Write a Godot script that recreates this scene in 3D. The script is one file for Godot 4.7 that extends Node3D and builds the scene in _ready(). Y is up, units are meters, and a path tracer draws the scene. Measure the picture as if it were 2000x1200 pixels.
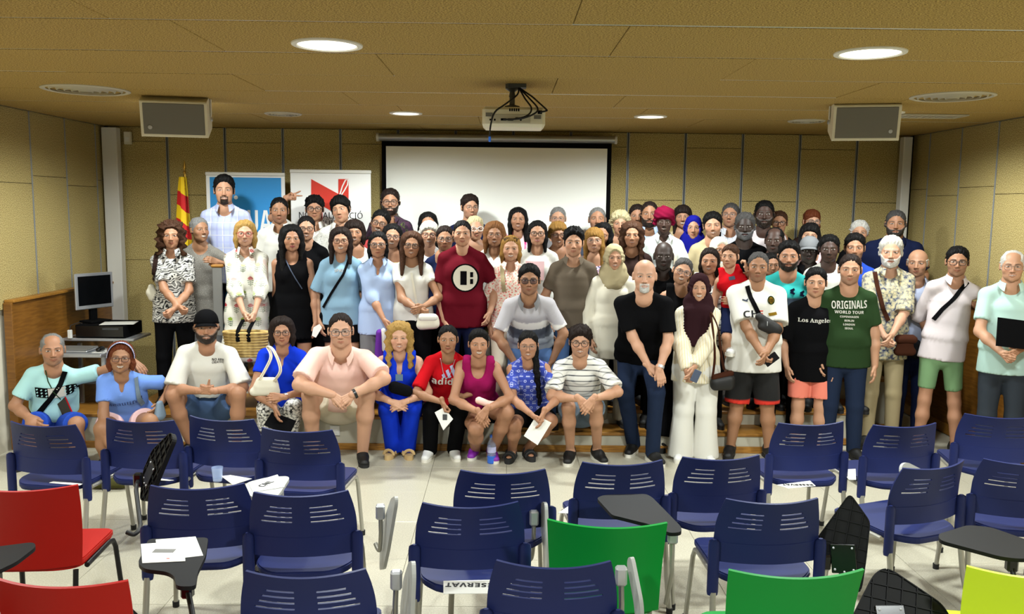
extends Node3D
# A meeting hall with a group portrait on the stage steps. Metres, y up, the hall runs along -z from the camera.

const F := 1650.0                         # focal length in pixels of the 2000 x 1200 frame
const EYE := Vector3(0, 2.1, 0)
const CEIL := 2.89
const WL := -4.17
const WR := 4.27
const BACK := -9.0
const FRONT := 3.2
var CB: Basis
var M := {}
var used := {}
var jobs := []
var results := []
var head_pos := PackedVector3Array()
var head_uv := []
const NU := 66
const NV := 58
var fold: FastNoiseLite
var hand_protos := {}

func ray(x: float, y: float) -> Vector3:
	return CB * Vector3((x - 1000.0) / F, (600.0 - y) / F, -1.0)

func atd(x: float, y: float, d: float) -> Vector3:
	var r := ray(x, y)
	return EYE + r * (d / -r.z)

func aty(x: float, y: float, h: float) -> Vector3:
	var r := ray(x, y)
	return EYE + r * ((h - EYE.y) / r.y)

# ------------------------------------------------------------------ nodes
func numbered(called: String) -> String:
	var k: int = used.get(called, 0)
	used[called] = k + 1
	return called if k == 0 else "%s_%03d" % [called, k]

func thing(called: String, label: String, category: String, at := Vector3.ZERO, turn := 0.0, group := "") -> Node3D:
	var o := Node3D.new()
	o.name = numbered(called)
	add_child(o, true)
	o.position = at
	o.rotation.y = turn
	tag(o, label, category, group)
	return o

func tag(o: Node3D, label: String, category: String, group := "") -> void:
	o.set_meta("label", label)
	o.set_meta("category", category)
	if group != "":
		o.set_meta("group", group)

func put(called: String, mesh: Mesh, material: Material, parent: Node3D, at := Vector3.ZERO) -> MeshInstance3D:
	var o := MeshInstance3D.new()
	o.name = numbered(called) if parent == self else called
	o.mesh = mesh
	if material:
		o.material_override = material
	o.position = at
	parent.add_child(o, true)
	return o

func struct(called: String, mesh: Mesh, material: Material, at := Vector3.ZERO) -> MeshInstance3D:
	var o := put(called, mesh, material, self, at)
	o.set_meta("kind", "structure")
	return o

# ------------------------------------------------------------------ mesh buffer
class MB:
	var v := PackedVector3Array()
	var n := PackedVector3Array()
	var uv := PackedVector2Array()
	var i := PackedInt32Array()

	func vert(p: Vector3, m: Vector3, t := Vector2.ZERO) -> int:
		v.append(p)
		n.append(m)
		uv.append(t)
		return v.size() - 1

	func tri(a: int, b: int, c: int) -> void:
		var g := (v[b] - v[a]).cross(v[c] - v[a])
		if g.dot(n[a] + n[b] + n[c]) > 0.0:
			i.append_array([a, c, b])
		else:
			i.append_array([a, b, c])

	func face(p: Array, normal: Vector3) -> void:
		var s := v.size()
		for q in p:
			vert(q, normal)
		for k in range(1, p.size() - 1):
			tri(s, s + k, s + k + 1)

	func quad(a: Vector3, b: Vector3, c: Vector3, d: Vector3, out: Vector3) -> void:
		var g := (b - a).cross(d - a)
		if g.length_squared() < 1e-14:
			g = (c - b).cross(d - b)
		g = g.normalized()
		if g.dot(out) < 0.0:
			g = -g
		face([a, b, c, d], g)

	# box with chamfered edges
	func box(c: Vector3, s: Vector3, bev := 0.0, b := Basis.IDENTITY) -> void:
		var h := s * 0.5
		var e: float = minf(bev, minf(h.x, minf(h.y, h.z)) * 0.95)
		for ax in 3:
			var u := (ax + 1) % 3
			var w := (ax + 2) % 3
			for sg in [-1.0, 1.0]:
				var pts := []
				for q in [[-1, -1], [1, -1], [1, 1], [-1, 1]]:
					var p := Vector3.ZERO
					p[ax] = h[ax] * sg
					p[u] = (h[u] - e) * q[0]
					p[w] = (h[w] - e) * q[1]
					pts.append(c + b * p)
				var nn := Vector3.ZERO
				nn[ax] = sg
				face(pts, b * nn)
		if e <= 0.0:
			return
		for ax in 3:
			var u := (ax + 1) % 3
			var w := (ax + 2) % 3
			for su in [-1.0, 1.0]:
				for sw in [-1.0, 1.0]:
					var pts := []
					for q in [[-1, 0], [1, 0], [1, 1], [-1, 1]]:
						var p := Vector3.ZERO
						p[ax] = (h[ax] - e) * q[0]
						p[u] = (h[u] if q[1] == 0 else h[u] - e) * su
						p[w] = (h[w] - e if q[1] == 0 else h[w]) * sw
						pts.append(c + b * p)
					var nn := Vector3.ZERO
					nn[u] = su
					nn[w] = sw
					face(pts, (b * nn).normalized())
		for sx in [-1.0, 1.0]:
			for sy in [-1.0, 1.0]:
				for sz in [-1.0, 1.0]:
					var s3 := Vector3(sx, sy, sz)
					var p1 := Vector3(h.x, h.y - e, h.z - e) * s3
					var p2 := Vector3(h.x - e, h.y, h.z - e) * s3
					var p3 := Vector3(h.x - e, h.y - e, h.z) * s3
					face([c + b * p1, c + b * p2, c + b * p3], (b * s3).normalized())

	# swept tube; w flattens it along the side vector when given
	func tube(pts: Array, rad, sides := 10, caps := true, flat := 1.0, hint := Vector3.UP) -> void:
		var m := pts.size()
		var first := v.size()
		for k in m:
			var p: Vector3 = pts[k]
			var d: Vector3 = (pts[mini(k + 1, m - 1)] - pts[maxi(k - 1, 0)]).normalized()
			var sx := d.cross(hint)
			if sx.length() < 0.05:
				sx = d.cross(Vector3(0.3, 0.1, 1.0))
			sx = sx.normalized()
			var sy := sx.cross(d).normalized()
			var r: float = rad[k] if rad is Array else rad
			for j in sides:
				var a := TAU * j / sides
				vert(p + sx * cos(a) * r + sy * sin(a) * r * flat, (sx * cos(a) * flat + sy * sin(a)).normalized(), Vector2(float(j) / sides, k))
		for k in m - 1:
			for j in sides:
				var a := first + k * sides + j
				var b := first + k * sides + (j + 1) % sides
				tri(a, b, a + sides)
				tri(b, b + sides, a + sides)
		if caps:
			for e in [0, m - 1]:
				var d: Vector3 = (pts[0] - pts[1]).normalized() if e == 0 else (pts[m - 1] - pts[m - 2]).normalized()
				var ring := []
				for j in sides:
					ring.append(v[first + e * sides + j])
				face(ring, d)

	# lathe round y: profile of Vector2(radius, height)
	func lathe(prof: Array, sides := 24, at := Vector3.ZERO, b := Basis.IDENTITY) -> void:
		for k in prof.size() - 1:
			var p: Vector2 = prof[k]
			var q: Vector2 = prof[k + 1]
			var t := (q - p)
			if t.length() < 1e-6:
				continue
			var nn := Vector2(t.y, -t.x).normalized()
			var s := v.size()
			for j in sides + 1:
				var a := TAU * j / sides
				var dir := Vector3(cos(a), 0, sin(a))
				var m := b * (dir * nn.x + Vector3.UP * nn.y)
				vert(at + b * (dir * p.x + Vector3.UP * p.y), m)
				vert(at + b * (dir * q.x + Vector3.UP * q.y), m)
			for j in sides:
				var a := s + j * 2
				tri(a, a + 1, a + 2)
				tri(a + 1, a + 3, a + 2)

	# prism of a polygon in the xz plane between y0 and y1, through a transform
	func prism(poly: PackedVector2Array, y0: float, y1: float, t := Transform3D.IDENTITY) -> void:
		var idx := Geometry2D.triangulate_polygon(poly)
		for sg in [0, 1]:
			var y := y0 if sg == 0 else y1
			var nn := t.basis * (Vector3.DOWN if sg == 0 else Vector3.UP)
			var s := v.size()
			for p in poly:
				vert(t * Vector3(p.x, y, p.y), nn.normalized(), p)
			for k in range(0, idx.size(), 3):
				tri(s + idx[k], s + idx[k + 1], s + idx[k + 2])
		var area := 0.0
		for k in poly.size():
			var p := poly[k]
			var q := poly[(k + 1) % poly.size()]
			area += p.cross(q)
		for k in poly.size():
			var p := poly[k]
			var q := poly[(k + 1) % poly.size()]
			var e := (q - p).normalized()
			var o := Vector2(e.y, -e.x) * (1.0 if area > 0.0 else -1.0)
			face([t * Vector3(p.x, y0, p.y), t * Vector3(q.x, y0, q.y), t * Vector3(q.x, y1, q.y), t * Vector3(p.x, y1, p.y)], (t.basis * Vector3(o.x, 0, o.y)).normalized())

	func done() -> ArrayMesh:
		var a := []
		a.resize(Mesh.ARRAY_MAX)
		a[Mesh.ARRAY_VERTEX] = v
		a[Mesh.ARRAY_NORMAL] = n
		a[Mesh.ARRAY_TEX_UV] = uv
		a[Mesh.ARRAY_INDEX] = i
		var m := ArrayMesh.new()
		m.add_surface_from_arrays(Mesh.PRIMITIVE_TRIANGLES, a)
		return m

func round_rect(w: float, d: float, r: float, seg := 4) -> PackedVector2Array:
	var out := PackedVector2Array()
	for q in [[1, 1, 0.0], [-1, 1, 0.5], [-1, -1, 1.0], [1, -1, 1.5]]:
		for k in seg + 1:
			var a: float = PI * (q[2] + 0.5 * k / seg)
			out.append(Vector2(q[0] * (w * 0.5 - r) + cos(a) * r, q[1] * (d * 0.5 - r) + sin(a) * r))
	return out

func round_poly(pts: Array, r: float, seg := 4) -> PackedVector2Array:
	var out := PackedVector2Array()
	var m := pts.size()
	for k in m:
		var p: Vector2 = pts[k]
		var a: Vector2 = pts[(k + m - 1) % m]
		var b: Vector2 = pts[(k + 1) % m]
		var ra := minf(r, p.distance_to(a) * 0.45)
		var rb := minf(r, p.distance_to(b) * 0.45)
		var p0 := p + (a - p).normalized() * ra
		var p1 := p + (b - p).normalized() * rb
		for s in seg + 1:
			var t := float(s) / seg
			out.append(p0.lerp(p, t).lerp(p.lerp(p1, t), t))
	return out

func arrays_mesh(r: Array) -> ArrayMesh:
	var a := []
	a.resize(Mesh.ARRAY_MAX)
	a[Mesh.ARRAY_VERTEX] = r[0]
	a[Mesh.ARRAY_NORMAL] = r[1]
	a[Mesh.ARRAY_INDEX] = r[2]
	if r.size() > 3:
		a[Mesh.ARRAY_COLOR] = r[3]
	var m := ArrayMesh.new()
	m.add_surface_from_arrays(Mesh.PRIMITIVE_TRIANGLES, a)
	return m

# ------------------------------------------------------------------ soft bodies: tapered capsules joined by a smooth minimum, meshed as surface nets
# bone: [a, b, ra, rb, side, flat, cap]; flat < 1 widens along side; cap bit 1: cut flat at b, bit 2: cut flat at a
func bone(a: Vector3, b: Vector3, ra: float, rb: float, side := Vector3.RIGHT, flat := 1.0, cap := 0) -> Array:
	return [a, b, ra, rb, side, flat, cap]

func one_bone(q: Array, p: Vector3) -> float:
	var a: Vector3 = q[0]
	var ba: Vector3 = q[1] - a
	var l2 := maxf(ba.length_squared(), 1e-9)
	var pa := p - a
	var u := pa.dot(ba) / l2
	var t := clampf(u, 0.0, 1.0)
	var w := pa - ba * t
	var fl: float = q[5]
	if fl < 1.0:
		var sd: Vector3 = q[4]
		w -= sd * (w.dot(sd) * (1.0 - fl))
	var d: float = w.length() - (q[2] + (q[3] - q[2]) * t)
	var cap: int = q[6]
	if cap & 1:
		d = maxf(d, (u - 1.0) * sqrt(l2))
	if cap & 2:
		d = maxf(d, -u * sqrt(l2))
	return d

func field_at(bones: Array, k: float, p: Vector3) -> float:
	var f := 10.0
	for q in bones:
		var d := one_bone(q, p)
		var h := k - absf(d - f)
		f = minf(d, f) - (h * h * 0.25 / k if h > 0.0 else 0.0)
	return f

func nets(bones: Array, subs: Array, k: float, cell: float) -> Array:
	var lo := Vector3(1e6, 1e6, 1e6)
	var hi := -lo
	for q in bones:
		var e0: float = q[2] / q[5]
		var e1: float = q[3] / q[5]
		lo = lo.min(q[0] - Vector3(e0, e0, e0)).min(q[1] - Vector3(e1, e1, e1))
		hi = hi.max(q[0] + Vector3(e0, e0, e0)).max(q[1] + Vector3(e1, e1, e1))
	var pad := Vector3.ONE * (cell * 2.0 + k * 0.3)
	lo -= pad
	hi += pad
	var nx := int((hi.x - lo.x) / cell) + 2
	var ny := int((hi.y - lo.y) / cell) + 2
	var nz := int((hi.z - lo.z) / cell) + 2
	var fld := PackedFloat32Array()
	fld.resize(nx * ny * nz)
	fld.fill(10.0)
	var nxy := nx * ny
	for pass_no in 2:
		for q in (bones if pass_no == 0 else subs):
			var a: Vector3 = q[0]
			var b: Vector3 = q[1]
			var ba := b - a
			var l2 := maxf(ba.length_squared(), 1e-9)
			var il := 1.0 / l2
			var ln := sqrt(l2)
			var ra: float = q[2]
			var dr: float = q[3] - ra
			var sd: Vector3 = q[4]
			var fl: float = 1.0 - q[5]
			var cap: int = q[6]
			var far := k + cell * 1.5
			var ea: float = q[2] / q[5] + far
			var eb: float = q[3] / q[5] + far
			var l := a.min(b)
			var l_a := a - Vector3(ea, ea, ea)
			var l_b := b - Vector3(eb, eb, eb)
			var h_a := a + Vector3(ea, ea, ea)
			var h_b := b + Vector3(eb, eb, eb)
			l = l_a.min(l_b)
			var h3 := h_a.max(h_b)
			var x0 := maxi(int((l.x - lo.x) / cell), 0)
			var x1 := mini(int((h3.x - lo.x) / cell) + 1, nx - 1)
			var y0 := maxi(int((l.y - lo.y) / cell), 0)
			var y1 := mini(int((h3.y - lo.y) / cell) + 1, ny - 1)
			var z0 := maxi(int((l.z - lo.z) / cell), 0)
			var z1 := mini(int((h3.z - lo.z) / cell) + 1, nz - 1)
			for z in range(z0, z1 + 1):
				for y in range(y0, y1 + 1):
					var at := z * nxy + y * nx + x0
					var pa := lo + Vector3(x0 * cell, y * cell, z * cell) - a
					for x in range(x0, x1 + 1):
						var u := pa.dot(ba) * il
						var t := clampf(u, 0.0, 1.0)
						var w := pa - ba * t
						if fl > 0.0:
							w -= sd * (w.dot(sd) * fl)
						var d := w.length() - ra - dr * t
						if cap:
							if cap & 1:
								d = maxf(d, (u - 1.0) * ln)
							if cap & 2:
								d = maxf(d, -u * ln)
						var f := fld[at]
						if pass_no == 0:
							var h := k - absf(d - f)
							if h > 0.0:
								fld[at] = minf(d, f) - h * h * 0.25 / k
							elif d < f:
								fld[at] = d
						elif -d > f:
							fld[at] = -d
						at += 1
						pa.x += cell
	# vertices
	var vs := PackedVector3Array()
	var ns := PackedVector3Array()
	var ix := PackedInt32Array()
	var id := PackedInt32Array()
	id.resize(nx * ny * nz)
	id.fill(-1)
	for z in nz - 1:
		for y in ny - 1:
			var at := z * nxy + y * nx
			for x in nx - 1:
				var f0 := fld[at]
				if f0 > 4.0:
					at += 1
					continue
				var s0 := f0 < 0.0
				var f1 := fld[at + 1]
				var f2 := fld[at + nx]
				var f3 := fld[at + nx + 1]
				var f4 := fld[at + nxy]
				var f5 := fld[at + nxy + 1]
				var f6 := fld[at + nxy + nx]
				var f7 := fld[at + nxy + nx + 1]
				if (f1 < 0.0) == s0 and (f2 < 0.0) == s0 and (f3 < 0.0) == s0 and (f4 < 0.0) == s0 and (f5 < 0.0) == s0 and (f6 < 0.0) == s0 and (f7 < 0.0) == s0:
					at += 1
					continue
				var g := Vector3.ZERO
				var c := 0
				if (f0 < 0.0) != (f1 < 0.0):
					g.x += f0 / (f0 - f1)
					c += 1
				if (f2 < 0.0) != (f3 < 0.0):
					g += Vector3(f2 / (f2 - f3), 1, 0)
					c += 1
				if (f4 < 0.0) != (f5 < 0.0):
					g += Vector3(f4 / (f4 - f5), 0, 1)
					c += 1
				if (f6 < 0.0) != (f7 < 0.0):
					g += Vector3(f6 / (f6 - f7), 1, 1)
					c += 1
				if (f0 < 0.0) != (f2 < 0.0):
					g.y += f0 / (f0 - f2)
					c += 1
				if (f1 < 0.0) != (f3 < 0.0):
					g += Vector3(1, f1 / (f1 - f3), 0)
					c += 1
				if (f4 < 0.0) != (f6 < 0.0):
					g += Vector3(0, f4 / (f4 - f6), 1)
					c += 1
				if (f5 < 0.0) != (f7 < 0.0):
					g += Vector3(1, f5 / (f5 - f7), 1)
					c += 1
				if (f0 < 0.0) != (f4 < 0.0):
					g.z += f0 / (f0 - f4)
					c += 1
				if (f1 < 0.0) != (f5 < 0.0):
					g += Vector3(1, 0, f1 / (f1 - f5))
					c += 1
				if (f2 < 0.0) != (f6 < 0.0):
					g += Vector3(0, 1, f2 / (f2 - f6))
					c += 1
				if (f3 < 0.0) != (f7 < 0.0):
					g += Vector3(1, 1, f3 / (f3 - f7))
					c += 1
				id[at] = vs.size()
				vs.append(lo + (Vector3(x, y, z) + g / c) * cell)
				ns.append(Vector3(f1 + f3 + f5 + f7 - f0 - f2 - f4 - f6, f2 + f3 + f6 + f7 - f0 - f1 - f4 - f5, f4 + f5 + f6 + f7 - f0 - f1 - f2 - f3).normalized())
				at += 1
	for z in range(1, nz - 1):
		for y in range(1, ny - 1):
			var at := z * nxy + y * nx + 1
			for x in range(1, nx - 1):
				if id[at] < 0:
					at += 1
					continue
				var s := fld[at] < 0.0
				if (fld[at + 1] < 0.0) != s:
					var a := id[at]
					var b := id[at - nx]
					var c := id[at - nx - nxy]
					var d := id[at - nxy]
					if s:
						ix.append_array([a, c, b, a, d, c])
					else:
						ix.append_array([a, b, c, a, c, d])
				if (fld[at + nx] < 0.0) != s:
					var a := id[at]
					var b := id[at - 1]
					var c := id[at - 1 - nxy]
					var d := id[at - nxy]
					if s:
						ix.append_array([a, b, c, a, c, d])
					else:
						ix.append_array([a, c, b, a, d, c])
				if (fld[at + nxy] < 0.0) != s:
					var a := id[at]
					var b := id[at - 1]
					var c := id[at - 1 - nx]
					var d := id[at - nx]
					if s:
						ix.append_array([a, c, b, a, d, c])
					else:
						ix.append_array([a, b, c, a, c, d])
				at += 1
	return [vs, ns, ix]

# ------------------------------------------------------------------ head
func ell(p: Vector3, c: Vector3, r: Vector3) -> float:
	var q := (p - c) / r
	var l := q.length()
	return (l - 1.0) * minf(r.x, minf(r.y, r.z)) if l < 1e-4 else l * (l - 1.0) / (q / r).length()

func smin(a: float, b: float, k: float) -> float:
	var h := maxf(k - absf(a - b), 0.0)
	return minf(a, b) - h * h * 0.25 / k

func cap_d(p: Vector3, a: Vector3, b: Vector3, ra: float, rb: float) -> float:
	var ba := b - a
	var t := clampf((p - a).dot(ba) / ba.length_squared(), 0.0, 1.0)
	return (p - a - ba * t).length() - ra - (rb - ra) * t

func head_field(p: Vector3) -> float:
	var m := Vector3(absf(p.x), p.y, p.z)
	var d := ell(p, Vector3(0, 0.026, -0.014), Vector3(0.0775, 0.087, 0.094))
	d = smin(d, ell(p, Vector3(0, -0.035, 0.020), Vector3(0.0645, 0.078, 0.066)), 0.03)
	d = smin(d, ell(p, Vector3(0, -0.076, 0.026), Vector3(0.051, 0.036, 0.046)), 0.02)
	d = smin(d, (p - Vector3(0, -0.099, 0.058)).length() - 0.015, 0.02)
	d = smin(d, (m - Vector3(0.043, -0.028, 0.048)).length() - 0.022, 0.02)
	d = smin(d, cap_d(m, Vector3(0.010, 0.017, 0.078), Vector3(0.042, 0.016, 0.066), 0.009, 0.008), 0.015)
	d = maxf(d, 0.0085 - (m - Vector3(0.031, -0.001, 0.095)).length() + 0.009)
	d = smin(d, ell(m, Vector3(0.031, -0.001, 0.069), Vector3(0.0165, 0.011, 0.013)), 0.004)
	d = smin(d, cap_d(p, Vector3(0, 0.008, 0.080), Vector3(0, -0.034, 0.101), 0.0075, 0.0105), 0.012)
	d = smin(d, (m - Vector3(0.0115, -0.037, 0.090)).length() - 0.0085, 0.006)
	d = smin(d, cap_d(m, Vector3(0, -0.060, 0.0835), Vector3(0.020, -0.063, 0.075), 0.0065, 0.004), 0.005)
	d = smin(d, cap_d(m, Vector3(0, -0.0715, 0.0815), Vector3(0.017, -0.068, 0.074), 0.0075, 0.004), 0.005)
	d = smin(d, ell(m, Vector3(0.081, -0.006, -0.008), Vector3(0.0085, 0.031, 0.017)), 0.008)
	return d

func build_head() -> void:
	var dirs := PackedVector3Array()
	for r in NV:
		var t := float(r) / (NV - 1)
		var el: float
		if t < 0.10:
			el = lerpf(-90.0, -62.0, t / 0.10)
		elif t < 0.78:
			el = lerpf(-62.0, 24.0, (t - 0.10) / 0.68)
		else:
			el = lerpf(24.0, 90.0, (t - 0.78) / 0.22)
		var e := deg_to_rad(el)
		for c in NU:
			var th := TAU * (float(c) / NU - 0.5)
			th -= 0.52 * sin(th)
			dirs.append(Vector3(sin(th) * cos(e), sin(e), cos(th) * cos(e)))
	head_pos.resize(dirs.size())
	var gid := WorkerThreadPool.add_group_task(_head_row.bind(dirs), NV, -1, true)
	WorkerThreadPool.wait_for_group_task_completion(gid)
	for r in NV:
		for c in NU:
			head_pos[r * NU + c] = head_rows[r][c]

var head_rows := {}
var lock := Mutex.new()
func _head_row(r: int, dirs: PackedVector3Array) -> void:
	var out := PackedVector3Array()
	for c in NU:
		var d := dirs[r * NU + c]
		var o := Vector3(0, -0.006, 0)
		var t := 0.145
		while t > 0.03 and head_field(o + d * t) > 0.0:
			t -= maxf(0.0015, head_field(o + d * t) * 0.55)
		var lo_t := t
		var hi_t := t + 0.004
		for s in 5:
			var mid := (lo_t + hi_t) * 0.5
			if head_field(o + d * mid) > 0.0:
				hi_t = mid
			else:
				lo_t = mid
		out.append(o + d * lo_t)
	lock.lock()
	head_rows[r] = out
	lock.unlock()

func sstep(a: float, b: float, x: float) -> float:
	var t := clampf((x - a) / (b - a), 0.0, 1.0)
	return t * t * (3.0 - 2.0 * t)

func hairline(z: float, fh: float, nape: float) -> float:
	if z > 0.034:
		return lerpf(0.014, fh, sstep(0.030, 0.080, z))
	if z > 0.012:
		return lerpf(-0.030, 0.014, (z - 0.012) / 0.022)
	if z > -0.03:
		return -0.030
	return lerpf(nape, -0.030, clampf((z + 0.09) / 0.06, 0.0, 1.0))

func beard_mask(p: Vector3, full: float) -> float:
	var ax := absf(p.x)
	if p.z < -0.005:
		return 0.0
	var cheek := -0.046 + 0.9 * maxf(0.0, ax - 0.040) + (0.5 * maxf(0.0, ax - 0.058))
	var m := 1.0 - sstep(cheek - 0.008, cheek + 0.002, p.y)
	if ax < 0.03:
		m = 1.0 - sstep(-0.053, -0.047, p.y)
	if full < 0.75:                                     # goatee only
		m *= 1.0 - sstep(0.026, 0.036, ax)
	var lip := sqrt(pow(p.x / 0.023, 2.0) + pow((p.y + 0.066) / 0.0085, 2.0))
	m *= sstep(0.9, 1.15, lip)
	return m

# the skin of one head: positions in head space and linear colours
func make_head(s: Dictionary) -> Array:
	var pos := PackedVector3Array()
	var col := PackedColorArray()
	var sk: Color = s.skin
	var fem: bool = s.sex == "f"
	var hc: Color = s.get("brow", Color(0.02, 0.013, 0.009))
	var lipc: Color = s.get("lip", Color(sk.r * 0.80, sk.g * 0.50, sk.b * 0.52))
	var smile: float = s.get("smile", 0.5)
	var beard: float = s.get("beard", 0.0)              # 0 none, 0.5 goatee, 1 full
	var bcol: Color = s.get("beard_color", hc)
	var bth: float = s.get("beard_thick", 0.006)
	var stub: float = s.get("stubble", 0.0 if fem else 0.22)
	var wide: float = s.get("wide", 1.0)
	var jaw: float = s.get("jaw", 0.0 if fem else 0.05)
	var long: float = s.get("long", 1.0)
	var nose: float = s.get("nose", 0.0)
	var dark := sk.get_luminance() < 0.09
	var eyeh := 0.0050 - 0.0012 * maxf(0.0, smile - 0.4)
	for p in head_pos:
		var q := p
		var w: float = wide + jaw * sstep(-0.01, -0.08, p.y) + s.get("cheek", 0.0) * sstep(0.01, -0.04, p.y)
		q.x *= w
		q.y *= long
		if p.z > 0.085 and p.y < 0.01 and p.y > -0.05:
			q.z += nose * (p.z - 0.085)
		var c := sk
		var ax := absf(p.x)
		if p.z > 0.0:
			var bm := 0.0
			if beard > 0.0:
				bm = beard_mask(p, beard)
				q += (p - Vector3(0, -0.02, 0)).normalized() * bth * bm * (0.8 + 0.35 * fold.get_noise_3dv(p * 900.0))
			elif stub > 0.0:
				c = c.lerp(Color(0.05, 0.045, 0.045), beard_mask(p, 1.0) * stub)
			if p.z > 0.045:
				# cheeks and nose a touch redder, real skin
				var rosy := exp(-(pow((ax - 0.040) / 0.016, 2.0) + pow((p.y + 0.030) / 0.014, 2.0))) + 0.7 * exp(-(pow(p.x / 0.012, 2.0) + pow((p.y + 0.034) / 0.010, 2.0)))
				if not dark:
					c = c.lerp(Color(sk.r * 1.02, sk.g * 0.72, sk.b * 0.70), 0.45 * rosy * (1.0 - bm))
				# brows
				var by := 0.0205 - pow((ax - 0.034) / 0.022, 2.0) * 0.0045
				var bw := (0.0026 if fem else 0.0036) * (1.0 - 0.5 * sstep(0.034, 0.054, ax))
				if s.get("brows", true):
					c = c.lerp(hc, 0.85 * (1.0 - sstep(bw * 0.6, bw * 1.6, absf(p.y - by))) * sstep(0.009, 0.014, ax) * (1.0 - sstep(0.048, 0.056, ax)))
				# eyes
				var dx := (ax - 0.031) / 0.0155
				var dy := (p.y - 0.0005 + dx * dx * 0.0008) / eyeh
				var e := dx * dx + dy * dy
				if e < 2.3:
					if e < 1.0:
						var ir := sqrt(pow(ax - 0.031 + (0.001 if p.x > 0 else 0.0), 2.0) + pow(p.y - 0.0008, 2.0))
						c = Color(0.42, 0.38, 0.35).lerp(s.get("iris", Color(0.03, 0.018, 0.01)), 1.0 - sstep(0.0062, 0.0078, ir))
						if smile > 0.75:
							c = c.lerp(Color(0.10, 0.06, 0.04), 0.45)
					else:
						var lash := 0.85 if fem else 0.6
						c = c.lerp(Color(0.02, 0.012, 0.008), lash * (1.0 - sstep(1.0, 2.1, e)) * (1.0 if dy > 0.0 else 0.45))
				# mouth
				var y0 := -0.0662 + smile * 0.0075 * pow(p.x / 0.024, 2.0)
				var hw := 0.0215 + 0.006 * smile
				var lx := pow(p.x / hw, 2.0)
				if lx < 1.0 and p.y < -0.045:
					var k := sqrt(1.0 - lx)
					var dyl := p.y - y0
					var up := 0.0072 * k * (1.0 - 0.25 * exp(-pow(p.x / 0.005, 2.0)))
					var dn := 0.0100 * k
					var inside := (1.0 - sstep(up * 0.8, up * 1.15 + 0.0006, dyl)) if dyl > 0.0 else (1.0 - sstep(dn * 0.8, dn * 1.15 + 0.0006, -dyl))
					c = c.lerp(lipc, inside * (0.9 if fem else 0.7))
					if smile > 0.62:
						var th := 0.0048 * k * (smile - 0.3) / 0.6
						if absf(dyl) < th and lx < 0.72:
							c = Color(0.42, 0.38, 0.33)
						elif absf(dyl) < th + 0.0012 and lx < 0.85:
							c = c.lerp(Color(0.10, 0.03, 0.025), 0.5)
					else:
						c = c.lerp(Color(0.08, 0.025, 0.02), 0.75 * (1.0 - sstep(0.0007, 0.0019, absf(dyl))))
				if pow((ax - 0.0075) / 0.0042, 2.0) + pow((p.y + 0.0445) / 0.0026, 2.0) < 1.0 and p.z > 0.08:
					c = c.lerp(Color(0.05, 0.02, 0.015), 0.7)
			if bm > 0.0:
				var mix := fold.get_noise_3dv(p * 1500.0) * 0.3 + 0.92
				c = c.lerp(bcol * mix, bm)
		c.a = 1.0
		pos.append(q)
		col.append(c)
	return [pos, col]

func grid_normals(pos: PackedVector3Array) -> PackedVector3Array:
	var out := PackedVector3Array()
	out.resize(pos.size())
	for r in NV:
		for c in NU:
			var a := pos[r * NU + (c + 1) % NU] - pos[r * NU + (c + NU - 1) % NU]
			var b := pos[mini(r + 1, NV - 1) * NU + c] - pos[maxi(r - 1, 0) * NU + c]
			var n := a.cross(b)
			if r == 0:
				n = Vector3.DOWN
			elif r == NV - 1:
				n = Vector3.UP
			out[r * NU + c] = n.normalized()
	return out

func grid_index(keep: PackedByteArray) -> PackedInt32Array:
	var ix := PackedInt32Array()
	var all := keep.is_empty()
	for r in NV - 1:
		for c in NU:
			var a := r * NU + c
			var b := r * NU + (c + 1) % NU
			var d := a + NU
			var e := b + NU
			if all or keep[a] + keep[b] + keep[d] + keep[e] > 0:
				ix.append_array([a, e, b, a, d, e])
	return ix

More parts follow.
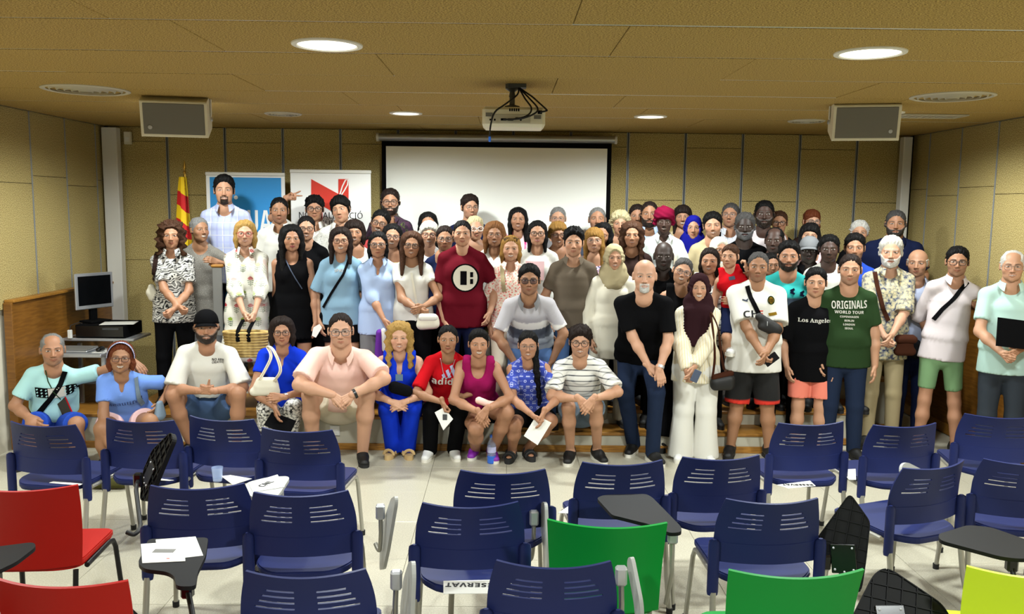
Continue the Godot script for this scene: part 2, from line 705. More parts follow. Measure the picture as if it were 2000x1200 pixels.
# shell over the head: hair close to the skull, cloth wrapped round it, a cap
func head_shell(s: Dictionary, skin: PackedVector3Array) -> Array:
	var style: String = s.hair
	var fh: float = s.get("fh", 0.064) + 0.009
	var th: float = s.get("ht", 0.014) * 0.78
	var nape: float = s.get("nape", -0.062)
	var side: float = s.get("hside", 0.45)
	var pos := PackedVector3Array()
	var keep := PackedByteArray()
	pos.resize(skin.size())
	keep.resize(skin.size())
	for j in skin.size():
		var p := head_pos[j]
		var q := skin[j]
		var m := 0.0
		var t := th
		var dir := (p - Vector3(0, 0.0, -0.01)).normalized()
		if style == "hijab":
			var o := pow(p.x / 0.057, 2.0) + pow((p.y + 0.018) / (0.082 if p.y > -0.018 else 0.098), 2.0)
			m = sstep(0.92, 1.06, o) if p.z > 0.02 else 1.0
			t = th * (1.0 + 0.12 * sin(p.y * 210.0 + p.x * 60.0)) + 0.004 * sstep(0.05, 0.1, p.y)
		elif style == "turban":
			m = sstep(-0.006, 0.006, p.y - hairline(p.z, 0.030, -0.05))
			t = 0.018 + 0.028 * sstep(0.0, 0.09, p.y) + 0.005 * sin((p.y + p.x * 0.5) * 190.0)
		elif style == "cap":
			m = sstep(-0.005, 0.004, p.y - lerpf(0.015, 0.030, sstep(-0.06, 0.06, p.z)))
			t = 0.012 + 0.006 * sstep(0.03, 0.10, p.y)
		else:
			m = sstep(-0.005, 0.004, p.y - hairline(p.z, fh + 0.005 - 4.5 * p.x * p.x + s.get("peak", 0.0) * sstep(0.02, 0.05, absf(p.x)), nape) + 0.003 * fold.get_noise_3dv(p * 700.0))
			var top := sstep(0.0, 0.075, p.y)
			t = th * lerpf(side, 1.0, top)
			var from_edge := p.y - hairline(p.z, fh + 0.005 - 4.5 * p.x * p.x, nape)
			if fh > 0.055 and p.z > 0.0:
				t *= lerpf(0.20, 1.0, sstep(0.0, 0.034, from_edge))
			if absf(p.x) > 0.070 and p.z > -0.028 and p.z < 0.008 and p.y < 0.022:
				m *= s.get("ears", 0.0)
			if style == "bald":
				m *= 1.0 - sstep(0.030, 0.042, p.y + 0.25 * maxf(0.0, p.z) - 0.05 * sstep(0.05, 0.09, -p.z))
			if style == "balding":
				m *= 1.0 - 0.9 * sstep(0.0, 0.03, p.z) * sstep(0.045, 0.06, p.y) * (1.0 - sstep(0.045, 0.06, absf(p.x)))
			var rough: float = s.get("curl", 0.12)
			t *= 1.0 + rough * fold.get_noise_3dv(Vector3(p.x * 1000.0, p.y * (900.0 if rough > 0.2 else 300.0), p.z * (900.0 if rough > 0.2 else 300.0))) * 2.0
			if rough <= 0.2:
				t += 0.0035 * fold.get_noise_3dv(Vector3(p.x * 2600.0, p.y * 500.0, p.z * 700.0)) * 2.0
			if s.get("part", 0.0) != 0.0:
				t *= 1.0 - 0.6 * exp(-pow((p.x - s.part) / 0.005, 2.0)) * sstep(0.03, 0.07, p.y)
			if s.get("quiff", 0.0) > 0.0:
				t += s.quiff * sstep(0.04, 0.085, p.y) * sstep(-0.02, 0.05, p.z)
		q += dir * (t * m - 0.004 * (1.0 - m))
		pos[j] = q
		keep[j] = 1 if m > 0.02 else 0
	return [pos, grid_normals(pos), grid_index(keep)]

# hair that falls: bones in head space (turned with the head's yaw)
func fall_bones(s: Dictionary) -> Array:
	var L: float = s.get("len", 0.25)
	var w: float = s.get("vol", 1.0)
	var fr: float = s.get("front", 0.02)
	var out := []
	out.append(bone(Vector3(0, 0.035, -0.025), Vector3(0, 0.0, -0.04), 0.088 * w, 0.084 * w, Vector3.RIGHT, 0.92))
	out.append(bone(Vector3(0, -0.01, -0.045), Vector3(0, -L - 0.02, -0.075), 0.066 * w, 0.026 * w, Vector3.RIGHT, 0.62))
	for sg in [-1.0, 1.0]:
		out.append(bone(Vector3(sg * 0.056, 0.045, 0.012), Vector3(sg * 0.074 * w, -0.06, 0.006), 0.030 * w, 0.030 * w))
		out.append(bone(Vector3(sg * 0.074 * w, -0.06, 0.006), Vector3(sg * 0.080 * w, -L, fr), 0.030 * w, 0.014 * w))
	return out

# ------------------------------------------------------------------ hands, built once: wrist at the origin, fingers towards -y, palm facing +z, thumb towards +x
func build_hands() -> void:
	for kind in ["relaxed", "grip", "victory", "thumb"]:
		for lod in 2:
			hand_protos[kind + str(lod)] = nets(hand_bones(kind), [], 0.007, 0.0054 if lod == 0 else 0.0095)

func hand_bones(kind: String) -> Array:
	var out := []
	out.append(bone(Vector3(0, 0.03, 0), Vector3(0, -0.01, 0), 0.024, 0.023, Vector3.RIGHT, 0.85))
	var fx := [0.030, 0.010, -0.010, -0.029]
	var fl := [0.072, 0.080, 0.074, 0.058]
	for k in 4:
		var base := Vector3(fx[k], -0.088 + absf(k - 1.2) * 0.004, 0.0)
		out.append(bone(Vector3(fx[k] * 0.55, -0.005, 0), base, 0.0155, 0.0115))
		var curl := 0.32
		if kind == "grip" or kind == "thumb":
			curl = 1.25
		if kind == "victory":
			curl = 0.04 if k < 2 else 1.45
		var dir := Vector3(fx[k] * (2.2 if kind == "relaxed" else 0.6), -1, 0)
		if kind == "victory" and k < 2:
			dir = Vector3(0.30 if k == 0 else -0.14, -1, 0)
		dir = dir.normalized()
		var p := base
		var seg: float = fl[k]
		var parts := [0.45, 0.30, 0.25]
		var r := 0.0098
		for q in 3:
			dir = dir.rotated(Vector3.RIGHT, -curl * (0.8 if q == 0 else 1.0) * (1.0 + 0.10 * k)).normalized()
			var e: Vector3 = p + dir * seg * parts[q]
			out.append(bone(p, e, r, r - 0.0008))
			r -= 0.0008
			p = e
	var tb := Vector3(0.026, -0.022, 0.006)
	out.append(bone(Vector3(0.010, -0.005, 0.002), tb, 0.016, 0.0145))
	if kind == "thumb":
		out.append(bone(tb, Vector3(0.058, -0.036, 0.010), 0.0130, 0.0108))
		out.append(bone(Vector3(0.058, -0.036, 0.010), Vector3(0.092, -0.034, 0.004), 0.0105, 0.0088))
	elif kind == "relaxed":
		out.append(bone(tb, Vector3(0.047, -0.055, 0.016), 0.0130, 0.0108))
		out.append(bone(Vector3(0.047, -0.055, 0.016), Vector3(0.049, -0.086, 0.024), 0.0105, 0.0088))
	else:
		out.append(bone(tb, Vector3(0.038, -0.056, 0.024), 0.0130, 0.0108))
		out.append(bone(Vector3(0.038, -0.056, 0.024), Vector3(0.014, -0.070, 0.036), 0.0105, 0.0090))
	return out

func elbow_of(sh: Vector3, ha: Vector3, u: float, f: float, pole: Vector3) -> Array:
	var d := ha - sh
	var l := d.length()
	var m := (u + f) * 0.995
	if l > m:
		ha = sh + d * (m / l)
		d = ha - sh
		l = m
	var a := (u * u - f * f + l * l) / (2.0 * l)
	var h := sqrt(maxf(u * u - a * a, 0.0))
	var dn := d / l
	var pn := (pole - dn * pole.dot(dn)).normalized()
	return [sh + dn * a + pn * h, ha]

func join(into: Array, add: Array, t: Transform3D, c: Color, mirrored := false) -> void:
	var s: int = into[0].size()
	var nb := t.basis.orthonormalized() if t.basis.determinant() > 0 else t.basis
	var vs: PackedVector3Array = add[0]
	var ns: PackedVector3Array = add[1]
	var ix: PackedInt32Array = add[2]
	var v2: PackedVector3Array = into[0]
	var n2: PackedVector3Array = into[1]
	var i2: PackedInt32Array = into[2]
	var c2: PackedColorArray = into[3]
	var cc: PackedColorArray = add[3] if add.size() > 3 else PackedColorArray()
	for j in vs.size():
		v2.append(t * vs[j])
		n2.append((nb * ns[j]).normalized())
		c2.append(c if cc.is_empty() else cc[j])
	for j in range(0, ix.size(), 3):
		if mirrored:
			i2.append_array([s + ix[j], s + ix[j + 2], s + ix[j + 1]])
		else:
			i2.append_array([s + ix[j], s + ix[j + 1], s + ix[j + 2]])
	into[0] = v2
	into[1] = n2
	into[2] = i2
	into[3] = c2

# ------------------------------------------------------------------ one person, worked out in a thread
func vec3(a) -> Vector3:
	return a if a is Vector3 else Vector3(a[0], a[1], a[2])

func skeleton(s: Dictionary) -> void:
	var fem: bool = s.sex == "f"
	s.hs = s.get("hs", 0.97 if fem else 1.03)
	var top_at := atd(s.x, s.t, s.d)
	var hair_up: float = s.get("ht", 0.014) * (0.9 if s.hair != "none" else 0.0)
	if s.hair == "hijab" or s.hair == "cap":
		hair_up = 0.018
	if s.hair == "turban":
		hair_up = 0.045
	if s.hair == "bald":
		hair_up = 0.0
	var face_yaw := atan2(-top_at.x, -top_at.z) * 0.9
	var hy: float = deg_to_rad(s.get("hy", 0.0)) + face_yaw
	var hb := Basis.from_euler(Vector3(deg_to_rad(s.get("hp", 0.0)), hy, -deg_to_rad(s.get("hr", 0.0))))
	var head: Vector3 = top_at - hb.y * (0.112 * s.hs * s.get("long", 1.0) + hair_up)
	s.hb = hb
	s.hyb = Basis(Vector3.UP, hy)
	var yaw: float = deg_to_rad(s.get("yaw", 0.0)) + face_yaw * 0.6
	var fw := Vector3(sin(yaw), 0, cos(yaw))
	var rt := Vector3(cos(yaw), 0, -sin(yaw))
	var lean: Vector2 = s.get("lean", Vector2.ZERO)
	var neck: Vector3 = head - Vector3(0, 0.140 * s.hs, 0) - fw * 0.022 + s.get("neck_off", Vector3.ZERO)
	var root: Vector3
	var pel: Vector3
	if s.has("pel"):
		var q: Vector3 = s.pel
		pel = atd(q.x, q.y, q.z)
		root = Vector3(pel.x, s.lv, pel.z)
	else:
		root = Vector3(neck.x - rt.x * lean.x - fw.x * lean.y, s.lv, neck.z - rt.z * lean.x - fw.z * lean.y)
		pel = root + Vector3(0, (head.y + 0.115 - s.lv) * s.get("leg", 0.50), 0) + fw * -0.01
	s.root = root
	s.head = head - root
	s.neck = neck - root
	s.pelv = pel - root
	var up: Vector3 = (s.neck - s.pelv).normalized()
	rt = (rt - up * rt.dot(up)).normalized()
	fw = rt.cross(up).normalized()
	s.up = up
	s.rt = rt
	s.fw = fw
	var T: float = (s.neck - s.pelv).length()
	s.T = T
	var S: float = s.get("S", clampf(T / 0.55, 0.75, 1.12))
	var bw: float = s.get("bw", 1.0)
	var sw: float = (0.132 if fem else 0.152) * bw * clampf(S, 0.9, 1.05)
	for k in 2:
		var sg := -1.0 if k == 0 else 1.0
		var key := "l" if k == 0 else "r"                 # as the picture shows them
		var sh: Vector3 = s.neck - up * (0.092 + s.get("sdrop", 0.0)) + rt * sg * sw - fw * 0.005
		s["sh" + key] = sh
		var arm = s.get("a" + key, "down")
		var hand: Vector3
		var pole := rt * sg * 0.8 - fw * 0.6 - Vector3(0, 0.3, 0)
		if arm is Vector3:
			hand = atd(arm.x, arm.y, arm.z) - root
		elif arm == "back":
			hand = s.pelv + rt * sg * 0.02 - fw * 0.13 + up * 0.06
		elif arm == "clasp":
			hand = s.pelv + rt * sg * 0.035 + fw * 0.17 + up * 0.03
		else:
			hand = sh - Vector3(0, 0.49 * S, 0) + rt * sg * 0.055 + fw * 0.05
		if s.has("p" + key):
			var pv: Vector3 = s["p" + key]
			pole = pv
		var e := elbow_of(sh, hand, 0.275 * S, 0.250 * S, pole)
		s["el" + key] = e[0]
		s["ha" + key] = e[1]
		var hip: Vector3 = s.pelv + rt * sg * 0.085 * bw - up * 0.02
		s["hi" + key] = hip
		if s.has("k" + key):
			var kq: Vector3 = s["k" + key]
			var fq: Vector3 = s["f" + key]
			s["kn" + key] = atd(kq.x, kq.y, kq.z) - root
			s["an" + key] = atd(fq.x, fq.y, fq.z) - root
			s["ft" + key] = s.get("toe" + key, Vector3(sg * 0.25, 0, 1)).normalized()
		else:
			var st: float = s.get("stance", 0.105)
			var an := Vector3(0, 0.075, 0) + Vector3(rt.x, 0, rt.z).normalized() * sg * st * bw + Vector3(s.get("foot_dx", 0.0), 0, s.get("foot_dz", 0.0))
			s["an" + key] = an
			s["kn" + key] = hip.lerp(an, 0.50) + Vector3(fw.x, 0, fw.z) * 0.025
			s["ft" + key] = (Vector3(fw.x, 0, fw.z) + Vector3(rt.x, 0, rt.z) * sg * 0.25).normalized()
	s.S = S

func torso_point(s: Dictionary, t: float) -> Vector3:
	return s.neck.lerp(s.pelv, t)

func torso_bones(s: Dictionary, o: float, to: float, cap: int) -> Array:
	var g: float = s.get("bg", 1.0)
	var w: float = s.get("bw", 1.0)
	var fem: bool = s.sex == "f"
	var belly: float = s.get("belly", 0.0)
	var rt: Vector3 = s.rt
	var fw: Vector3 = s.fw
	var up: Vector3 = s.up
	var out := []
	var dc := 0.094 * g + o
	var hwc := (0.130 if fem else 0.148) * w * (0.5 + 0.5 * g) + o
	out.append(bone(torso_point(s, 0.31), torso_point(s, 0.52), dc, dc * 0.96, rt, clampf(dc / hwc, 0.45, 1.0)))
	var dw := 0.088 * g + o + belly * 0.45
	var hww := (0.128 if fem else 0.150) * w * (0.4 + 0.6 * g) + o + belly * 0.4
	var dh := 0.098 * g + o + belly * 0.3 + (0.012 if to > 1.05 else 0.0)
	out.append(bone(torso_point(s, 0.45), torso_point(s, minf(to, 0.80)), dw, lerpf(dw, dh, 0.6), rt, clampf(dw / hww, 0.5, 1.0), cap))
	if to > 0.8:
		out.append(bone(torso_point(s, 0.80), torso_point(s, to), lerpf(dw, dh, 0.6), dh, rt, clampf(dh / ((0.184 if fem else 0.182) * w * (0.5 + 0.5 * g) + o), 0.45, 1.0), cap))
	if belly > 0.0:
		var bp := torso_point(s, 0.70) + fw * (0.02 + belly * 0.5)
		out.append(bone(bp - rt * 0.03, bp + rt * 0.03, 0.085 * g + belly * 0.6 + o, 0.085 * g + belly * 0.6 + o))
	var bust: float = s.get("bust", 1.0 if fem else 0.0)
	if bust > 0.0:
		for sg in [-1.0, 1.0]:
			var bp: Vector3 = torso_point(s, 0.34) + rt * sg * 0.066 * w + fw * (0.052 * g)
			out.append(bone(bp, bp - up * 0.01, 0.050 * bust + o * 0.8, 0.050 * bust + o * 0.8))
	return out

func yoke_bones(s: Dictionary, o: float) -> Array:
	var out := []
	var rr := 0.040 if s.sex == "f" else 0.046
	var up: Vector3 = s.up
	var k := 0.5 + 0.5 * float(s.get("bg", 1.0))
	var mid: Vector3 = torso_point(s, 0.20)
	out.append(bone(s.shl.lerp(mid, 0.12), s.shr.lerp(mid, 0.12), rr * k + o, rr * k + o))
	for key in ["l", "r"]:
		out.append(bone(s.neck + up * 0.016 - s.fw * 0.010, s["sh" + key] + up * 0.006, 0.040 + o * 0.5, 0.037 * k + o))
	return out

func job(n: int) -> void:
	var s: Dictionary = jobs[n]
	var out := {}
	var lod: int = s.get("lod", 1)
	var cell: float = [0.0155, 0.020, 0.029][lod]
	var fem: bool = s.sex == "f"
	var sk: Color = s.skin
	var g: float = s.get("bg", 1.0)
	var lk := pow(g, 0.8)
	var up: Vector3 = s.up
	var rt: Vector3 = s.rt
	var fw: Vector3 = s.fw
	var top: Dictionary = s.top
	var bot: Dictionary = s.bot
	var slv: float = top.get("sl", 0.55)
	# ---- skin
	var sb := []
	var hb: Basis = s.hb
	var nr: float = (0.049 if fem else 0.058) * sqrt(g) * s.hs
	sb.append(bone(s.head + hb * Vector3(0, -0.045, -0.020) * s.hs, s.neck - up * 0.03, nr, nr * 1.06))
	var deep: float = top.get("deep", 0.0)
	if lod < 2 or deep > 0.0:
		sb.append_array(torso_bones(s, -0.004, 0.62, 0))
		sb.append_array(yoke_bones(s, -0.003))
	else:
		sb.append(bone(s.neck - up * 0.03, torso_point(s, 0.6), 0.07, 0.06, rt, 0.7))
		sb.append(bone(s.shl, s.shr, 0.040, 0.040))
	for key in ["l", "r"]:
		var sh: Vector3 = s["sh" + key]
		var el: Vector3 = s["el" + key]
		var ha: Vector3 = s["ha" + key]
		var am: float = (0.037 if fem else 0.043) * lk * s.get("arm", 1.0)
		sb.append(bone(sh, el, am * 1.12, am * 0.86))
		sb.append(bone(el, el.lerp(ha, 0.35), am * 0.86, am * 0.88))
		sb.append(bone(el.lerp(ha, 0.35), ha, am * 0.88, am * 0.60))
	var bare: float = bot.get("len", 2.0)
	var skirt: bool = bot.get("kind", "") == "skirt"
	if bare < 1.95 or skirt:
		for key in ["l", "r"]:
			var hi: Vector3 = s["hi" + key]
			var kn: Vector3 = s["kn" + key]
			var an: Vector3 = s["an" + key]
			sb.append(bone(hi.lerp(kn, 0.25), kn, 0.070 * lk, 0.052 * lk))
			var calf := kn.lerp(an, 0.32) - (an - kn).cross(rt).normalized() * -0.012
			sb.append(bone(kn, calf, 0.050 * lk, 0.054 * lk))
			sb.append(bone(calf, an, 0.052 * lk, 0.034 * lk))
	if bare < 1.95 or skirt or bot.get("foot", false):
		for key in ["l", "r"]:
			var an: Vector3 = s["an" + key]
			var ft: Vector3 = s["ft" + key]
			sb.append(bone(an - Vector3(0, 0.02, 0), Vector3(an.x, an.y - 0.050, an.z) + ft * 0.13, 0.032, 0.022, rt, 0.75))
	if deep > 0.0 and fem:
		pass
	var skin := nets(sb, [], 0.030, minf(cell, 0.022))
	var cols := PackedColorArray()
	cols.resize(skin[0].size())
	sk.a = 1.0
	cols.fill(sk)
	var body := [skin[0], skin[1], skin[2], cols]
	for key in ["l", "r"]:
		var ha: Vector3 = s["ha" + key]
		var el: Vector3 = s["el" + key]
		var fd: Vector3 = (ha - el).normalized()
		if s.has("d" + key):
			fd = vec3(s["d" + key]).normalized()
		var sg := -1.0 if key == "l" else 1.0
		var inward: Vector3 = s.get("n" + key, -rt * sg - fw * 0.35)
		var zz := (inward - fd * inward.dot(fd)).normalized()
		var yy := -fd
		var xx := yy.cross(zz)
		# thumb on the forward side
		var mir := xx.dot(s.get("t" + key, fw + up * 0.3)) < 0.0
		if mir:
			xx = -xx
		var hsz: float = s.get("hand", 0.92 if fem else 1.0) * 0.93
		var kind: String = s.get("g" + key, "relaxed")
		join(body, hand_protos[kind + ("0" if lod == 0 else "1")], Transform3D(Basis(xx, yy, zz) * hsz, ha), sk, mir)
	var hd := make_head(s)
	var hpos: PackedVector3Array = hd[0]
	var ht := Transform3D(hb.scaled(Vector3.ONE * s.hs), s.head)
	join(body, [hpos, grid_normals(hpos), grid_index(PackedByteArray()), hd[1]], ht, sk)
	out.body = body
	# ---- hair and headwear
	if s.hair != "none":
		var sh := head_shell(s, hpos)
		var hh := [PackedVector3Array(), PackedVector3Array(), PackedInt32Array(), PackedColorArray()]
		join(hh, sh, ht, Color.WHITE)
		if s.get("len", 0.0) > 0.0 and s.hair != "hijab":
			var fb := fall_bones(s)
			var cut: float = s.get("cut", 0.0)
			var subs := [bone(Vector3(cut, 0.026, 0.100), Vector3(cut, -0.090, 0.092), 0.062, 0.060), bone(Vector3(0, -0.12, 0.10), Vector3(0, -0.4, 0.14), 0.055, 0.05)]
			var nt := nets(fb, subs, 0.02, 0.0085 if lod < 2 else 0.011)
			var vs: PackedVector3Array = nt[0]
			var nn: PackedVector3Array = nt[1]
			var curl: float = s.get("curl", 0.12)
			for j in vs.size():
				var p := vs[j]
				var k := fold.get_noise_3dv(Vector3(p.x * 420.0, p.y * (420.0 if curl > 0.2 else 30.0), p.z * 420.0))
				vs[j] = p + nn[j] * (k * (0.020 * curl + 0.003))
				if curl > 0.2:
					vs[j] += Vector3(0.016 * curl * sin(p.y * 95.0 + p.x * 40.0), 0, 0.012 * curl * cos(p.y * 80.0))
			nt[0] = vs
			var hyb: Basis = s.hyb
			join(hh, nt, Transform3D(hyb.scaled(Vector3.ONE * s.hs), s.head), Color.WHITE)
		if s.get("bun", 0.0) > 0.0:
			var bp := Vector3(s.get("bun_x", 0.0), s.get("bun_y", 0.03), -0.105)
			join(hh, nets([bone(bp, bp + Vector3(0, -s.bun, -0.01), 0.036, 0.026)], [], 0.02, 0.010), ht, Color.WHITE)
		if s.hair == "hijab":
			var db := []
			db.append(bone(s.head + Vector3(0, -0.06, -0.02), s.neck + up * 0.0, 0.072, 0.076, rt, 0.92))
			db.append(bone(s.neck + up * 0.03 + fw * 0.02, s.neck - up * 0.10 + fw * 0.07, 0.070, 0.050, rt, 0.62))
			db.append(bone(s.shl.lerp(s.neck, 0.45) + up * 0.02, s.shr.lerp(s.neck, 0.45) + up * 0.01, 0.056, 0.056))
			if top.has("drape"):
				for dq in top.drape:
					var a: Vector3 = s.neck + rt * dq[0] + up * dq[1] + fw * dq[2]
					var b: Vector3 = s.neck + rt * dq[3] + up * dq[4] + fw * dq[5]
					db.append(bone(a, b, dq[6], dq[7], rt, 0.45))
			var face_at: Vector3 = s.head
			var subs := [bone(face_at + hb * Vector3(0, 0.0, 0.10), face_at + hb * Vector3(0, -0.06, 0.105), 0.062, 0.058)]
			var nt := nets(db, subs, 0.05, 0.011)
			var vs: PackedVector3Array = nt[0]
			var nn: PackedVector3Array = nt[1]
			for j in vs.size():
				var p: Vector3 = vs[j] - s.neck
				vs[j] += nn[j] * 0.0045 * sin(p.length() * 330.0 + p.x * 60.0)
			nt[0] = vs
			join(hh, nt, Transform3D.IDENTITY, Color.WHITE)
		out.hair = hh.slice(0, 3)
	# ---- upper garment
	var o: float = top.get("loose", 0.012) * 0.75 - 0.001
	var tb := []
	var hem: float = top.get("hem", 1.12)
	tb.append_array(torso_bones(s, o, hem, 1))
	if not top.get("tank", false):
		tb.append_array(yoke_bones(s, o * 0.8))
	else:
		for sg in [-1.0, 1.0]:
			tb.append(bone(torso_point(s, 0.02) + rt * sg * top.get("strap", 0.085) - fw * 0.0, torso_point(s, 0.30) + rt * sg * 0.075 + fw * 0.02, 0.048, 0.07, rt, 0.8))
	for key in ["l", "r"]:
		var sh: Vector3 = s["sh" + key]
		var el: Vector3 = s["el" + key]
		var ha: Vector3 = s["ha" + key]
		var am: float = (0.037 if fem else 0.043) * lk * s.get("arm", 1.0)
		var fl: float = top.get("flare", 0.014)
		if slv > 0.0:
			tb.append(bone(sh, sh.lerp(el, minf(slv, 1.0)), am * 1.10 + o * 0.8, am * 1.0 + o * 0.8 + fl * minf(1.0, slv), Vector3.RIGHT, 1.0, 1 if slv <= 1.0 else 0))
		if slv > 1.0:
			tb.append(bone(el, el.lerp(ha, slv - 1.0), am * 1.0 + o + fl, am * 0.66 + o * 1.2 + top.get("cuff", 0.0), Vector3.RIGHT, 1.0, 1))
	if top.has("skirt"):
		var e := Vector3(s.pelv.x, top.skirt, s.pelv.z)
		tb.append(bone(torso_point(s, 0.75), s.pelv, 0.10 * g + o, 0.118 * g + o, rt, 0.66))
		tb.append(bone(s.pelv, e, 0.118 * g + o, top.get("skirt_r", 0.15), rt, 0.72, 1))
	var subs := []
	var nb: Vector3 = s.neck
	match top.get("nk", "crew"):
		"crew":
			subs.append(bone(nb + fw * 0.085 + up * 0.055, nb + fw * 0.085 + up * 0.010, 0.060, 0.046, fw, 0.5))
		"scoop":
			subs.append(bone(nb + fw * 0.085 + up * 0.05, nb + fw * 0.085 - up * (0.035 + deep * 0.6), 0.072, 0.062, fw, 0.5))
		"v", "polo":
			subs.append(bone(nb + fw * 0.080 + up * 0.055, nb + fw * 0.080 + up * 0.012, 0.058, 0.044, fw, 0.5))
			var vd: float = 0.085 + deep
			subs.append(bone(nb + fw * 0.085 + up * 0.015, nb + fw * 0.085 - up * vd, 0.044, 0.007, fw, 0.35))
		"boat":
			for sx in [-0.05, 0.0, 0.05]:
				subs.append(bone(nb + fw * 0.085 + up * 0.06 + rt * sx, nb + fw * 0.085 + up * 0.002 + rt * sx, 0.055, 0.050, fw, 0.5))
	if top.get("tank", false):
		for key in ["l", "r"]:
			var sh: Vector3 = s["sh" + key]
			var sgn := -1.0 if key == "l" else 1.0
			subs.append(bone(sh + rt * sgn * 0.05 + up * 0.10, sh + rt * sgn * 0.030 - up * 0.06, 0.062, 0.062))
	if top.get("cold", false):
		for key in ["l", "r"]:
			var sh: Vector3 = s["sh" + key]
			var sgn := -1.0 if key == "l" else 1.0
			subs.append(bone(sh + rt * sgn * 0.055 + up * 0.05 + fw * 0.02, sh + rt * sgn * 0.065 - up * 0.015 + fw * 0.02, 0.058, 0.058))
	out.shirt = nets(tb, subs, 0.030, cell)
	wrinkle(out.shirt, s, top.get("wr", 0.0032))
	s.tb = tb
	# ---- lower garment
	var pb := []
	var po: float = bot.get("loose", 0.010)
	pb.append(bone(torso_point(s, 0.86), torso_point(s, 1.06), 0.092 * g + po, 0.098 * g + po, rt, 0.64))
	if skirt:
		var e := Vector3(s.pelv.x, bot.hem, s.pelv.z)
		pb.append(bone(s.pelv, e, 0.105 * g + po, bot.get("r", 0.14), rt, 0.70, 1))
	else:
		for key in ["l", "r"]:
			var hi: Vector3 = s["hi" + key]
			var kn: Vector3 = s["kn" + key]
			var an: Vector3 = s["an" + key]
			var b1 := minf(bare, 1.0)
			pb.append(bone(hi, hi.lerp(kn, b1), 0.080 * lk + po, lerpf(0.080, 0.057, b1) * lk + po + (bot.get("flare", 0.0) if bare <= 1.0 else 0.0), Vector3.RIGHT, 1.0, 1 if bare <= 1.0 else 0))
			if bare > 1.0:
				pb.append(bone(kn, kn.lerp(an - Vector3(0, bot.get("drop", 0.02), 0), bare - 1.0), 0.056 * lk + po, bot.get("ankle", 0.048) + po, Vector3.RIGHT, 1.0, 1))
	out.pants = nets(pb, [], 0.02, cell)
	wrinkle(out.pants, s, bot.get("wr", 0.004))
	if top.has("collar"):
		out.collar = collar(s, top.collar)
	results[n] = out

# soft folds in cloth: real relief along the surface
func wrinkle(m: Array, s: Dictionary, amp: float) -> void:
	if amp <= 0.0:
		return
	var vs: PackedVector3Array = m[0]
	var ns: PackedVector3Array = m[1]
	var off: float = s.x * 0.37
	var mid: Vector3 = s.pelv
	for j in vs.size():
		var p := vs[j]
		var q := Vector3(p.x * 26.0 + off, p.y * 60.0 + p.x * 14.0, p.z * 26.0)
		var e := 0.35
		var f0 := fold.get_noise_3dv(q)
		var fx := fold.get_noise_3dv(q + Vector3(e, 0, 0)) - f0
		var fy := fold.get_noise_3dv(q + Vector3(0, e, 0)) - f0
		var fz := fold.get_noise_3dv(q + Vector3(0, 0, e)) - f0
		var low := 0.6 + 0.8 * clampf((mid.y + 0.25 - p.y) * 3.0, 0.0, 1.0)
		vs[j] = p + ns[j] * f0 * amp * low
		var gr := Vector3(fx * 26.0, fy * 60.0, fz * 26.0) * (amp * low / e)
		gr -= ns[j] * gr.dot(ns[j])
		ns[j] = (ns[j] - gr * 0.9).normalized()
	m[0] = vs
	m[1] = ns

func collar(s: Dictionary, open: float) -> Array:
	var mb := MB.new()
	var up: Vector3 = s.up
	var rt: Vector3 = s.rt
	var fw: Vector3 = s.fw
	var nb: Vector3 = s.neck
	var r0 := (0.058 if s.sex == "f" else 0.068) * sqrt(float(s.get("bg", 1.0)))
	var seg := 26
	var rows := []
	for k in seg + 1:
		var t := float(k) / seg
		var a := lerpf(open, TAU - open, t)
		var fr := 0.5 + 0.5 * cos(a)
		var dir := rt * sin(a) + fw * cos(a)
		var tip := exp(-pow(minf(t, 1.0 - t) / 0.09, 2.0))
		var stand := nb + up * (0.052 - 0.040 * fr) + fw * (0.010 + 0.018 * fr)
		var pin := stand + dir * (r0 - 0.004) - up * 0.012
		var ptop := stand + dir * (r0 + 0.004)
		var pout := stand + dir * (r0 + 0.016 + 0.012 * fr) - up * (0.030 + 0.012 * fr + 0.022 * tip) + fw * 0.012 * tip
		rows.append([pin, ptop, pout, pout - dir * 0.006])
	for k in seg:
		for j in 3:
			var a: Vector3 = rows[k][j]
			var b: Vector3 = rows[k + 1][j]
			var c: Vector3 = rows[k + 1][j + 1]
			var d: Vector3 = rows[k][j + 1]
			var mid: Vector3 = (a + c) * 0.5 - nb
			mid -= up * mid.dot(up)
			var outw := mid.normalized() + up * 0.6
			if j == 0:
				outw = -mid.normalized() + up * 0.3
			mb.quad(a, b, c, d, outw)
	return [mb.v, mb.n, mb.i]

# ------------------------------------------------------------------ materials
func mat(key: String, hex: String, rough := 0.85, metal := 0.0) -> StandardMaterial3D:
	var m := StandardMaterial3D.new()
	m.albedo_color = Color(hex)
	m.roughness = rough
	m.metallic = metal
	m.resource_name = key
	M[key] = m
	return m

func noise(freq: float, kind := FastNoiseLite.TYPE_SIMPLEX_SMOOTH, seed_no := 1, oct := 3) -> FastNoiseLite:
	var n := FastNoiseLite.new()
	n.noise_type = kind
	n.frequency = freq
	n.seed = seed_no
	n.fractal_octaves = oct
	return n

func ramp(stops: Array, hard := false) -> Gradient:
	var g := Gradient.new()
	var off := PackedFloat32Array()
	var col := PackedColorArray()
	for q in stops:
		off.append(q[0])
		col.append(Color(q[1]))
	g.offsets = off
	g.colors = col
	if hard:
		g.interpolation_mode = Gradient.GRADIENT_INTERPOLATE_CONSTANT
	return g

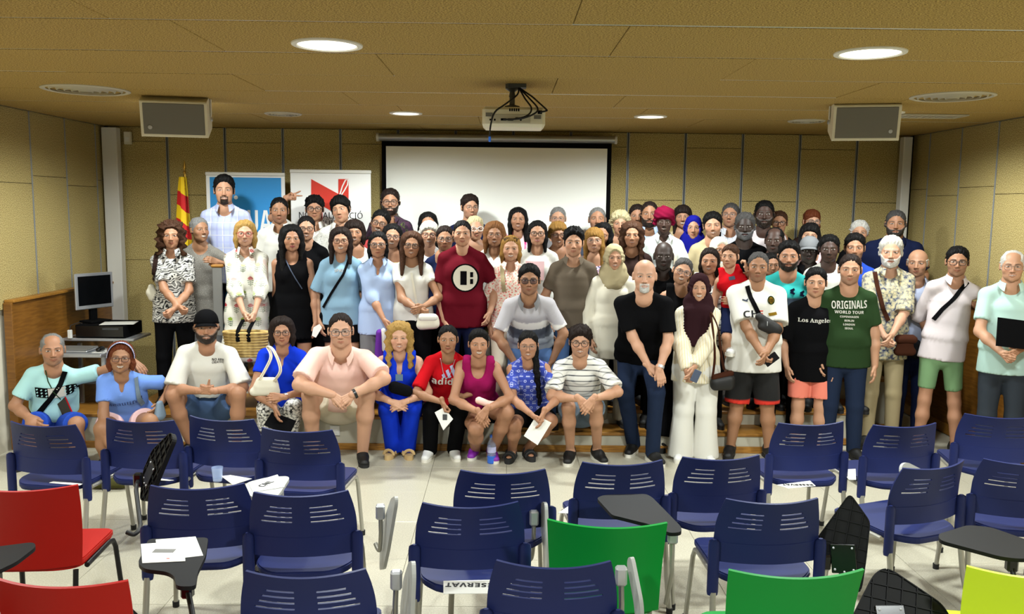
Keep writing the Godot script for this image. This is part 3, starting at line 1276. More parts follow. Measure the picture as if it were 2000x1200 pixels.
func ntex(n: FastNoiseLite, stops: Array, hard := false, size := 512, normal := false) -> NoiseTexture2D:
	var t := NoiseTexture2D.new()
	t.width = size
	t.height = size
	t.seamless = true
	t.noise = n
	if normal:
		t.as_normal_map = true
		t.bump_strength = 4.0
	else:
		t.color_ramp = ramp(stops, hard)
	return t

func pattern(key: String, tex: Texture2D, per_metre: float, rough := 0.9, world := false) -> StandardMaterial3D:
	var m := mat(key, "ffffff", rough)
	m.albedo_texture = tex
	m.uv1_triplanar = true
	m.uv1_world_triplanar = world
	m.uv1_scale = Vector3.ONE * per_metre
	return m

func img(w: int, h: int, f: Callable) -> ImageTexture:
	var im := Image.create(w, h, false, Image.FORMAT_RGB8)
	for y in h:
		for x in w:
			im.set_pixel(x, y, f.call(x, y))
	return ImageTexture.create_from_image(im)

func make_materials() -> void:
	# wood-wool acoustic board
	var wool := ntex(noise(0.085, FastNoiseLite.TYPE_SIMPLEX, 3, 4), [[0.0, "6c5c34"], [0.33, "8f7f50"], [0.5, "b4a570"], [0.68, "cfc08c"], [1.0, "e4d8aa"]], false, 1024)
	var wool_n := ntex(noise(0.10, FastNoiseLite.TYPE_SIMPLEX, 5, 3), [], false, 512, true)
	for q in [["wool_wall", Vector3(1.1, 1.1, 1.1), "efeada"], ["wool_ceiling", Vector3(0.9, 0.9, 1.5), "e6d2a6"]]:
		var m := pattern(q[0], wool, 1.0, 0.95, true)
		m.albedo_color = Color(q[2])
		m.uv1_scale = q[1]
		m.normal_enabled = true
		m.normal_texture = wool_n
		m.normal_scale = 0.22
	var terr := ntex(noise(0.11, FastNoiseLite.TYPE_CELLULAR, 9, 2), [[0.0, "b5b0a0"], [0.35, "d6d2c4"], [0.7, "e2dfd2"], [1.0, "c2bcaa"]], false, 1024)
	var m2 := pattern("terrazzo", terr, 0.9, 0.28, true)
	m2.albedo_color = Color("d2d0c8")
	m2.metallic_specular = 0.45
	var wood := noise(0.02, FastNoiseLite.TYPE_SIMPLEX, 12, 4)
	var wt := ntex(wood, [[0.0, "83571c"], [0.5, "9a6a26"], [1.0, "ad7b33"]], false, 512)
	var m3 := pattern("oak", wt, 1.0, 0.45, true)
	m3.uv1_scale = Vector3(0.35, 3.5, 0.35)
	m3.albedo_color = Color("c9bfae")
	var m4 := pattern("oak_long", wt, 1.0, 0.45, true)
	m4.uv1_scale = Vector3(0.5, 4.0, 4.0)
	mat("gap", "1c1813", 0.9)
	mat("aluminium", "b9bcbd", 0.35, 0.85)
	mat("rail_grey", "8c9092", 0.45, 0.25)
	mat("profile_dark", "55585a", 0.4, 0.8)
	mat("white_paint", "d9d8d2", 0.6)
	mat("plaster", "cfc9b6", 0.8)
	mat("riser", "b9b4a2", 0.7)
	mat("screen_white", "ebece6", 0.8)
	mat("black", "0b0b0d", 0.6)
	mat("black_gloss", "0a0a0c", 0.2)
	mat("rubber", "08080a", 0.75)
	mat("grille", "6d6c68", 0.7)
	mat("cream_plastic", "d9d5c4", 0.5)
	mat("vent_white", "b6b2a4", 0.6)
	mat("chair_blue", "1c2450", 0.45).metallic_specular = 0.3
	mat("chair_red", "9a140c", 0.45).metallic_specular = 0.3
	mat("chair_green", "0b8030", 0.45).metallic_specular = 0.3
	mat("chair_lime", "b9d40a", 0.4)
	mat("chair_metal", "a7a59c", 0.38, 0.7)
	mat("black_metal", "121214", 0.45, 0.3)
	mat("tablet_black", "0e0e10", 0.55).metallic_specular = 0.3
	mat("tablet_grey", "9c9d99", 0.4)
	mat("paper", "d8d7d0", 0.8)
	mat("ink", "1b1b1f", 0.7)
	mat("red_ink", "c9301f", 0.7)
	mat("banner_blue", "1b86c9", 0.6)
	mat("banner_white", "e6e6e4", 0.6)
	mat("flag_yellow", "eec50f", 0.75)
	mat("flag_red", "c8171c", 0.75)
	mat("brass", "c9a24a", 0.3, 0.9)
	mat("silver", "b4b6ba", 0.35, 0.6)
	mat("lcd", "0a0b0d", 0.15)
	mat("grey_dark", "3a3b3d", 0.6)
	mat("straw", "b89a55", 0.9)
	var st := ntex(noise(0.03, FastNoiseLite.TYPE_SIMPLEX, 31, 2), [[0.0, "8e7136"], [0.5, "b8995a"], [1.0, "d6bd80"]], false, 256)
	var ms := pattern("straw", st, 4.0, 0.9)
	ms.uv1_scale = Vector3(2, 14, 2)
	var gl := mat("glass", "ffffff", 0.02)
	gl.transparency = BaseMaterial3D.TRANSPARENCY_ALPHA
	gl.albedo_color = Color(1.0, 1.0, 1.0, 0.02)
	gl.metallic_specular = 0.2
	var wb := mat("bottle_clear", "c9dcff", 0.05)
	wb.transparency = BaseMaterial3D.TRANSPARENCY_ALPHA
	wb.albedo_color = Color(0.75, 0.84, 1.0, 0.25)
	mat("bottle_blue", "2e66c8", 0.25)
	var lm := mat("lamp_glow", "ffffff", 0.5)
	lm.emission_enabled = true
	lm.emission = Color(1.0, 0.97, 0.88)
	lm.emission_energy_multiplier = 3.5
	var sk := mat("skin", "ffffff", 0.52)
	sk.vertex_color_use_as_albedo = true
	sk.metallic_specular = 0.42

# ------------------------------------------------------------------ room
func board(parent: Node3D, called: String, c: Vector3, s: Vector3, m: String, bev := 0.003) -> MeshInstance3D:
	var mb := MB.new()
	mb.box(Vector3.ZERO, s, bev)
	return put(called, mb.done(), M[m], parent, c)

func slab(called: String, c: Vector3, s: Vector3, m: String) -> MeshInstance3D:
	var mb := MB.new()
	mb.box(Vector3.ZERO, s)
	return struct(called, mb.done(), M[m], c)

func make_room() -> void:
	var midx := (WL + WR) * 0.5
	var wide := WR - WL
	var midz := (BACK + FRONT) * 0.5
	var deep := FRONT - BACK
	var fl := slab("floor", Vector3(midx, -0.06, midz), Vector3(wide + 0.6, 0.1, deep + 0.6), "riser")
	var tile := MB.new()
	tile.box(Vector3.ZERO, Vector3(0.5975, 0.01, 0.5975), 0.0012)
	var tm := tile.done()
	var nx := int(ceil(wide / 0.6))
	for iz in range(0, 15):
		for ix in nx:
			var p := Vector3(WL + 0.3 + 0.6 * ix, 0.055, BACK + 0.25 + 0.6 * iz - midz)
			if p.z + midz < -7.4 or p.x > WR + 0.1:
				continue
			put("tile", tm, M.terrazzo, fl, Vector3(p.x - midx, 0.055, p.z))
	slab("floor_rear", Vector3(midx, -0.005, (FRONT - 0.3) * 0.5 + 0.0), Vector3(wide, 0.009, FRONT + 0.3), "terrazzo")
	# ceiling: a dark slab with boards hung under it and metal rails between
	var ce := slab("ceiling", Vector3(midx, CEIL + 0.08, midz), Vector3(wide + 0.6, 0.1, deep + 0.6), "gap")
	var zs := [BACK]
	var q := -8.35
	while q < FRONT:
		zs.append(q)
		q += 0.76
	zs.append(FRONT)
	var rng := RandomNumberGenerator.new()
	rng.seed = 7
	for k in zs.size() - 1:
		var z0: float = zs[k] + 0.011
		var z1: float = zs[k + 1] - 0.011
		var x := WL - rng.randf_range(0.0, 1.6)
		while x < WR:
			var x1 := minf(x + 2.0, WR)
			var xa := maxf(x, WL)
			if x1 - xa > 0.05:
				board(ce, "panel", Vector3((xa + x1) * 0.5 - midx, -0.065 + rng.randf_range(-0.0015, 0.0015), (z0 + z1) * 0.5 - midz), Vector3(x1 - xa - 0.004, 0.03, z1 - z0), "wool_ceiling", 0.002)
			x += 2.0
		if k > 0:
			board(ce, "rail", Vector3(0, -0.068, zs[k] - midz), Vector3(wide, 0.022, 0.013), "aluminium", 0.002)
	# back wall: boards between upright rails
	var wb := slab("wall_back", Vector3(midx, CEIL * 0.5, BACK - 0.10), Vector3(wide + 0.6, CEIL + 0.3, 0.12), "gap")
	var edges := [WL]
	var e := -3.544
	while e < WR - 0.15:
		edges.append(e)
		e += 0.6033
	edges.append(WR)
	for k in edges.size() - 1:
		var x0: float = edges[k] + 0.014
		var x1: float = edges[k + 1] - 0.014
		var cuts: Array = [0.0, 1.2, 2.19, CEIL] if k % 2 == 1 else [0.0, 1.5, 2.74, CEIL]
		for j in 3:
			board(wb, "panel", Vector3((x0 + x1) * 0.5 - midx, (cuts[j] + cuts[j + 1]) * 0.5 - CEIL * 0.5, 0.08), Vector3(x1 - x0, cuts[j + 1] - cuts[j] - 0.004, 0.04), "wool_wall", 0.002)
		if k > 0:
			for sg in [-1.0, 1.0]:
				board(wb, "rail", Vector3(edges[k] - midx + sg * 0.010, 0, 0.088), Vector3(0.008, CEIL, 0.036), "rail_grey", 0.001)
			board(wb, "rail", Vector3(edges[k] - midx, 0, 0.078), Vector3(0.014, CEIL, 0.02), "profile_dark", 0.001)
	# side walls
	for side in [0, 1]:
		var x: float = WL if side == 0 else WR
		var sg: float = -1.0 if side == 0 else 1.0
		var w := slab("wall_left" if side == 0 else "wall_right", Vector3(x + sg * 0.12, CEIL * 0.5, midz), Vector3(0.16, CEIL + 0.3, deep + 0.6), "plaster")
		var zz: float = -8.78 if side == 0 else -8.64
		var zl := [BACK]
		while zz < FRONT:
			zl.append(zz)
			zz += 0.6
		zl.append(FRONT)
		for k in zl.size() - 1:
			var z0: float = zl[k] + 0.010
			var z1: float = zl[k + 1] - 0.010
			var cut: float = 2.33 if k % 2 == 0 else 2.26
			for j in 2:
				var y0: float = 1.2 if j == 0 else cut
				var y1: float = cut if j == 0 else CEIL
				board(w, "panel", Vector3(-sg * 0.09, (y0 + y1) * 0.5 - CEIL * 0.5, (z0 + z1) * 0.5 - midz), Vector3(0.03, y1 - y0 - 0.004, z1 - z0), "wool_wall", 0.002)
			if k > 0:
				board(w, "rail", Vector3(-sg * 0.093, 0.6, zl[k] - midz), Vector3(0.03, CEIL - 1.2, 0.017), "rail_grey", 0.001)
		# oak wainscot with a ledge
		var len := (-7.05 - BACK) if side == 0 else (-5.0 - BACK)
		var tr := slab("trim_1" if side == 0 else "trim_2", Vector3(x - sg * 0.02, 0.63, BACK + len * 0.5), Vector3(0.05, 1.26, len), "oak")
		board(tr, "ledge", Vector3(-sg * 0.012, 0.64, 0), Vector3(0.085, 0.024, len + 0.01), "oak_long", 0.004)
		board(tr, "skirting", Vector3(-sg * 0.03, -0.58, 0), Vector3(0.014, 0.10, len), "oak_long", 0.003)
		board(tr, "end_board", Vector3(-sg * 0.006, 0, len * 0.5 + 0.012), Vector3(0.07, 1.26, 0.024), "oak", 0.003)
	slab("wall_front", Vector3(midx, CEIL * 0.5, FRONT + 0.08), Vector3(wide + 0.6, CEIL + 0.3, 0.12), "plaster")
	# white pipe casings in the back corners
	for q2 in [[-4.08, 0.155], [4.165, 0.09]]:
		var mb := MB.new()
		mb.box(Vector3.ZERO, Vector3(q2[1], CEIL - 0.02, 0.10), 0.006)
		struct("trim_3" if q2[0] < 0 else "trim_4", mb.done(), M.white_paint, Vector3(q2[0], CEIL * 0.5 - 0.01, BACK + 0.10))
	# the stage: platform and the low step in front of it
	var pf := thing("stage_platform", "low grey stage platform with oak nosing under the crowd", "platform", Vector3(0, 0, -7.12))
	stage_block(pf, -3.3, 0.0, -0.0, -0.88, 0.0, 0.30)
	stage_block(pf, -3.95, -3.3, -0.0, -0.33, 0.0, 0.30)
	stage_block(pf, 0.0, 3.3, -0.30, -0.88, 0.0, 0.30)
	stage_block(pf, -3.3, 3.7, -0.83, -1.86, 0.0, 0.50)
	stage_block(pf, 0.0, 2.45, -0.0, -0.31, 0.0, 0.175)
	var so := MB.new()
	so.box(Vector3.ZERO, Vector3(0.085, 0.085, 0.012), 0.003)
	so.box(Vector3(0, 0, 0.006), Vector3(0.05, 0.05, 0.006), 0.002)
	put("socket", so.done(), M.white_paint, pf, Vector3(-1.45, 0.17, 0.004))

func stage_block(parent: Node3D, x0: float, x1: float, z0: float, z1: float, y0: float, y1: float) -> void:
	board(parent, "riser", Vector3((x0 + x1) * 0.5, (y0 + y1 - 0.03) * 0.5, (z0 + z1) * 0.5 - 0.006), Vector3(x1 - x0, y1 - y0 - 0.03, z0 - z1), "riser", 0.003)
	board(parent, "tread", Vector3((x0 + x1) * 0.5, y1 - 0.014, (z0 + z1) * 0.5), Vector3(x1 - x0 + 0.02, 0.028, z0 - z1 + 0.016), "oak_long", 0.004)
	board(parent, "skirting", Vector3((x0 + x1) * 0.5, 0.030, z0 + 0.004), Vector3(x1 - x0, 0.06, 0.012), "oak_long", 0.003)

func lamp(label: String, x: float, d: float, big := 0.145) -> void:
	var o := thing("ceiling_lamp", label, "ceiling lamp", Vector3(x, CEIL, -d), 0.0, "round recessed ceiling lamps")
	var mb := MB.new()
	mb.lathe([Vector2(big + 0.030, 0.0), Vector2(big + 0.028, -0.007), Vector2(big + 0.004, -0.010), Vector2(big - 0.002, -0.004)], 40)
	put("lamp_ring", mb.done(), M.white_paint, o)
	mb = MB.new()
	mb.lathe([Vector2(big, -0.004), Vector2(big * 0.7, -0.0065), Vector2(0.0005, -0.0075)], 40)
	put("lamp_disc", mb.done(), M.lamp_glow, o)
	var l := SpotLight3D.new()
	l.name = "lamp_light"
	l.spot_angle = 85.0
	l.spot_angle_attenuation = 0.5
	l.spot_range = 20.0
	l.spot_attenuation = 2.0
	l.light_size = big * 0.85
	l.light_energy = LAMP * (1.0 if big > 0.14 else 0.62)
	l.light_color = Color(0.975, 1.0, 0.99)
	l.shadow_enabled = true
	l.rotation.x = -PI / 2
	l.position = Vector3(0, -0.03, 0)
	o.add_child(l)

func make_ceiling_things() -> void:
	lamp("round lit ceiling lamp in line with the white banner", -0.89, 4.31)
	lamp("round lit ceiling lamp next to the large vent over the checked-shirt side", 1.82, 4.34)
	lamp("small-looking lit ceiling lamp above the red and white banner", -0.86, 7.38, 0.112)
	lamp("small-looking lit ceiling lamp over the screen's edge beside the projector", 1.24, 7.40, 0.112)
	lamp("round lit ceiling lamp hidden behind the flag-side loudspeaker", -2.62, 6.90, 0.112)
	lamp("round lit ceiling lamp hidden behind the wall-side loudspeaker", 3.05, 6.90, 0.112)
	for q in [[-3.4, 4.3, "over the red chairs by the wall"], [3.5, 4.3, "over the yellow-green chair by the wall"], [-0.89, 1.0, "behind the red chairs"], [1.82, 1.0, "behind the green chairs"]]:
		lamp("round lit ceiling lamp " + q[2], q[0], q[1])
	# round air diffusers
	for q in [[168, 175, 0.29, "large round white air vent near the side wall and monitor"], [1860, 188, 0.27, "large round white air vent beside the lit lamp and loudspeaker"], [553, 222, 0.16, "small round dark vent in the ceiling above the blue banner"], [1575, 236, 0.16, "small round dull vent in the ceiling behind the loudspeaker"]]:
		var p := aty(q[0], q[1], CEIL)
		var o := thing("air_vent", q[3], "vent", Vector3(p.x, CEIL, p.z))
		var R: float = q[2]
		var mb := MB.new()
		mb.lathe([Vector2(R, 0), Vector2(R, -0.006), Vector2(R * 0.93, -0.012), Vector2(R * 0.88, -0.004)], 44)
		put("rim", mb.done(), M.vent_white, o)
		for k in 5:
			mb = MB.new()
			var r: float = R * (0.80 - 0.16 * k)
			mb.lathe([Vector2(r + R * 0.04, 0.006), Vector2(r, -0.012 - 0.002 * k), Vector2(r - R * 0.02, -0.012 - 0.002 * k), Vector2(r + R * 0.02, 0.006)], 40)
			put("vane", mb.done(), M.vent_white, o)
		mb = MB.new()
		mb.lathe([Vector2(R * 0.9, 0.004), Vector2(0.0005, 0.004)], 36)
		put("backing", mb.done(), M.grey_dark, o)
	var rp := aty(1815, 226, CEIL)
	var rv := thing("ceiling_grille", "flat rectangular ceiling grille behind the wall-side loudspeaker", "vent", Vector3(rp.x, CEIL, rp.z))
	for sx in [-1.0, 1.0]:
		board(rv, "frame", Vector3(sx * 0.26, -0.006, 0), Vector3(0.02, 0.012, 0.24), "vent_white", 0.002)
		board(rv, "frame", Vector3(0, -0.006, sx * 0.11), Vector3(0.50, 0.012, 0.02), "vent_white", 0.002)
	for k in 9:
		board(rv, "slat", Vector3(-0.22 + 0.055 * k, -0.006, 0), Vector3(0.018, 0.008, 0.20), "vent_white", 0.001)

# a slice of five corners, pushed along x
func loudspeaker(label: String, at: Vector3, turn: float) -> void:
	var o := thing("loudspeaker", label, "loudspeaker", at, turn)
	var prof := round_poly([Vector2(0.13, -0.155), Vector2(0.175, 0.105), Vector2(0.05, 0.16), Vector2(-0.10, 0.13), Vector2(-0.10, -0.06)], 0.014, 3)
	var mb := MB.new()
	# xz polygon of the prism becomes the side outline: x -> forward, z -> up
	mb.prism(prof, -0.235, 0.235, Transform3D(Basis(Vector3(0, 0, 1), Vector3(1, 0, 0), Vector3(0, 1, 0)), Vector3.ZERO))
	put("cabinet", mb.done(), M.cream_plastic, o)
	var n := Vector3(0, -0.045, 0.26).normalized()
	var ang := atan2(0.045, 0.26)
	mb = MB.new()
	mb.box(Vector3.ZERO, Vector3(0.43, 0.225, 0.008), 0.003)
	var gr := put("grille", mb.done(), M.grille, o, Vector3(0, -0.022, 0.154))
	gr.rotation.x = ang
	mb = MB.new()
	mb.lathe([Vector2(0.016, 0), Vector2(0.014, 0.004), Vector2(0.0005, 0.005)], 18)
	var bd := put("badge", mb.done(), M.silver, o, Vector3(-0.17 * signf(turn + 0.001), -0.085, 0.149))
	bd.rotation.x = PI / 2 + ang
	for sx in [-1.0, 1.0]:
		mb = MB.new()
		mb.box(Vector3(0, 0.07, 0), Vector3(0.006, 0.22, 0.035), 0.002)
		put("bracket_arm", mb.done(), M.white_paint, o, Vector3(sx * 0.243, 0.06, 0.0))
		mb = MB.new()
		mb.lathe([Vector2(0.016, -0.006), Vector2(0.016, 0.006), Vector2(0.0005, 0.007)], 14, Vector3.ZERO, Basis(Vector3(0, 0, 1), -PI / 2))
		put("bolt", mb.done(), M.silver, o, Vector3(sx * 0.247, 0.0, 0.0))
	mb = MB.new()
	mb.box(Vector3.ZERO, Vector3(0.492, 0.006, 0.04), 0.002)
	put("bracket", mb.done(), M.white_paint, o, Vector3(0, 0.238, 0.0))

func make_wall_things() -> void:
	var a := atd(347, 231, 6.55)
	loudspeaker("cream wedge loudspeaker hung from the ceiling over the flag side", Vector3(a.x, a.y, a.z), 0.20)
	a = atd(1685, 238, 6.5)
	loudspeaker("cream wedge loudspeaker hung from the ceiling beside the white wall casing", Vector3(a.x, a.y, a.z), -0.22)
	# projection screen
	var sc := thing("projection_screen", "white pull-down projection screen with black border behind the crowd", "screen", Vector3(-0.095, 0, BACK + 0.16))
	var mb := MB.new()
	mb.tube([Vector3(-1.22, 2.80, 0), Vector3(1.22, 2.80, 0)], 0.038, 20)
	put("housing", mb.done(), M.aluminium, sc)
	for sx in [-1.0, 1.0]:
		mb = MB.new()
		mb.lathe([Vector2(0.0005, -0.012), Vector2(0.043, -0.012), Vector2(0.043, 0.012), Vector2(0.0005, 0.012)], 20, Vector3.ZERO, Basis(Vector3(0, 0, 1), PI / 2))
		put("end_cap", mb.done(), M.white_paint, sc, Vector3(sx * 1.225, 2.80, 0))
	board(sc, "border", Vector3(0, 1.82, 0), Vector3(2.37, 1.94, 0.002), "black", 0.0)
	board(sc, "sheet", Vector3(0, 1.76, 0.004), Vector3(2.28, 1.90, 0.002), "screen_white", 0.0)
	mb = MB.new()
	mb.tube([Vector3(-1.19, 0.85, 0), Vector3(1.19, 0.85, 0)], 0.014, 12)
	put("weight_bar", mb.done(), M.black_metal, sc)
	# small white box on the wall by the casing
	var wb := thing("wall_sensor", "small white sensor box high on the wall beside the casing", "sensor", Vector3(-3.93, 2.77, BACK + 0.045))
	board(wb, "housing", Vector3.ZERO, Vector3(0.07, 0.13, 0.045), "cream_plastic", 0.006)
	board(wb, "lens", Vector3(0, -0.015, 0.024), Vector3(0.045, 0.05, 0.008), "white_paint", 0.003)
	make_projector()
	make_banners()
	make_flag()
	make_trolley()

func text_mesh(t: String, size: float, font := "Droid Sans", bold := false) -> TextMesh:
	var f := SystemFont.new()
	f.font_names = PackedStringArray([font])
	if bold:
		f.font_weight = 700
	var m := TextMesh.new()
	m.text = t
	m.font = f
	m.font_size = 48
	m.pixel_size = size / 48.0
	m.depth = 0.0012
	m.curve_step = 2.0
	return m

func letters(parent: Node3D, t: String, size: float, at: Vector3, m: String, font := "Droid Sans", stretch := Vector2.ONE, bold := false, called := "lettering") -> MeshInstance3D:
	var o := put(called, text_mesh(t, size, font, bold), M[m], parent, at)
	o.scale = Vector3(stretch.x, stretch.y, 1)
	return o

func make_projector() -> void:
	var at := atd(1003, 233, 5.6)
	var o := thing("projector", "white ceiling projector with dangling black cables", "projector", Vector3(at.x, at.y, at.z))
	var mb := MB.new()
	mb.box(Vector3.ZERO, Vector3(0.40, 0.125, 0.30), 0.018)
	put("casing", mb.done(), M.cream_plastic, o)
	board(o, "port_panel", Vector3(-0.02, -0.012, 0.151), Vector3(0.25, 0.055, 0.004), "vent_white", 0.001)
	for q in [[-0.145, -0.02, 0.016, 0.010], [-0.12, -0.02, 0.010, 0.012], [-0.065, -0.018, 0.034, 0.014], [-0.02, -0.018, 0.034, 0.014], [0.02, -0.010, 0.020, 0.012], [0.045, -0.020, 0.010, 0.010], [0.165, 0.030, 0.028, 0.022]]:
		board(o, "port", Vector3(q[0], q[1], 0.1535), Vector3(q[2], q[3], 0.006), "black", 0.001)
	for k in 5:
		board(o, "vent_slot", Vector3(-0.025 + 0.014 * k, 0.043, 0.151), Vector3(0.009, 0.018, 0.004), "black", 0.0)
	for q in [[-0.155, 0.012], [0.15, -0.0]]:
		board(o, "rating_plate", Vector3(q[0], q[1], 0.1515), Vector3(0.045, 0.024, 0.003), "grille", 0.0)
	mb = MB.new()
	mb.lathe([Vector2(0.05, 0.0), Vector2(0.05, 0.02), Vector2(0.018, 0.03), Vector2(0.018, 0.075), Vector2(0.022, 0.08), Vector2(0.016, 0.11), Vector2(0.045, 0.13), Vector2(0.045, 0.16)], 20)
	put("ceiling_mount", mb.done(), M.profile_dark, o, Vector3(-0.01, 0.062, 0.0))
	mb = MB.new()
	mb.tube([Vector3(-0.01, 0.20, 0), Vector3(-0.01, CEIL - at.y, 0)], 0.018, 12)
	put("mount_pole", mb.done(), M.silver, o)
	mb = MB.new()
	mb.box(Vector3(0.02, CEIL - at.y - 0.012, 0), Vector3(0.12, 0.024, 0.10), 0.003)
	put("mount_plate", mb.done(), M.grey_dark, o)
	var cables := [
		[Vector3(0.03, 0.20, 0.02), Vector3(0.02, 0.14, 0.12), Vector3(-0.06, 0.07, 0.18), Vector3(-0.12, 0.02, 0.20), Vector3(-0.145, -0.06, 0.20), Vector3(-0.15, -0.13, 0.20)],
		[Vector3(0.03, 0.20, 0.02), Vector3(0.07, 0.12, 0.10), Vector3(0.11, 0.05, 0.18), Vector3(0.08, 0.0, 0.21), Vector3(0.0, -0.02, 0.20), Vector3(-0.065, -0.018, 0.16)],
		[Vector3(0.03, 0.20, 0.02), Vector3(0.10, 0.12, 0.10), Vector3(0.15, 0.05, 0.17), Vector3(0.12, 0.01, 0.21), Vector3(0.05, -0.015, 0.20), Vector3(-0.02, -0.018, 0.16)],
		[Vector3(0.03, 0.20, 0.02), Vector3(0.12, 0.13, 0.10), Vector3(0.20, 0.05, 0.17), Vector3(0.20, 0.035, 0.18), Vector3(0.165, 0.030, 0.16)],
	]
	for c in cables:
		var cv := Curve3D.new()
		for k in c.size():
			var t: Vector3 = (c[mini(k + 1, c.size() - 1)] - c[maxi(k - 1, 0)]) * 0.18
			cv.add_point(c[k], -t, t)
		mb = MB.new()
		mb.tube(Array(cv.tessellate(4, 3)), 0.0055, 8)
		put("cable", mb.done(), M.rubber, o)
	mb = MB.new()
	mb.box(Vector3(-0.15, -0.145, 0.20), Vector3(0.016, 0.034, 0.012), 0.003)
	put("cable_plug", mb.done(), M.bottle_blue, o)

func flat_shape(poly: PackedVector2Array, thick: float) -> ArrayMesh:
	var mb := MB.new()
	mb.prism(poly, 0.0, thick, Transform3D(Basis(Vector3(1, 0, 0), Vector3(0, 0, 1), Vector3(0, 1, 0)), Vector3.ZERO))
	return mb.done()

func banner(label: String, x0: float, x1: float, y_top: float, d: float) -> Node3D:
	var o := thing("roll_up_banner", label, "banner", Vector3((x0 + x1) * 0.5, 0.50, -d))
	var w := x1 - x0
	var h := y_top - 0.50
	board(o, "sheet", Vector3(0, h * 0.5 + 0.03, 0), Vector3(w - 0.01, h - 0.06, 0.003), "banner_white", 0.0)
	board(o, "top_bar", Vector3(0, h - 0.012, 0.002), Vector3(w, 0.035, 0.022), "white_paint", 0.006)
	board(o, "base", Vector3(0, 0.035, -0.02), Vector3(w + 0.03, 0.07, 0.12), "silver", 0.012)
	var mb := MB.new()
	mb.tube([Vector3(0, 0.05, -0.02), Vector3(0, h - 0.02, -0.014)], 0.008, 8)
	put("pole", mb.done(), M.silver, o)
	return o

func make_banners() -> void:
	var d := 8.66
	var a := atd(401, 337, d)
	var b := atd(557, 337, d)
	var o := banner("blue roll-up banner with white border behind the tall checked-shirt man", a.x, b.x, a.y, d)
	var w := b.x - a.x
	var h := a.y - 0.50
	var p0 := atd(409, 346, d)
	board(o, "blue_field", Vector3(0, (p0.y - 0.5 + 0.25) * 0.5, 0.003), Vector3(w - 0.085, p0.y - 0.5 - 0.25, 0.003), "banner_blue", 0.0)
	var t := atd(517, 434, d)
	letters(o, "IQUAL", 0.31, Vector3(t.x - 0.115 - o.position.x, t.y - 0.5, 0.006), "banner_white", "Droid Sans", Vector2(0.62, 1.0), true)
	var mb := MB.new()
	mb.lathe([Vector2(0.0005, 0.0), Vector2(0.020, 0.0), Vector2(0.020, 0.002), Vector2(0.0005, 0.002)], 20, Vector3.ZERO, Basis(Vector3(1, 0, 0), PI / 2))
	t = atd(461, 386, d)
	put("dot_mark", mb.done(), M.banner_white, o, Vector3(t.x - o.position.x, t.y - 0.5, 0.004))
	# white banner with the red emblem
	d = 8.60
	a = atd(566, 332, d)
	b = atd(725, 332, d)
	o = banner("white roll-up banner with a red block-letter emblem", a.x, b.x, a.y, d)
	var ox := o.position.x
	var sc := d / F
	var em := func(px: float, py: float) -> Vector2:
		var q := atd(px, py, 8.60)
		return Vector2(q.x - ox, q.y - 0.5)
	# the upright, the slanting stroke and the other upright of the letter
	put("emblem_stroke", flat_shape(PackedVector2Array([em.call(608, 350), em.call(661, 379), em.call(661, 405), em.call(681, 405), em.call(681, 420), em.call(661, 420), em.call(608, 390)]), 0.003), M.red_ink, o, Vector3(0, 0, 0.002))
	put("emblem_stroke", flat_shape(PackedVector2Array([em.call(608, 352), em.call(630, 372), em.call(630, 440), em.call(608, 440)]), 0.003), M.red_ink, o, Vector3(0, 0, 0.0025))
	put("emblem_stroke", flat_shape(PackedVector2Array([em.call(661, 350), em.call(681, 350), em.call(681, 405), em.call(661, 405)]), 0.003), M.red_ink, o, Vector3(0, 0, 0.003))
	var loop := [em.call(664, 380), em.call(669, 364), em.call(675, 352), em.call(680, 351), em.call(679, 361), em.call(673, 372), em.call(667, 381), em.call(663, 388)]
	var pts := []
	for q in loop:
		pts.append(Vector3(q.x, q.y, 0.007))
	mb = MB.new()
	mb.tube(pts, 0.007, 8, true, 0.35, Vector3(0, 0, 1))
	put("emblem_loop", mb.done(), M.banner_white, o)
	var tp: Vector2 = em.call(646, 421)
	letters(o, "NORMALITZACIÓ", 0.085, Vector3(tp.x, tp.y, 0.005), "ink", "Droid Sans", Vector2(1.0, 1.0), false)
	tp = em.call(646, 437)
	letters(o, "LINGÜÍSTICA", 0.085, Vector3(tp.x, tp.y, 0.005), "ink")

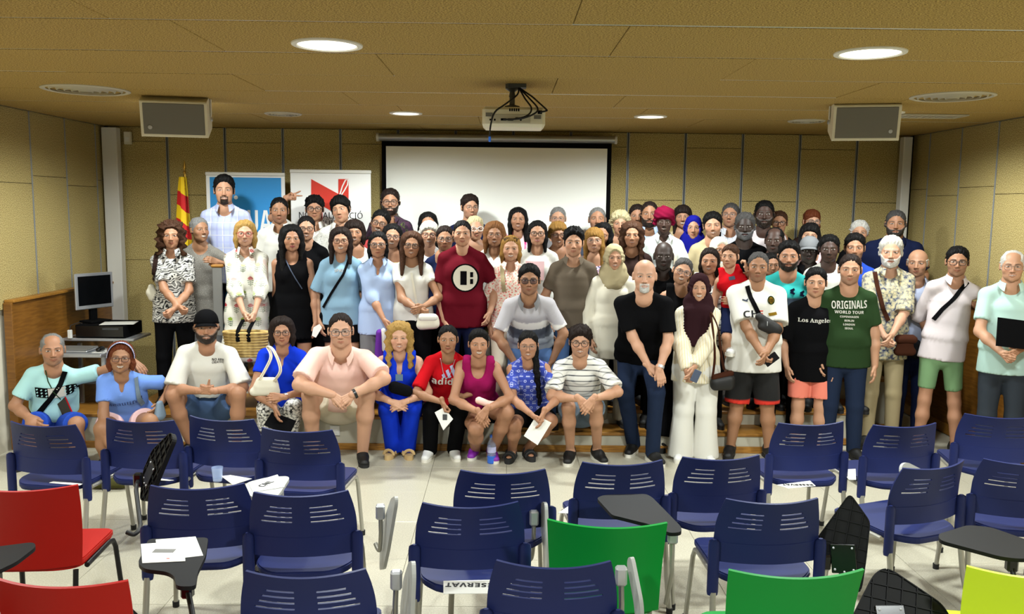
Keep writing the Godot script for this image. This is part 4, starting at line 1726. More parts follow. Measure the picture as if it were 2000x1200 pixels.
func make_flag() -> void:
	var d := 8.55
	var p := atd(361, 340, d)
	var o := thing("flag", "furled red and yellow striped flag on a brass-topped pole", "flag", Vector3(p.x, 0.5, p.z))
	var h := p.y - 0.5
	var mb := MB.new()
	mb.tube([Vector3(0, 0.0, 0), Vector3(0, h, 0)], 0.014, 12)
	put("pole", mb.done(), M.brass, o)
	mb = MB.new()
	mb.lathe([Vector2(0.0005, 0.0), Vector2(0.014, 0.004), Vector2(0.018, 0.016), Vector2(0.010, 0.028), Vector2(0.008, 0.034), Vector2(0.018, 0.06), Vector2(0.010, 0.10), Vector2(0.0005, 0.14)], 14)
	put("finial", mb.done(), M.brass, o, Vector3(0, h, 0))
	mb = MB.new()
	mb.lathe([Vector2(0.0005, 0.03), Vector2(0.10, 0.02), Vector2(0.12, 0.0)], 24)
	put("foot", mb.done(), M.brass, o)
	# hanging cloth: a narrow bundle of folds, wider towards the bottom, in slanting bands
	var bands := 8
	var rows := 5
	for b in bands:
		mb = MB.new()
		var first := 0
		for r in rows + 1:
			var t := (b + float(r) / rows) / bands
			for c in 33:
				var u := float(c) / 32.0
				var a := u * TAU
				var wx := 0.030 + 0.065 * pow(t, 0.8)
				var fold_r := 1.0 + 0.22 * sin(a * 5.0 + t * 3.0)
				var y := h - 0.03 - t * 1.05 - 0.10 * (cos(a) * 0.5 + 0.5) * minf(1.0, t * 5.0)
				var q := Vector3(-0.018 - 0.03 * t + cos(a) * wx * fold_r, y, sin(a) * 0.045 * fold_r)
				mb.vert(q, Vector3(cos(a) * (1.0 - 0.5 * sin(a * 5.0)), 0.1, sin(a) + 0.8 * cos(a * 5.0 + t * 3.0)).normalized())
		for r in rows:
			for c in 32:
				var i0 := r * 33 + c
				mb.tri(i0, i0 + 1, i0 + 33)
				mb.tri(i0 + 1, i0 + 34, i0 + 33)
		put("stripe", mb.done(), M.flag_yellow if b % 2 == 0 else M.flag_red, o)

func make_trolley() -> void:
	var o := thing("computer_trolley", "grey computer trolley table against the oak wainscot", "trolley", Vector3(-3.85, 0, -7.78))
	board(o, "worktop", Vector3(0.0, 0.735, 0.13), Vector3(0.50, 0.03, 0.36), "silver", 0.005)
	board(o, "upper_shelf", Vector3(0.07, 0.83, -0.22), Vector3(0.66, 0.025, 0.40), "silver", 0.005)
	board(o, "lower_shelf", Vector3(0.0, 0.16, -0.05), Vector3(0.50, 0.025, 0.55), "oak_long", 0.004)
	board(o, "middle_shelf", Vector3(0.0, 0.45, -0.10), Vector3(0.48, 0.02, 0.45), "grey_dark", 0.004)
	for sx in [-1.0, 1.0]:
		for sz in [-1.0, 1.0]:
			var mb := MB.new()
			mb.box(Vector3(sx * 0.225, 0.38, -0.03 + sz * 0.24), Vector3(0.035, 0.76, 0.035), 0.005)
			put("leg", mb.done(), M.silver, o)
	var c := thing("desktop_computer", "black flat desktop computer lying on the trolley shelf", "computer", Vector3(-3.76, 0.8425, -8.00))
	board(c, "case", Vector3(0, 0.065, 0), Vector3(0.46, 0.12, 0.38), "black", 0.006)
	board(c, "front_panel", Vector3(0.0, 0.065, 0.193), Vector3(0.44, 0.10, 0.008), "black_gloss", 0.003)
	board(c, "drive_slot", Vector3(0.10, 0.09, 0.198), Vector3(0.15, 0.016, 0.004), "grey_dark", 0.001)
	for sx in [-1.0, 1.0]:
		board(c, "foot", Vector3(sx * 0.19, 0.003, 0.12), Vector3(0.03, 0.006, 0.03), "rubber", 0.001)
	var p := thing("paper_sheet", "curled white paper lying on the black desktop computer", "paper", Vector3(-3.64, 0.968, -7.94), 0.2)
	board(p, "sheet", Vector3(0, 0.002, 0), Vector3(0.30, 0.003, 0.21), "paper", 0.0)
	var mo := thing("monitor", "silver-framed flat monitor standing on the black desktop computer", "monitor", Vector3(-3.90, 0.968, -8.02), deg_to_rad(62))
	board(mo, "foot", Vector3(0, 0.010, 0), Vector3(0.22, 0.02, 0.18), "black", 0.006)
	board(mo, "stand", Vector3(0, 0.07, -0.03), Vector3(0.07, 0.12, 0.04), "black", 0.005)
	board(mo, "back_shell", Vector3(0, 0.30, -0.030), Vector3(0.34, 0.27, 0.045), "black", 0.015)
	board(mo, "bezel", Vector3(0, 0.30, 0.0), Vector3(0.40, 0.34, 0.022), "silver", 0.006)
	board(mo, "screen", Vector3(0, 0.305, 0.0115), Vector3(0.345, 0.275, 0.002), "lcd", 0.0)
	var kb := thing("laptop", "closed grey laptop lying on the trolley worktop", "laptop", Vector3(-3.92, 0.751, -7.66))
	board(kb, "base", Vector3(0, 0.010, 0), Vector3(0.32, 0.018, 0.23), "silver", 0.005)
	board(kb, "lid", Vector3(0, 0.0245, 0), Vector3(0.315, 0.009, 0.225), "grille", 0.004)
	var ms := thing("computer_mouse", "black computer mouse on a white pad at the trolley", "mouse", Vector3(-3.68, 0.7505, -7.63))
	board(ms, "pad", Vector3(0.02, 0.0015, 0), Vector3(0.12, 0.003, 0.16), "paper", 0.0)
	var r := nets([bone(Vector3(0, 0.008, -0.03), Vector3(0, 0.008, 0.03), 0.026, 0.022, Vector3.RIGHT, 0.9)], [], 0.01, 0.006)
	put("body", arrays_mesh(r), M.black_gloss, ms, Vector3(0, 0.012, 0))
	var sp := thing("power_brick", "small white adapter standing beside the desktop computer", "adapter", Vector3(-4.03, 0.8425, -7.79))
	board(sp, "casing", Vector3(0, 0.04, 0), Vector3(0.035, 0.08, 0.03), "white_paint", 0.004)
	var mb2 := MB.new()
	mb2.tube([Vector3(0, 0.08, 0), Vector3(0.0, 0.12, -0.02), Vector3(0.05, 0.14, -0.08), Vector3(0.10, 0.10, -0.12)], 0.004, 8)
	put("cable", mb2.done(), M.rubber, sp)

# ------------------------------------------------------------------ chairs
var chair_parts := {}

func back_point(u: float, v: float, shell: bool) -> Vector3:
	var hw: float
	var y: float
	if shell:
		hw = lerpf(0.222, 0.238, sin(v * PI * 0.55))
		hw = 0.224 + 0.020 * v
		y = 0.43 + 0.385 * v + 0.012 * u * u * v
	else:
		hw = 0.236 + 0.012 * sin(v * PI) - 0.026 * v * v
		y = 0.500 + 0.300 * v + 0.010 * u * u * v
	var z := 0.0 - 0.050 * u * u + 0.045 * v * v - 0.012 * sin(v * PI)
	return Vector3(u * hw, y, z)

func back_patch(mb: MB, u0: float, u1: float, v0: float, v1: float, n: int, shell: bool, th: float) -> void:
	for side in 2:
		var s := mb.v.size()
		for k in n + 1:
			var u := lerpf(u0, u1, float(k) / n)
			for v in [v0, v1]:
				var p := back_point(u, v, shell)
				var du := back_point(u + 0.02, v, shell) - back_point(u - 0.02, v, shell)
				var dv := back_point(u, v + 0.02, shell) - back_point(u, v - 0.02, shell)
				var nn := du.cross(dv).normalized()
				mb.vert(p + nn * (th * (0.5 if side == 0 else -0.5)), nn if side == 0 else -nn)
		for k in n:
			var a := s + k * 2
			mb.tri(a, a + 1, a + 2)
			mb.tri(a + 1, a + 3, a + 2)

func back_edge(mb: MB, ua: float, va: float, ub: float, vb: float, n: int, shell: bool, th: float, outw: Vector3) -> void:
	for k in n:
		var q := []
		for t in [float(k) / n, float(k + 1) / n]:
			var u := lerpf(ua, ub, t)
			var v := lerpf(va, vb, t)
			var p := back_point(u, v, shell)
			var du := back_point(u + 0.02, v, shell) - back_point(u - 0.02, v, shell)
			var dv := back_point(u, v + 0.02, shell) - back_point(u, v - 0.02, shell)
			var nn := du.cross(dv).normalized()
			q.append(p + nn * th * 0.5)
			q.append(p - nn * th * 0.5)
		mb.quad(q[0], q[1], q[3], q[2], outw)

func build_chair_parts() -> void:
	# slotted blue back: bands between the rows of slots
	var mb := MB.new()
	var th := 0.009
	var rows := [[0.550, 0.78], [0.632, 0.73], [0.714, 0.68], [0.796, 0.62]]
	var sh := 0.0130
	var v := 0.0
	back_patch(mb, -1, 1, 0.0, 0.300, 18, false, th + 0.005)
	back_edge(mb, -1, 0.300, 1, 0.300, 18, false, th + 0.005, Vector3.UP)
	v = 0.300
	for r in rows:
		back_patch(mb, -1, 1, v, r[0] - sh, 18, false, th)
		var outer: float = r[1]
		back_patch(mb, -1, -outer, r[0] - sh, r[0] + sh, 3, false, th)
		back_patch(mb, -0.17, 0.17, r[0] - sh, r[0] + sh, 4, false, th)
		back_patch(mb, outer, 1, r[0] - sh, r[0] + sh, 3, false, th)
		for sg in [-1.0, 1.0]:
			back_edge(mb, sg * 0.17, r[0] - sh, sg * outer, r[0] - sh, 6, false, th, Vector3.UP)
			back_edge(mb, sg * 0.17, r[0] + sh, sg * outer, r[0] + sh, 6, false, th, Vector3.DOWN)
			back_edge(mb, sg * 0.17, r[0] - sh, sg * 0.17, r[0] + sh, 1, false, th, Vector3(sg, 0, 0))
			back_edge(mb, sg * outer, r[0] - sh, sg * outer, r[0] + sh, 1, false, th, Vector3(-sg, 0, 0))
		v = r[0] + sh
	back_patch(mb, -1, 1, v, 1.0, 18, false, th)
	back_edge(mb, -1, 1, 1, 1, 18, false, th, Vector3.UP)
	back_edge(mb, -1, 0, 1, 0, 18, false, th + 0.005, Vector3.DOWN)
	for sg in [-1.0, 1.0]:
		back_edge(mb, sg, 0, sg, 1, 12, false, th, Vector3(sg, 0, 0))
	chair_parts.back = mb.done()
	mb = MB.new()
	for k in 8:
		back_patch(mb, -1, 1, k / 8.0, (k + 1) / 8.0, 18, true, 0.010)
	back_edge(mb, -1, 1, 1, 1, 18, true, 0.010, Vector3.UP)
	back_edge(mb, -1, 0, 1, 0, 18, true, 0.010, Vector3.DOWN)
	for sg in [-1.0, 1.0]:
		back_edge(mb, sg, 0, sg, 1, 12, true, 0.010, Vector3(sg, 0, 0))
	chair_parts.shell = mb.done()
	for k in 2:
		mb = MB.new()
		var w := 0.46 if k == 0 else 0.445
		var pts := round_poly([Vector2(-w * 0.5, -0.46), Vector2(w * 0.5, -0.46), Vector2(w * 0.49, -0.06), Vector2(w * 0.30, 0.045 if k == 0 else -0.02), Vector2(-w * 0.30, 0.045 if k == 0 else -0.02), Vector2(-w * 0.49, -0.06)], 0.05, 4)
		var small := PackedVector2Array()
		for p in pts:
			small.append(Vector2(p.x * 0.975, (p.y + 0.2) * 0.975 - 0.2))
		mb.prism(pts, 0.422, 0.440)
		mb.prism(small, 0.410, 0.446)
		chair_parts["seat" + str(k)] = mb.done()
	mb = MB.new()
	mb.tube([Vector3(0, 0.345, 0), Vector3(0, 0.36, 0), Vector3(0, 0.58, 0), Vector3(0, 0.60, 0), Vector3(0, 0.608, 0)], [0.024, 0.027, 0.027, 0.024, 0.010], 14, true, 0.78, Vector3(0, 0, 1))
	chair_parts.socket = mb.done()
	for sg in [-1, 1]:
		mb = MB.new()
		mb.tube([Vector3(sg * 0.247, 0.36, -0.02), Vector3(sg * 0.252, 0.18, 0.01), Vector3(sg * 0.258, 0.012, 0.055)], 0.0145, 12)
		chair_parts["rear" + str(sg)] = mb.done()
		mb = MB.new()
		mb.tube([Vector3(sg * 0.225, 0.405, -0.10), Vector3(sg * 0.226, 0.41, -0.36), Vector3(sg * 0.228, 0.40, -0.405), Vector3(sg * 0.232, 0.36, -0.425), Vector3(sg * 0.25, 0.012, -0.46)], 0.0125, 12)
		chair_parts["front" + str(sg)] = mb.done()
		mb = MB.new()
		mb.tube([Vector3(sg * 0.195, 0.405, -0.05), Vector3(sg * 0.200, 0.20, -0.01), Vector3(sg * 0.215, 0.012, 0.03)], 0.0125, 10)
		chair_parts["srear" + str(sg)] = mb.done()
	mb = MB.new()
	mb.lathe([Vector2(0.0005, 0.0), Vector2(0.017, 0.0), Vector2(0.018, 0.03), Vector2(0.0005, 0.03)], 12)
	chair_parts.foot = mb.done()

func make_chair(kind: String, tl: Vector2, tr: Vector2, label: String, group: String, top := 0.80) -> Node3D:
	var a := aty(tl.x, tl.y, top)
	var b := aty(tr.x, tr.y, top)
	var mid := (a + b) * 0.5
	var ax := (b - a).normalized()
	var turn := atan2(-ax.z, ax.x)
	var bs := Basis(Vector3.UP, turn)
	var org := mid - bs * Vector3(0, top, -0.005)
	var shell := kind != "blue"
	var o := thing("stacking_chair" if not shell else "plastic_chair", label, "chair", Vector3(org.x, 0, org.z), turn, group)
	var pm: Material = M["chair_" + kind]
	var lm: Material = M.chair_metal if kind == "blue" or kind == "green" else M.black_metal
	put("backrest", chair_parts.shell if shell else chair_parts.back, pm, o)
	put("seat", chair_parts["seat1"] if shell else chair_parts["seat0"], pm, o)
	for sg in [-1, 1]:
		if not shell:
			put("arm_socket", chair_parts.socket, pm, o, Vector3(sg * 0.247, 0, -0.030))
		for q in ["front", "srear" if shell else "rear"]:
			var l := put("leg", chair_parts[q + str(sg)], lm, o)
			var fp := Vector3(sg * 0.25, 0, -0.46) if q == "front" else (Vector3(sg * 0.215, 0, 0.03) if shell else Vector3(sg * 0.258, 0, 0.055))
			put("foot_cap", chair_parts.foot, M.rubber, l, fp)
	return o

func plane_poly(pix: Array, p0: Vector3, n: Vector3) -> Array:
	# pixels met with a plane -> polygon in the plane's own axes and its frame
	var yy := n.normalized()
	var xx := Vector3(1, 0, 0)
	if absf(yy.x) > 0.7:
		xx = Vector3(0, 0, 1)
	xx = (xx - yy * xx.dot(yy)).normalized()
	var zz := xx.cross(yy).normalized()
	var pts := []
	for q in pix:
		var r := ray(q[0], q[1])
		var t := (p0 - EYE).dot(yy) / r.dot(yy)
		var w := EYE + r * t - p0
		pts.append(Vector2(w.dot(xx), w.dot(zz)))
	return [pts, Transform3D(Basis(xx, yy, zz), p0)]

# a writing tablet whose outline lies in the plane through p0 with normal n; ribs show on the +n side when asked for
func tablet(chair: Node3D, m: String, pix: Array, p0: Vector3, n: Vector3, ribs := false, stem := [], stem_m := "black_metal") -> void:
	var r := plane_poly(pix, p0, n)
	var inv := chair.transform.affine_inverse()
	var t: Transform3D = inv * r[1]
	var poly := round_poly(r[0], 0.028, 4)
	var mb := MB.new()
	mb.prism(poly, -0.016, 0.0, t)
	var tb := put("tablet", mb.done(), M[m], chair)
	if ribs:
		mb = MB.new()
		var dirs := [[Vector2(1, 0.25), Vector2(-0.25, 1)], [Vector2(-0.25, 1), Vector2(1, 0.25)]]
		var rim := poly.duplicate()
		rim.append(poly[0])
		var lines := [rim]
		for dq in dirs:
			var d: Vector2 = dq[0].normalized()
			var nn := Vector2(-d.y, d.x)
			for k in range(-6, 7):
				var c: Vector2 = nn * (0.055 * k)
				for seg in Geometry2D.intersect_polyline_with_polygon(PackedVector2Array([c - d * 0.6, c + d * 0.6]), poly):
					lines.append(seg)
		for ln in lines:
			for k in ln.size() - 1:
				var a: Vector2 = ln[k]
				var b: Vector2 = ln[k + 1]
				var dd := (b - a)
				if dd.length() < 0.004:
					continue
				var bas := Basis(Vector3(dd.x, 0, dd.y).normalized(), Vector3.UP, Vector3(dd.x, 0, dd.y).normalized().cross(Vector3.UP))
				mb.box(t * Vector3((a.x + b.x) * 0.5, 0.004, (a.y + b.y) * 0.5), Vector3(dd.length(), 0.009, 0.004), 0.0, t.basis * bas)
		put("rib_grid", mb.done(), M[m], tb)
		mb = MB.new()
		var c0 := Vector2.ZERO
		for p in r[0]:
			c0 += p
		c0 /= r[0].size()
		mb.box(t * Vector3(c0.x - 0.03, 0.006, c0.y + 0.05), Vector3(0.11, 0.010, 0.13), 0.003, t.basis)
		put("hinge_plate", mb.done(), M.black_gloss, tb)
		mb = MB.new()
		for q in [[-1, -1], [1, -1], [1, 1], [-1, 1], [0, 1.2]]:
			mb.lathe([Vector2(0.0055, 0.0), Vector2(0.005, 0.003), Vector2(0.0005, 0.004)], 10, t * Vector3(c0.x - 0.03 + q[0] * 0.04, 0.011, c0.y + 0.05 + q[1] * 0.048), t.basis)
		var sc := put("screws", mb.done(), M.silver, tb)
		sc.name = "screw"
	if stem.size() > 1:
		var pts := []
		for q in stem:
			pts.append(inv * atd(q[0], q[1], q[2]))
		mb = MB.new()
		var cv := Curve3D.new()
		for k in pts.size():
			var tg: Vector3 = (pts[mini(k + 1, pts.size() - 1)] - pts[maxi(k - 1, 0)]) * 0.15
			cv.add_point(pts[k], -tg, tg)
		mb.tube(Array(cv.tessellate(3, 4)), 0.011, 10)
		put("tablet_arm", mb.done(), M[stem_m], chair)
		mb = MB.new()
		var e: Vector3 = pts[pts.size() - 1]
		mb.box(e, Vector3(0.045, 0.075, 0.04), 0.008)
		put("hinge", mb.done(), M.silver if stem_m == "chair_metal" else M.black_gloss, chair)

func sheet(label: String, pix: Array, y: float, m := "paper", thick := 0.002) -> Node3D:
	var c := Vector2.ZERO
	for q in pix:
		c += Vector2(q[0], q[1])
	c /= pix.size()
	var o := aty(c.x, c.y, y)
	var poly := PackedVector2Array()
	for q in pix:
		var p := aty(q[0], q[1], y) - o
		poly.append(Vector2(p.x, p.z))
	var mb := MB.new()
	mb.prism(poly, 0.0, thick)
	var n := thing("leaflet", label, "paper", o)
	put("sheet", mb.done(), M[m], n)
	return n

func print_on(parent: Node3D, t: String, size: float, at: Vector3, turn: float, m := "ink", tilt := -PI / 2) -> void:
	var o := put("lettering", text_mesh(t, size, "Droid Sans", true), M[m], parent, at)
	o.rotation = Vector3(tilt, turn, 0)

func make_chairs() -> void:
	build_chair_parts()
	var g := "blue slotted stacking chairs in rows"
	var a1 := make_chair("blue", Vector2(22, 826), Vector2(147, 833), "blue slotted chair in front of the seated man in aqua", g)
	make_chair("blue", Vector2(213, 820), Vector2(335, 824), "blue slotted chair in front of the woman with headband", g)
	make_chair("blue", Vector2(375, 815), Vector2(492, 822), "blue slotted chair before the man in black cap", g)
	make_chair("blue", Vector2(518, 838), Vector2(644, 843), "blue slotted chair before the woman in cobalt blouse", g)
	make_chair("blue", Vector2(898, 922), Vector2(1066, 920), "blue slotted chair directly behind the water bottle", g)
	make_chair("blue", Vector2(1140, 906), Vector2(1290, 902), "blue slotted chair with the black flat tablet over it", g)
	make_chair("blue", Vector2(1334, 896), Vector2(1481, 892), "blue slotted chair before the woman in white trousers", g)
	make_chair("blue", Vector2(1523, 829), Vector2(1644, 826), "blue slotted chair with paper, before the salmon shorts", g)
	make_chair("blue", Vector2(1706, 833), Vector2(1827, 829), "blue slotted chair before the man in patterned shirt", g)
	make_chair("blue", Vector2(1893, 811), Vector2(2012, 817), "blue slotted chair before the man holding black folder", g)
	var b1 := make_chair("blue", Vector2(300, 952), Vector2(472, 948), "blue slotted chair with grey tablet and leaflet", g)
	var b2 := make_chair("blue", Vector2(504, 965), Vector2(672, 962), "blue slotted chair with folded grey tablet beside aisle", g)
	var b3 := make_chair("blue", Vector2(827, 986), Vector2(1010, 984), "blue slotted chair with reserved sign on its seat", g)
	var b5 := make_chair("blue", Vector2(1422, 978), Vector2(1592, 977), "blue slotted chair with folded black ribbed tablet", g)
	var b6 := make_chair("blue", Vector2(1765, 918), Vector2(1880, 902), "blue slotted chair turned aslant near the wall side", g)
	make_chair("blue", Vector2(1930, 900), Vector2(2080, 908), "blue slotted chair at the wall end of its row", g)
	var c1 := make_chair("blue", Vector2(487, 1120), Vector2(708, 1116), "blue slotted chair alone at the aisle behind two others", g)
	var c2 := make_chair("blue", Vector2(970, 1099), Vector2(1192, 1101), "blue slotted chair overlapping the tall green chair", g)
	var b0 := make_chair("red", Vector2(-62, 955), Vector2(148, 952), "red plastic chair with black legs and upright black tablet", "plain plastic chairs", 0.815)
	var c0 := make_chair("red", Vector2(-10, 1131), Vector2(240, 1140), "red plastic chair with leaflets on its black tablet", "plain plastic chairs", 0.815)
	var c00 := make_chair("red", Vector2(-330, 1160), Vector2(-90, 1150), "red plastic chair of which only the tablet shows", "plain plastic chairs", 0.815)
	var b4 := make_chair("green", Vector2(1080, 1020), Vector2(1292, 1026), "tall green plastic chair beside the aisle", "plain plastic chairs", 0.815)
	var c3 := make_chair("green", Vector2(1432, 1119), Vector2(1677, 1118), "green plastic chair next to the ribbed black tablet", "plain plastic chairs", 0.815)
	var c4 := make_chair("lime", Vector2(1908, 1113), Vector2(2150, 1128), "yellow-green plastic chair at the row's end", "plain plastic chairs", 0.815)
	# writing tablets
	var U := Vector3.UP
	var P := func(x, y, h) -> Vector3: return aty(x, y, h)
	tablet(c0, "tablet_black", [[269, 1100], [290, 1053], [407, 1050], [402, 1085], [386, 1118], [382, 1146], [344, 1146], [341, 1126], [326, 1117], [282, 1112]], P.call(330, 1095, 0.70), U, false, [[250, 1190, 3.1], [330, 1260, 3.0], [378, 1240, 3.0], [366, 1150, 3.12]])
	tablet(c00, "tablet_black", [[-60, 1075], [66, 1059], [71, 1068], [32, 1098], [-10, 1118], [-60, 1118]], P.call(20, 1085, 0.70), U, false, [[-90, 1250, 3.0], [-40, 1230, 3.0], [-10, 1125, 3.15]])
	tablet(b1, "tablet_grey", [[476, 952], [484, 942], [520, 933], [560, 930], [566, 934], [548, 962], [538, 974], [500, 974], [480, 965]], P.call(520, 952, 0.70), U, false, [[497, 1045, 4.2], [540, 1040, 4.15], [545, 968, 4.18]], "chair_metal")
	tablet(b4, "tablet_black", [[1165, 973], [1180, 967], [1262, 965], [1274, 972], [1296, 994], [1331, 1030], [1331, 1040], [1306, 1042], [1290, 1030], [1210, 1010], [1196, 1007]], P.call(1250, 1000, 0.70), U, false, [[1300, 1180, 3.75], [1312, 1120, 3.73], [1314, 1046, 3.70]], "chair_metal")
	tablet(c4, "tablet_black", [[1832, 1044], [1890, 1026], [1935, 1030], [2020, 1060], [2040, 1090], [1990, 1092], [1955, 1088], [1836, 1056]], P.call(1920, 1055, 0.70), U, false, [[2010, 1180, 3.3], [1985, 1150, 3.35], [1976, 1100, 3.4]])
	var sidew := Vector3(-1, 0.12, 0.22)
	tablet(b0, "tablet_black", [[336, 845], [341, 858], [302, 952], [284, 981], [276, 975], [282, 920], [300, 880]], atd(308, 910, 4.35), Vector3(-0.75, 0.35, 0.55), true, [[247, 1040, 4.0], [263, 1044, 4.0], [274, 1025, 4.05], [266, 960, 4.2], [270, 938, 4.3]])
	tablet(b2, "tablet_grey", [[771, 969], [771, 985], [756, 1075], [748, 1112], [741, 1114], [742, 1035], [748, 1020], [763, 975]], atd(755, 1050, 4.0), Vector3(-0.97, 0.05, 0.25), false, [[733, 1062, 4.15], [741, 1075, 4.12], [744, 1040, 4.08], [743, 1000, 4.05]], "chair_metal")
	tablet(c1, "tablet_grey", [[804, 1096], [805, 1130], [800, 1240], [780, 1260], [782, 1180], [788, 1130], [798, 1098]], atd(793, 1170, 3.2), Vector3(-0.97, 0.05, 0.22), false, [[760, 1280, 3.3], [772, 1240, 3.25], [772, 1180, 3.2], [774, 1133, 3.15]], "chair_metal")
	tablet(b3, "tablet_grey", [[1060, 980], [1064, 985], [1067, 1060], [1068, 1200], [1062, 1205], [1060, 1070], [1052, 1000], [1055, 985]], atd(1062, 1080, 4.0), Vector3(-0.99, 0.0, 0.12), false, [[1030, 1095, 4.15], [1038, 1090, 4.1], [1042, 1060, 4.08], [1043, 1012, 4.05]], "chair_metal")
	tablet(c2, "tablet_grey", [[1226, 1090], [1232, 1088], [1250, 1180], [1252, 1230], [1243, 1240], [1238, 1180], [1224, 1105]], atd(1236, 1160, 3.15), Vector3(-0.95, 0.0, 0.3), false, [[1200, 1270, 3.25], [1212, 1240, 3.2], [1214, 1180, 3.15], [1213, 1125, 3.12]], "chair_metal")
	tablet(b5, "tablet_black", [[1660, 964], [1697, 1016], [1699, 1025], [1692, 1090], [1684, 1145], [1678, 1160], [1640, 1122], [1596, 1062], [1594, 1055]], atd(1650, 1065, 3.75), Vector3(-0.42, 0.30, 0.86), true, [[1600, 1180, 3.8], [1604, 1150, 3.78], [1606, 1110, 3.76], [1612, 1098, 3.75]])
	tablet(c3, "tablet_black", [[1722, 1112], [1740, 1114], [1838, 1180], [1860, 1215], [1840, 1290], [1660, 1290], [1662, 1210], [1705, 1125]], atd(1760, 1180, 3.15), Vector3(-0.15, 0.55, 0.82), true, [[1690, 1330, 3.2], [1700, 1300, 3.15], [1730, 1240, 3.12]])
	tablet(b6, "tablet_grey", [[1762, 908], [1772, 903], [1806, 920], [1868, 962], [1866, 990], [1850, 1010], [1800, 960], [1760, 925]], atd(1812, 950, 4.55), Vector3(0.5, 0.2, 0.84), false, [[1850, 1030, 4.5], [1850, 1000, 4.5]], "chair_metal")
	# papers
	var p := sheet("white leaflet with printed photo on the black tablet", [[275, 1064], [278, 1101], [362, 1097], [358, 1058]], 0.701)
	board(p, "picture", Vector3(0.0, 0.0025, -0.012), Vector3(0.085, 0.0008, 0.035), "grille", 0.0)
	board(p, "logo", Vector3(0.045, 0.0025, 0.062), Vector3(0.012, 0.0008, 0.006), "red_ink", 0.0)
	sheet("plain white leaflet half under the printed one", [[304, 1055], [310, 1096], [397, 1086], [382, 1049]], 0.7005, "paper", 0.0012)
	p = sheet("folded white leaflet with initials on the grey tablet", [[486, 945], [494, 962], [556, 952], [542, 928]], 0.701)
	print_on(p, "CNL", 0.05, Vector3(0, 0.0035, 0.0), 1.2)
	p = sheet("white sign lettered RESERVAT on a blue seat", [[866, 1136], [866, 1161], [1000, 1160], [1000, 1133]], 0.448)
	print_on(p, "RESERVAT", 0.052, Vector3(-0.02, 0.0035, -0.015), PI)
	p = sheet("white sign lettered RESERVAT on the seat before salmon shorts", [[1518, 948], [1540, 955], [1593, 950], [1582, 940]], 0.448)
	print_on(p, "RESERVAT", 0.04, Vector3(0, 0.0035, 0), PI)
	sheet("white sheet on the seat beside the salmon-shorts chair", [[1643, 918], [1658, 938], [1672, 938], [1671, 917]], 0.448)
	sheet("white leaflet on the seat before the aqua man", [[96, 944], [104, 941], [162, 946], [155, 949]], 0.448)
	sheet("white leaflet on the seat before the headband woman", [[300, 938], [306, 935], [340, 939], [330, 940]], 0.448)
	sheet("white leaflet on the seat before the cap man", [[432, 931], [450, 929], [492, 936], [455, 948]], 0.448)
	sheet("white leaflet corner on the seat under the black tablet", [[1090, 1003], [1110, 990], [1111, 1004]], 0.448)
	var tg := aty(425, 940, 0.448)
	var cup := thing("plastic_cup", "small clear plastic cup on the seat before the cap man", "cup", tg)
	var mb := MB.new()
	mb.lathe([Vector2(0.026, 0.0), Vector2(0.034, 0.085), Vector2(0.0325, 0.085), Vector2(0.0245, 0.003), Vector2(0.0005, 0.003)], 24)
	put("wall", mb.done(), M.bottle_clear, cup)
	# bag under the first chairs
	var bp := aty(215, 955, 0.0)
	var bag := thing("canvas_bag", "olive canvas bag on the floor under the blue chairs", "bag", bp)
	put("body", arrays_mesh(nets([bone(Vector3(-0.10, 0.055, 0), Vector3(0.10, 0.055, 0), 0.052, 0.050, Vector3.RIGHT, 1.0)], [], 0.02, 0.012)), M.olive, bag)
	mb = MB.new()
	mb.tube([Vector3(-0.08, 0.09, 0.02), Vector3(-0.03, 0.125, 0.03), Vector3(0.04, 0.125, 0.03), Vector3(0.08, 0.09, 0.02)], 0.008, 8)
	put("handle", mb.done(), M.olive, bag)
	make_bottle()

func make_bottle() -> void:
	var p := aty(960, 905, 0.0)
	var o := thing("water_bottle", "blue-tinted plastic water bottle standing on the floor", "bottle", p)
	var mb := MB.new()
	mb.lathe([Vector2(0.0005, 0.0), Vector2(0.030, 0.0), Vector2(0.036, 0.008), Vector2(0.035, 0.05), Vector2(0.037, 0.058), Vector2(0.035, 0.066)], 24)
	put("lower_body", mb.done(), M.bottle_blue, o)
	mb = MB.new()
	mb.lathe([Vector2(0.035, 0.066), Vector2(0.037, 0.075), Vector2(0.035, 0.083), Vector2(0.036, 0.15), Vector2(0.034, 0.165), Vector2(0.024, 0.19), Vector2(0.014, 0.208), Vector2(0.0135, 0.222)], 24)
	put("upper_body", mb.done(), M.bottle_clear, o)
	mb = MB.new()
	mb.lathe([Vector2(0.0365, 0.095), Vector2(0.0368, 0.097), Vector2(0.0368, 0.140), Vector2(0.0365, 0.142)], 24)
	put("label_band", mb.done(), M.tee_lilac, o)
	mb = MB.new()
	mb.lathe([Vector2(0.016, 0.218), Vector2(0.016, 0.238), Vector2(0.0005, 0.240)], 18)
	put("cap", mb.done(), M.bottle_blue, o)

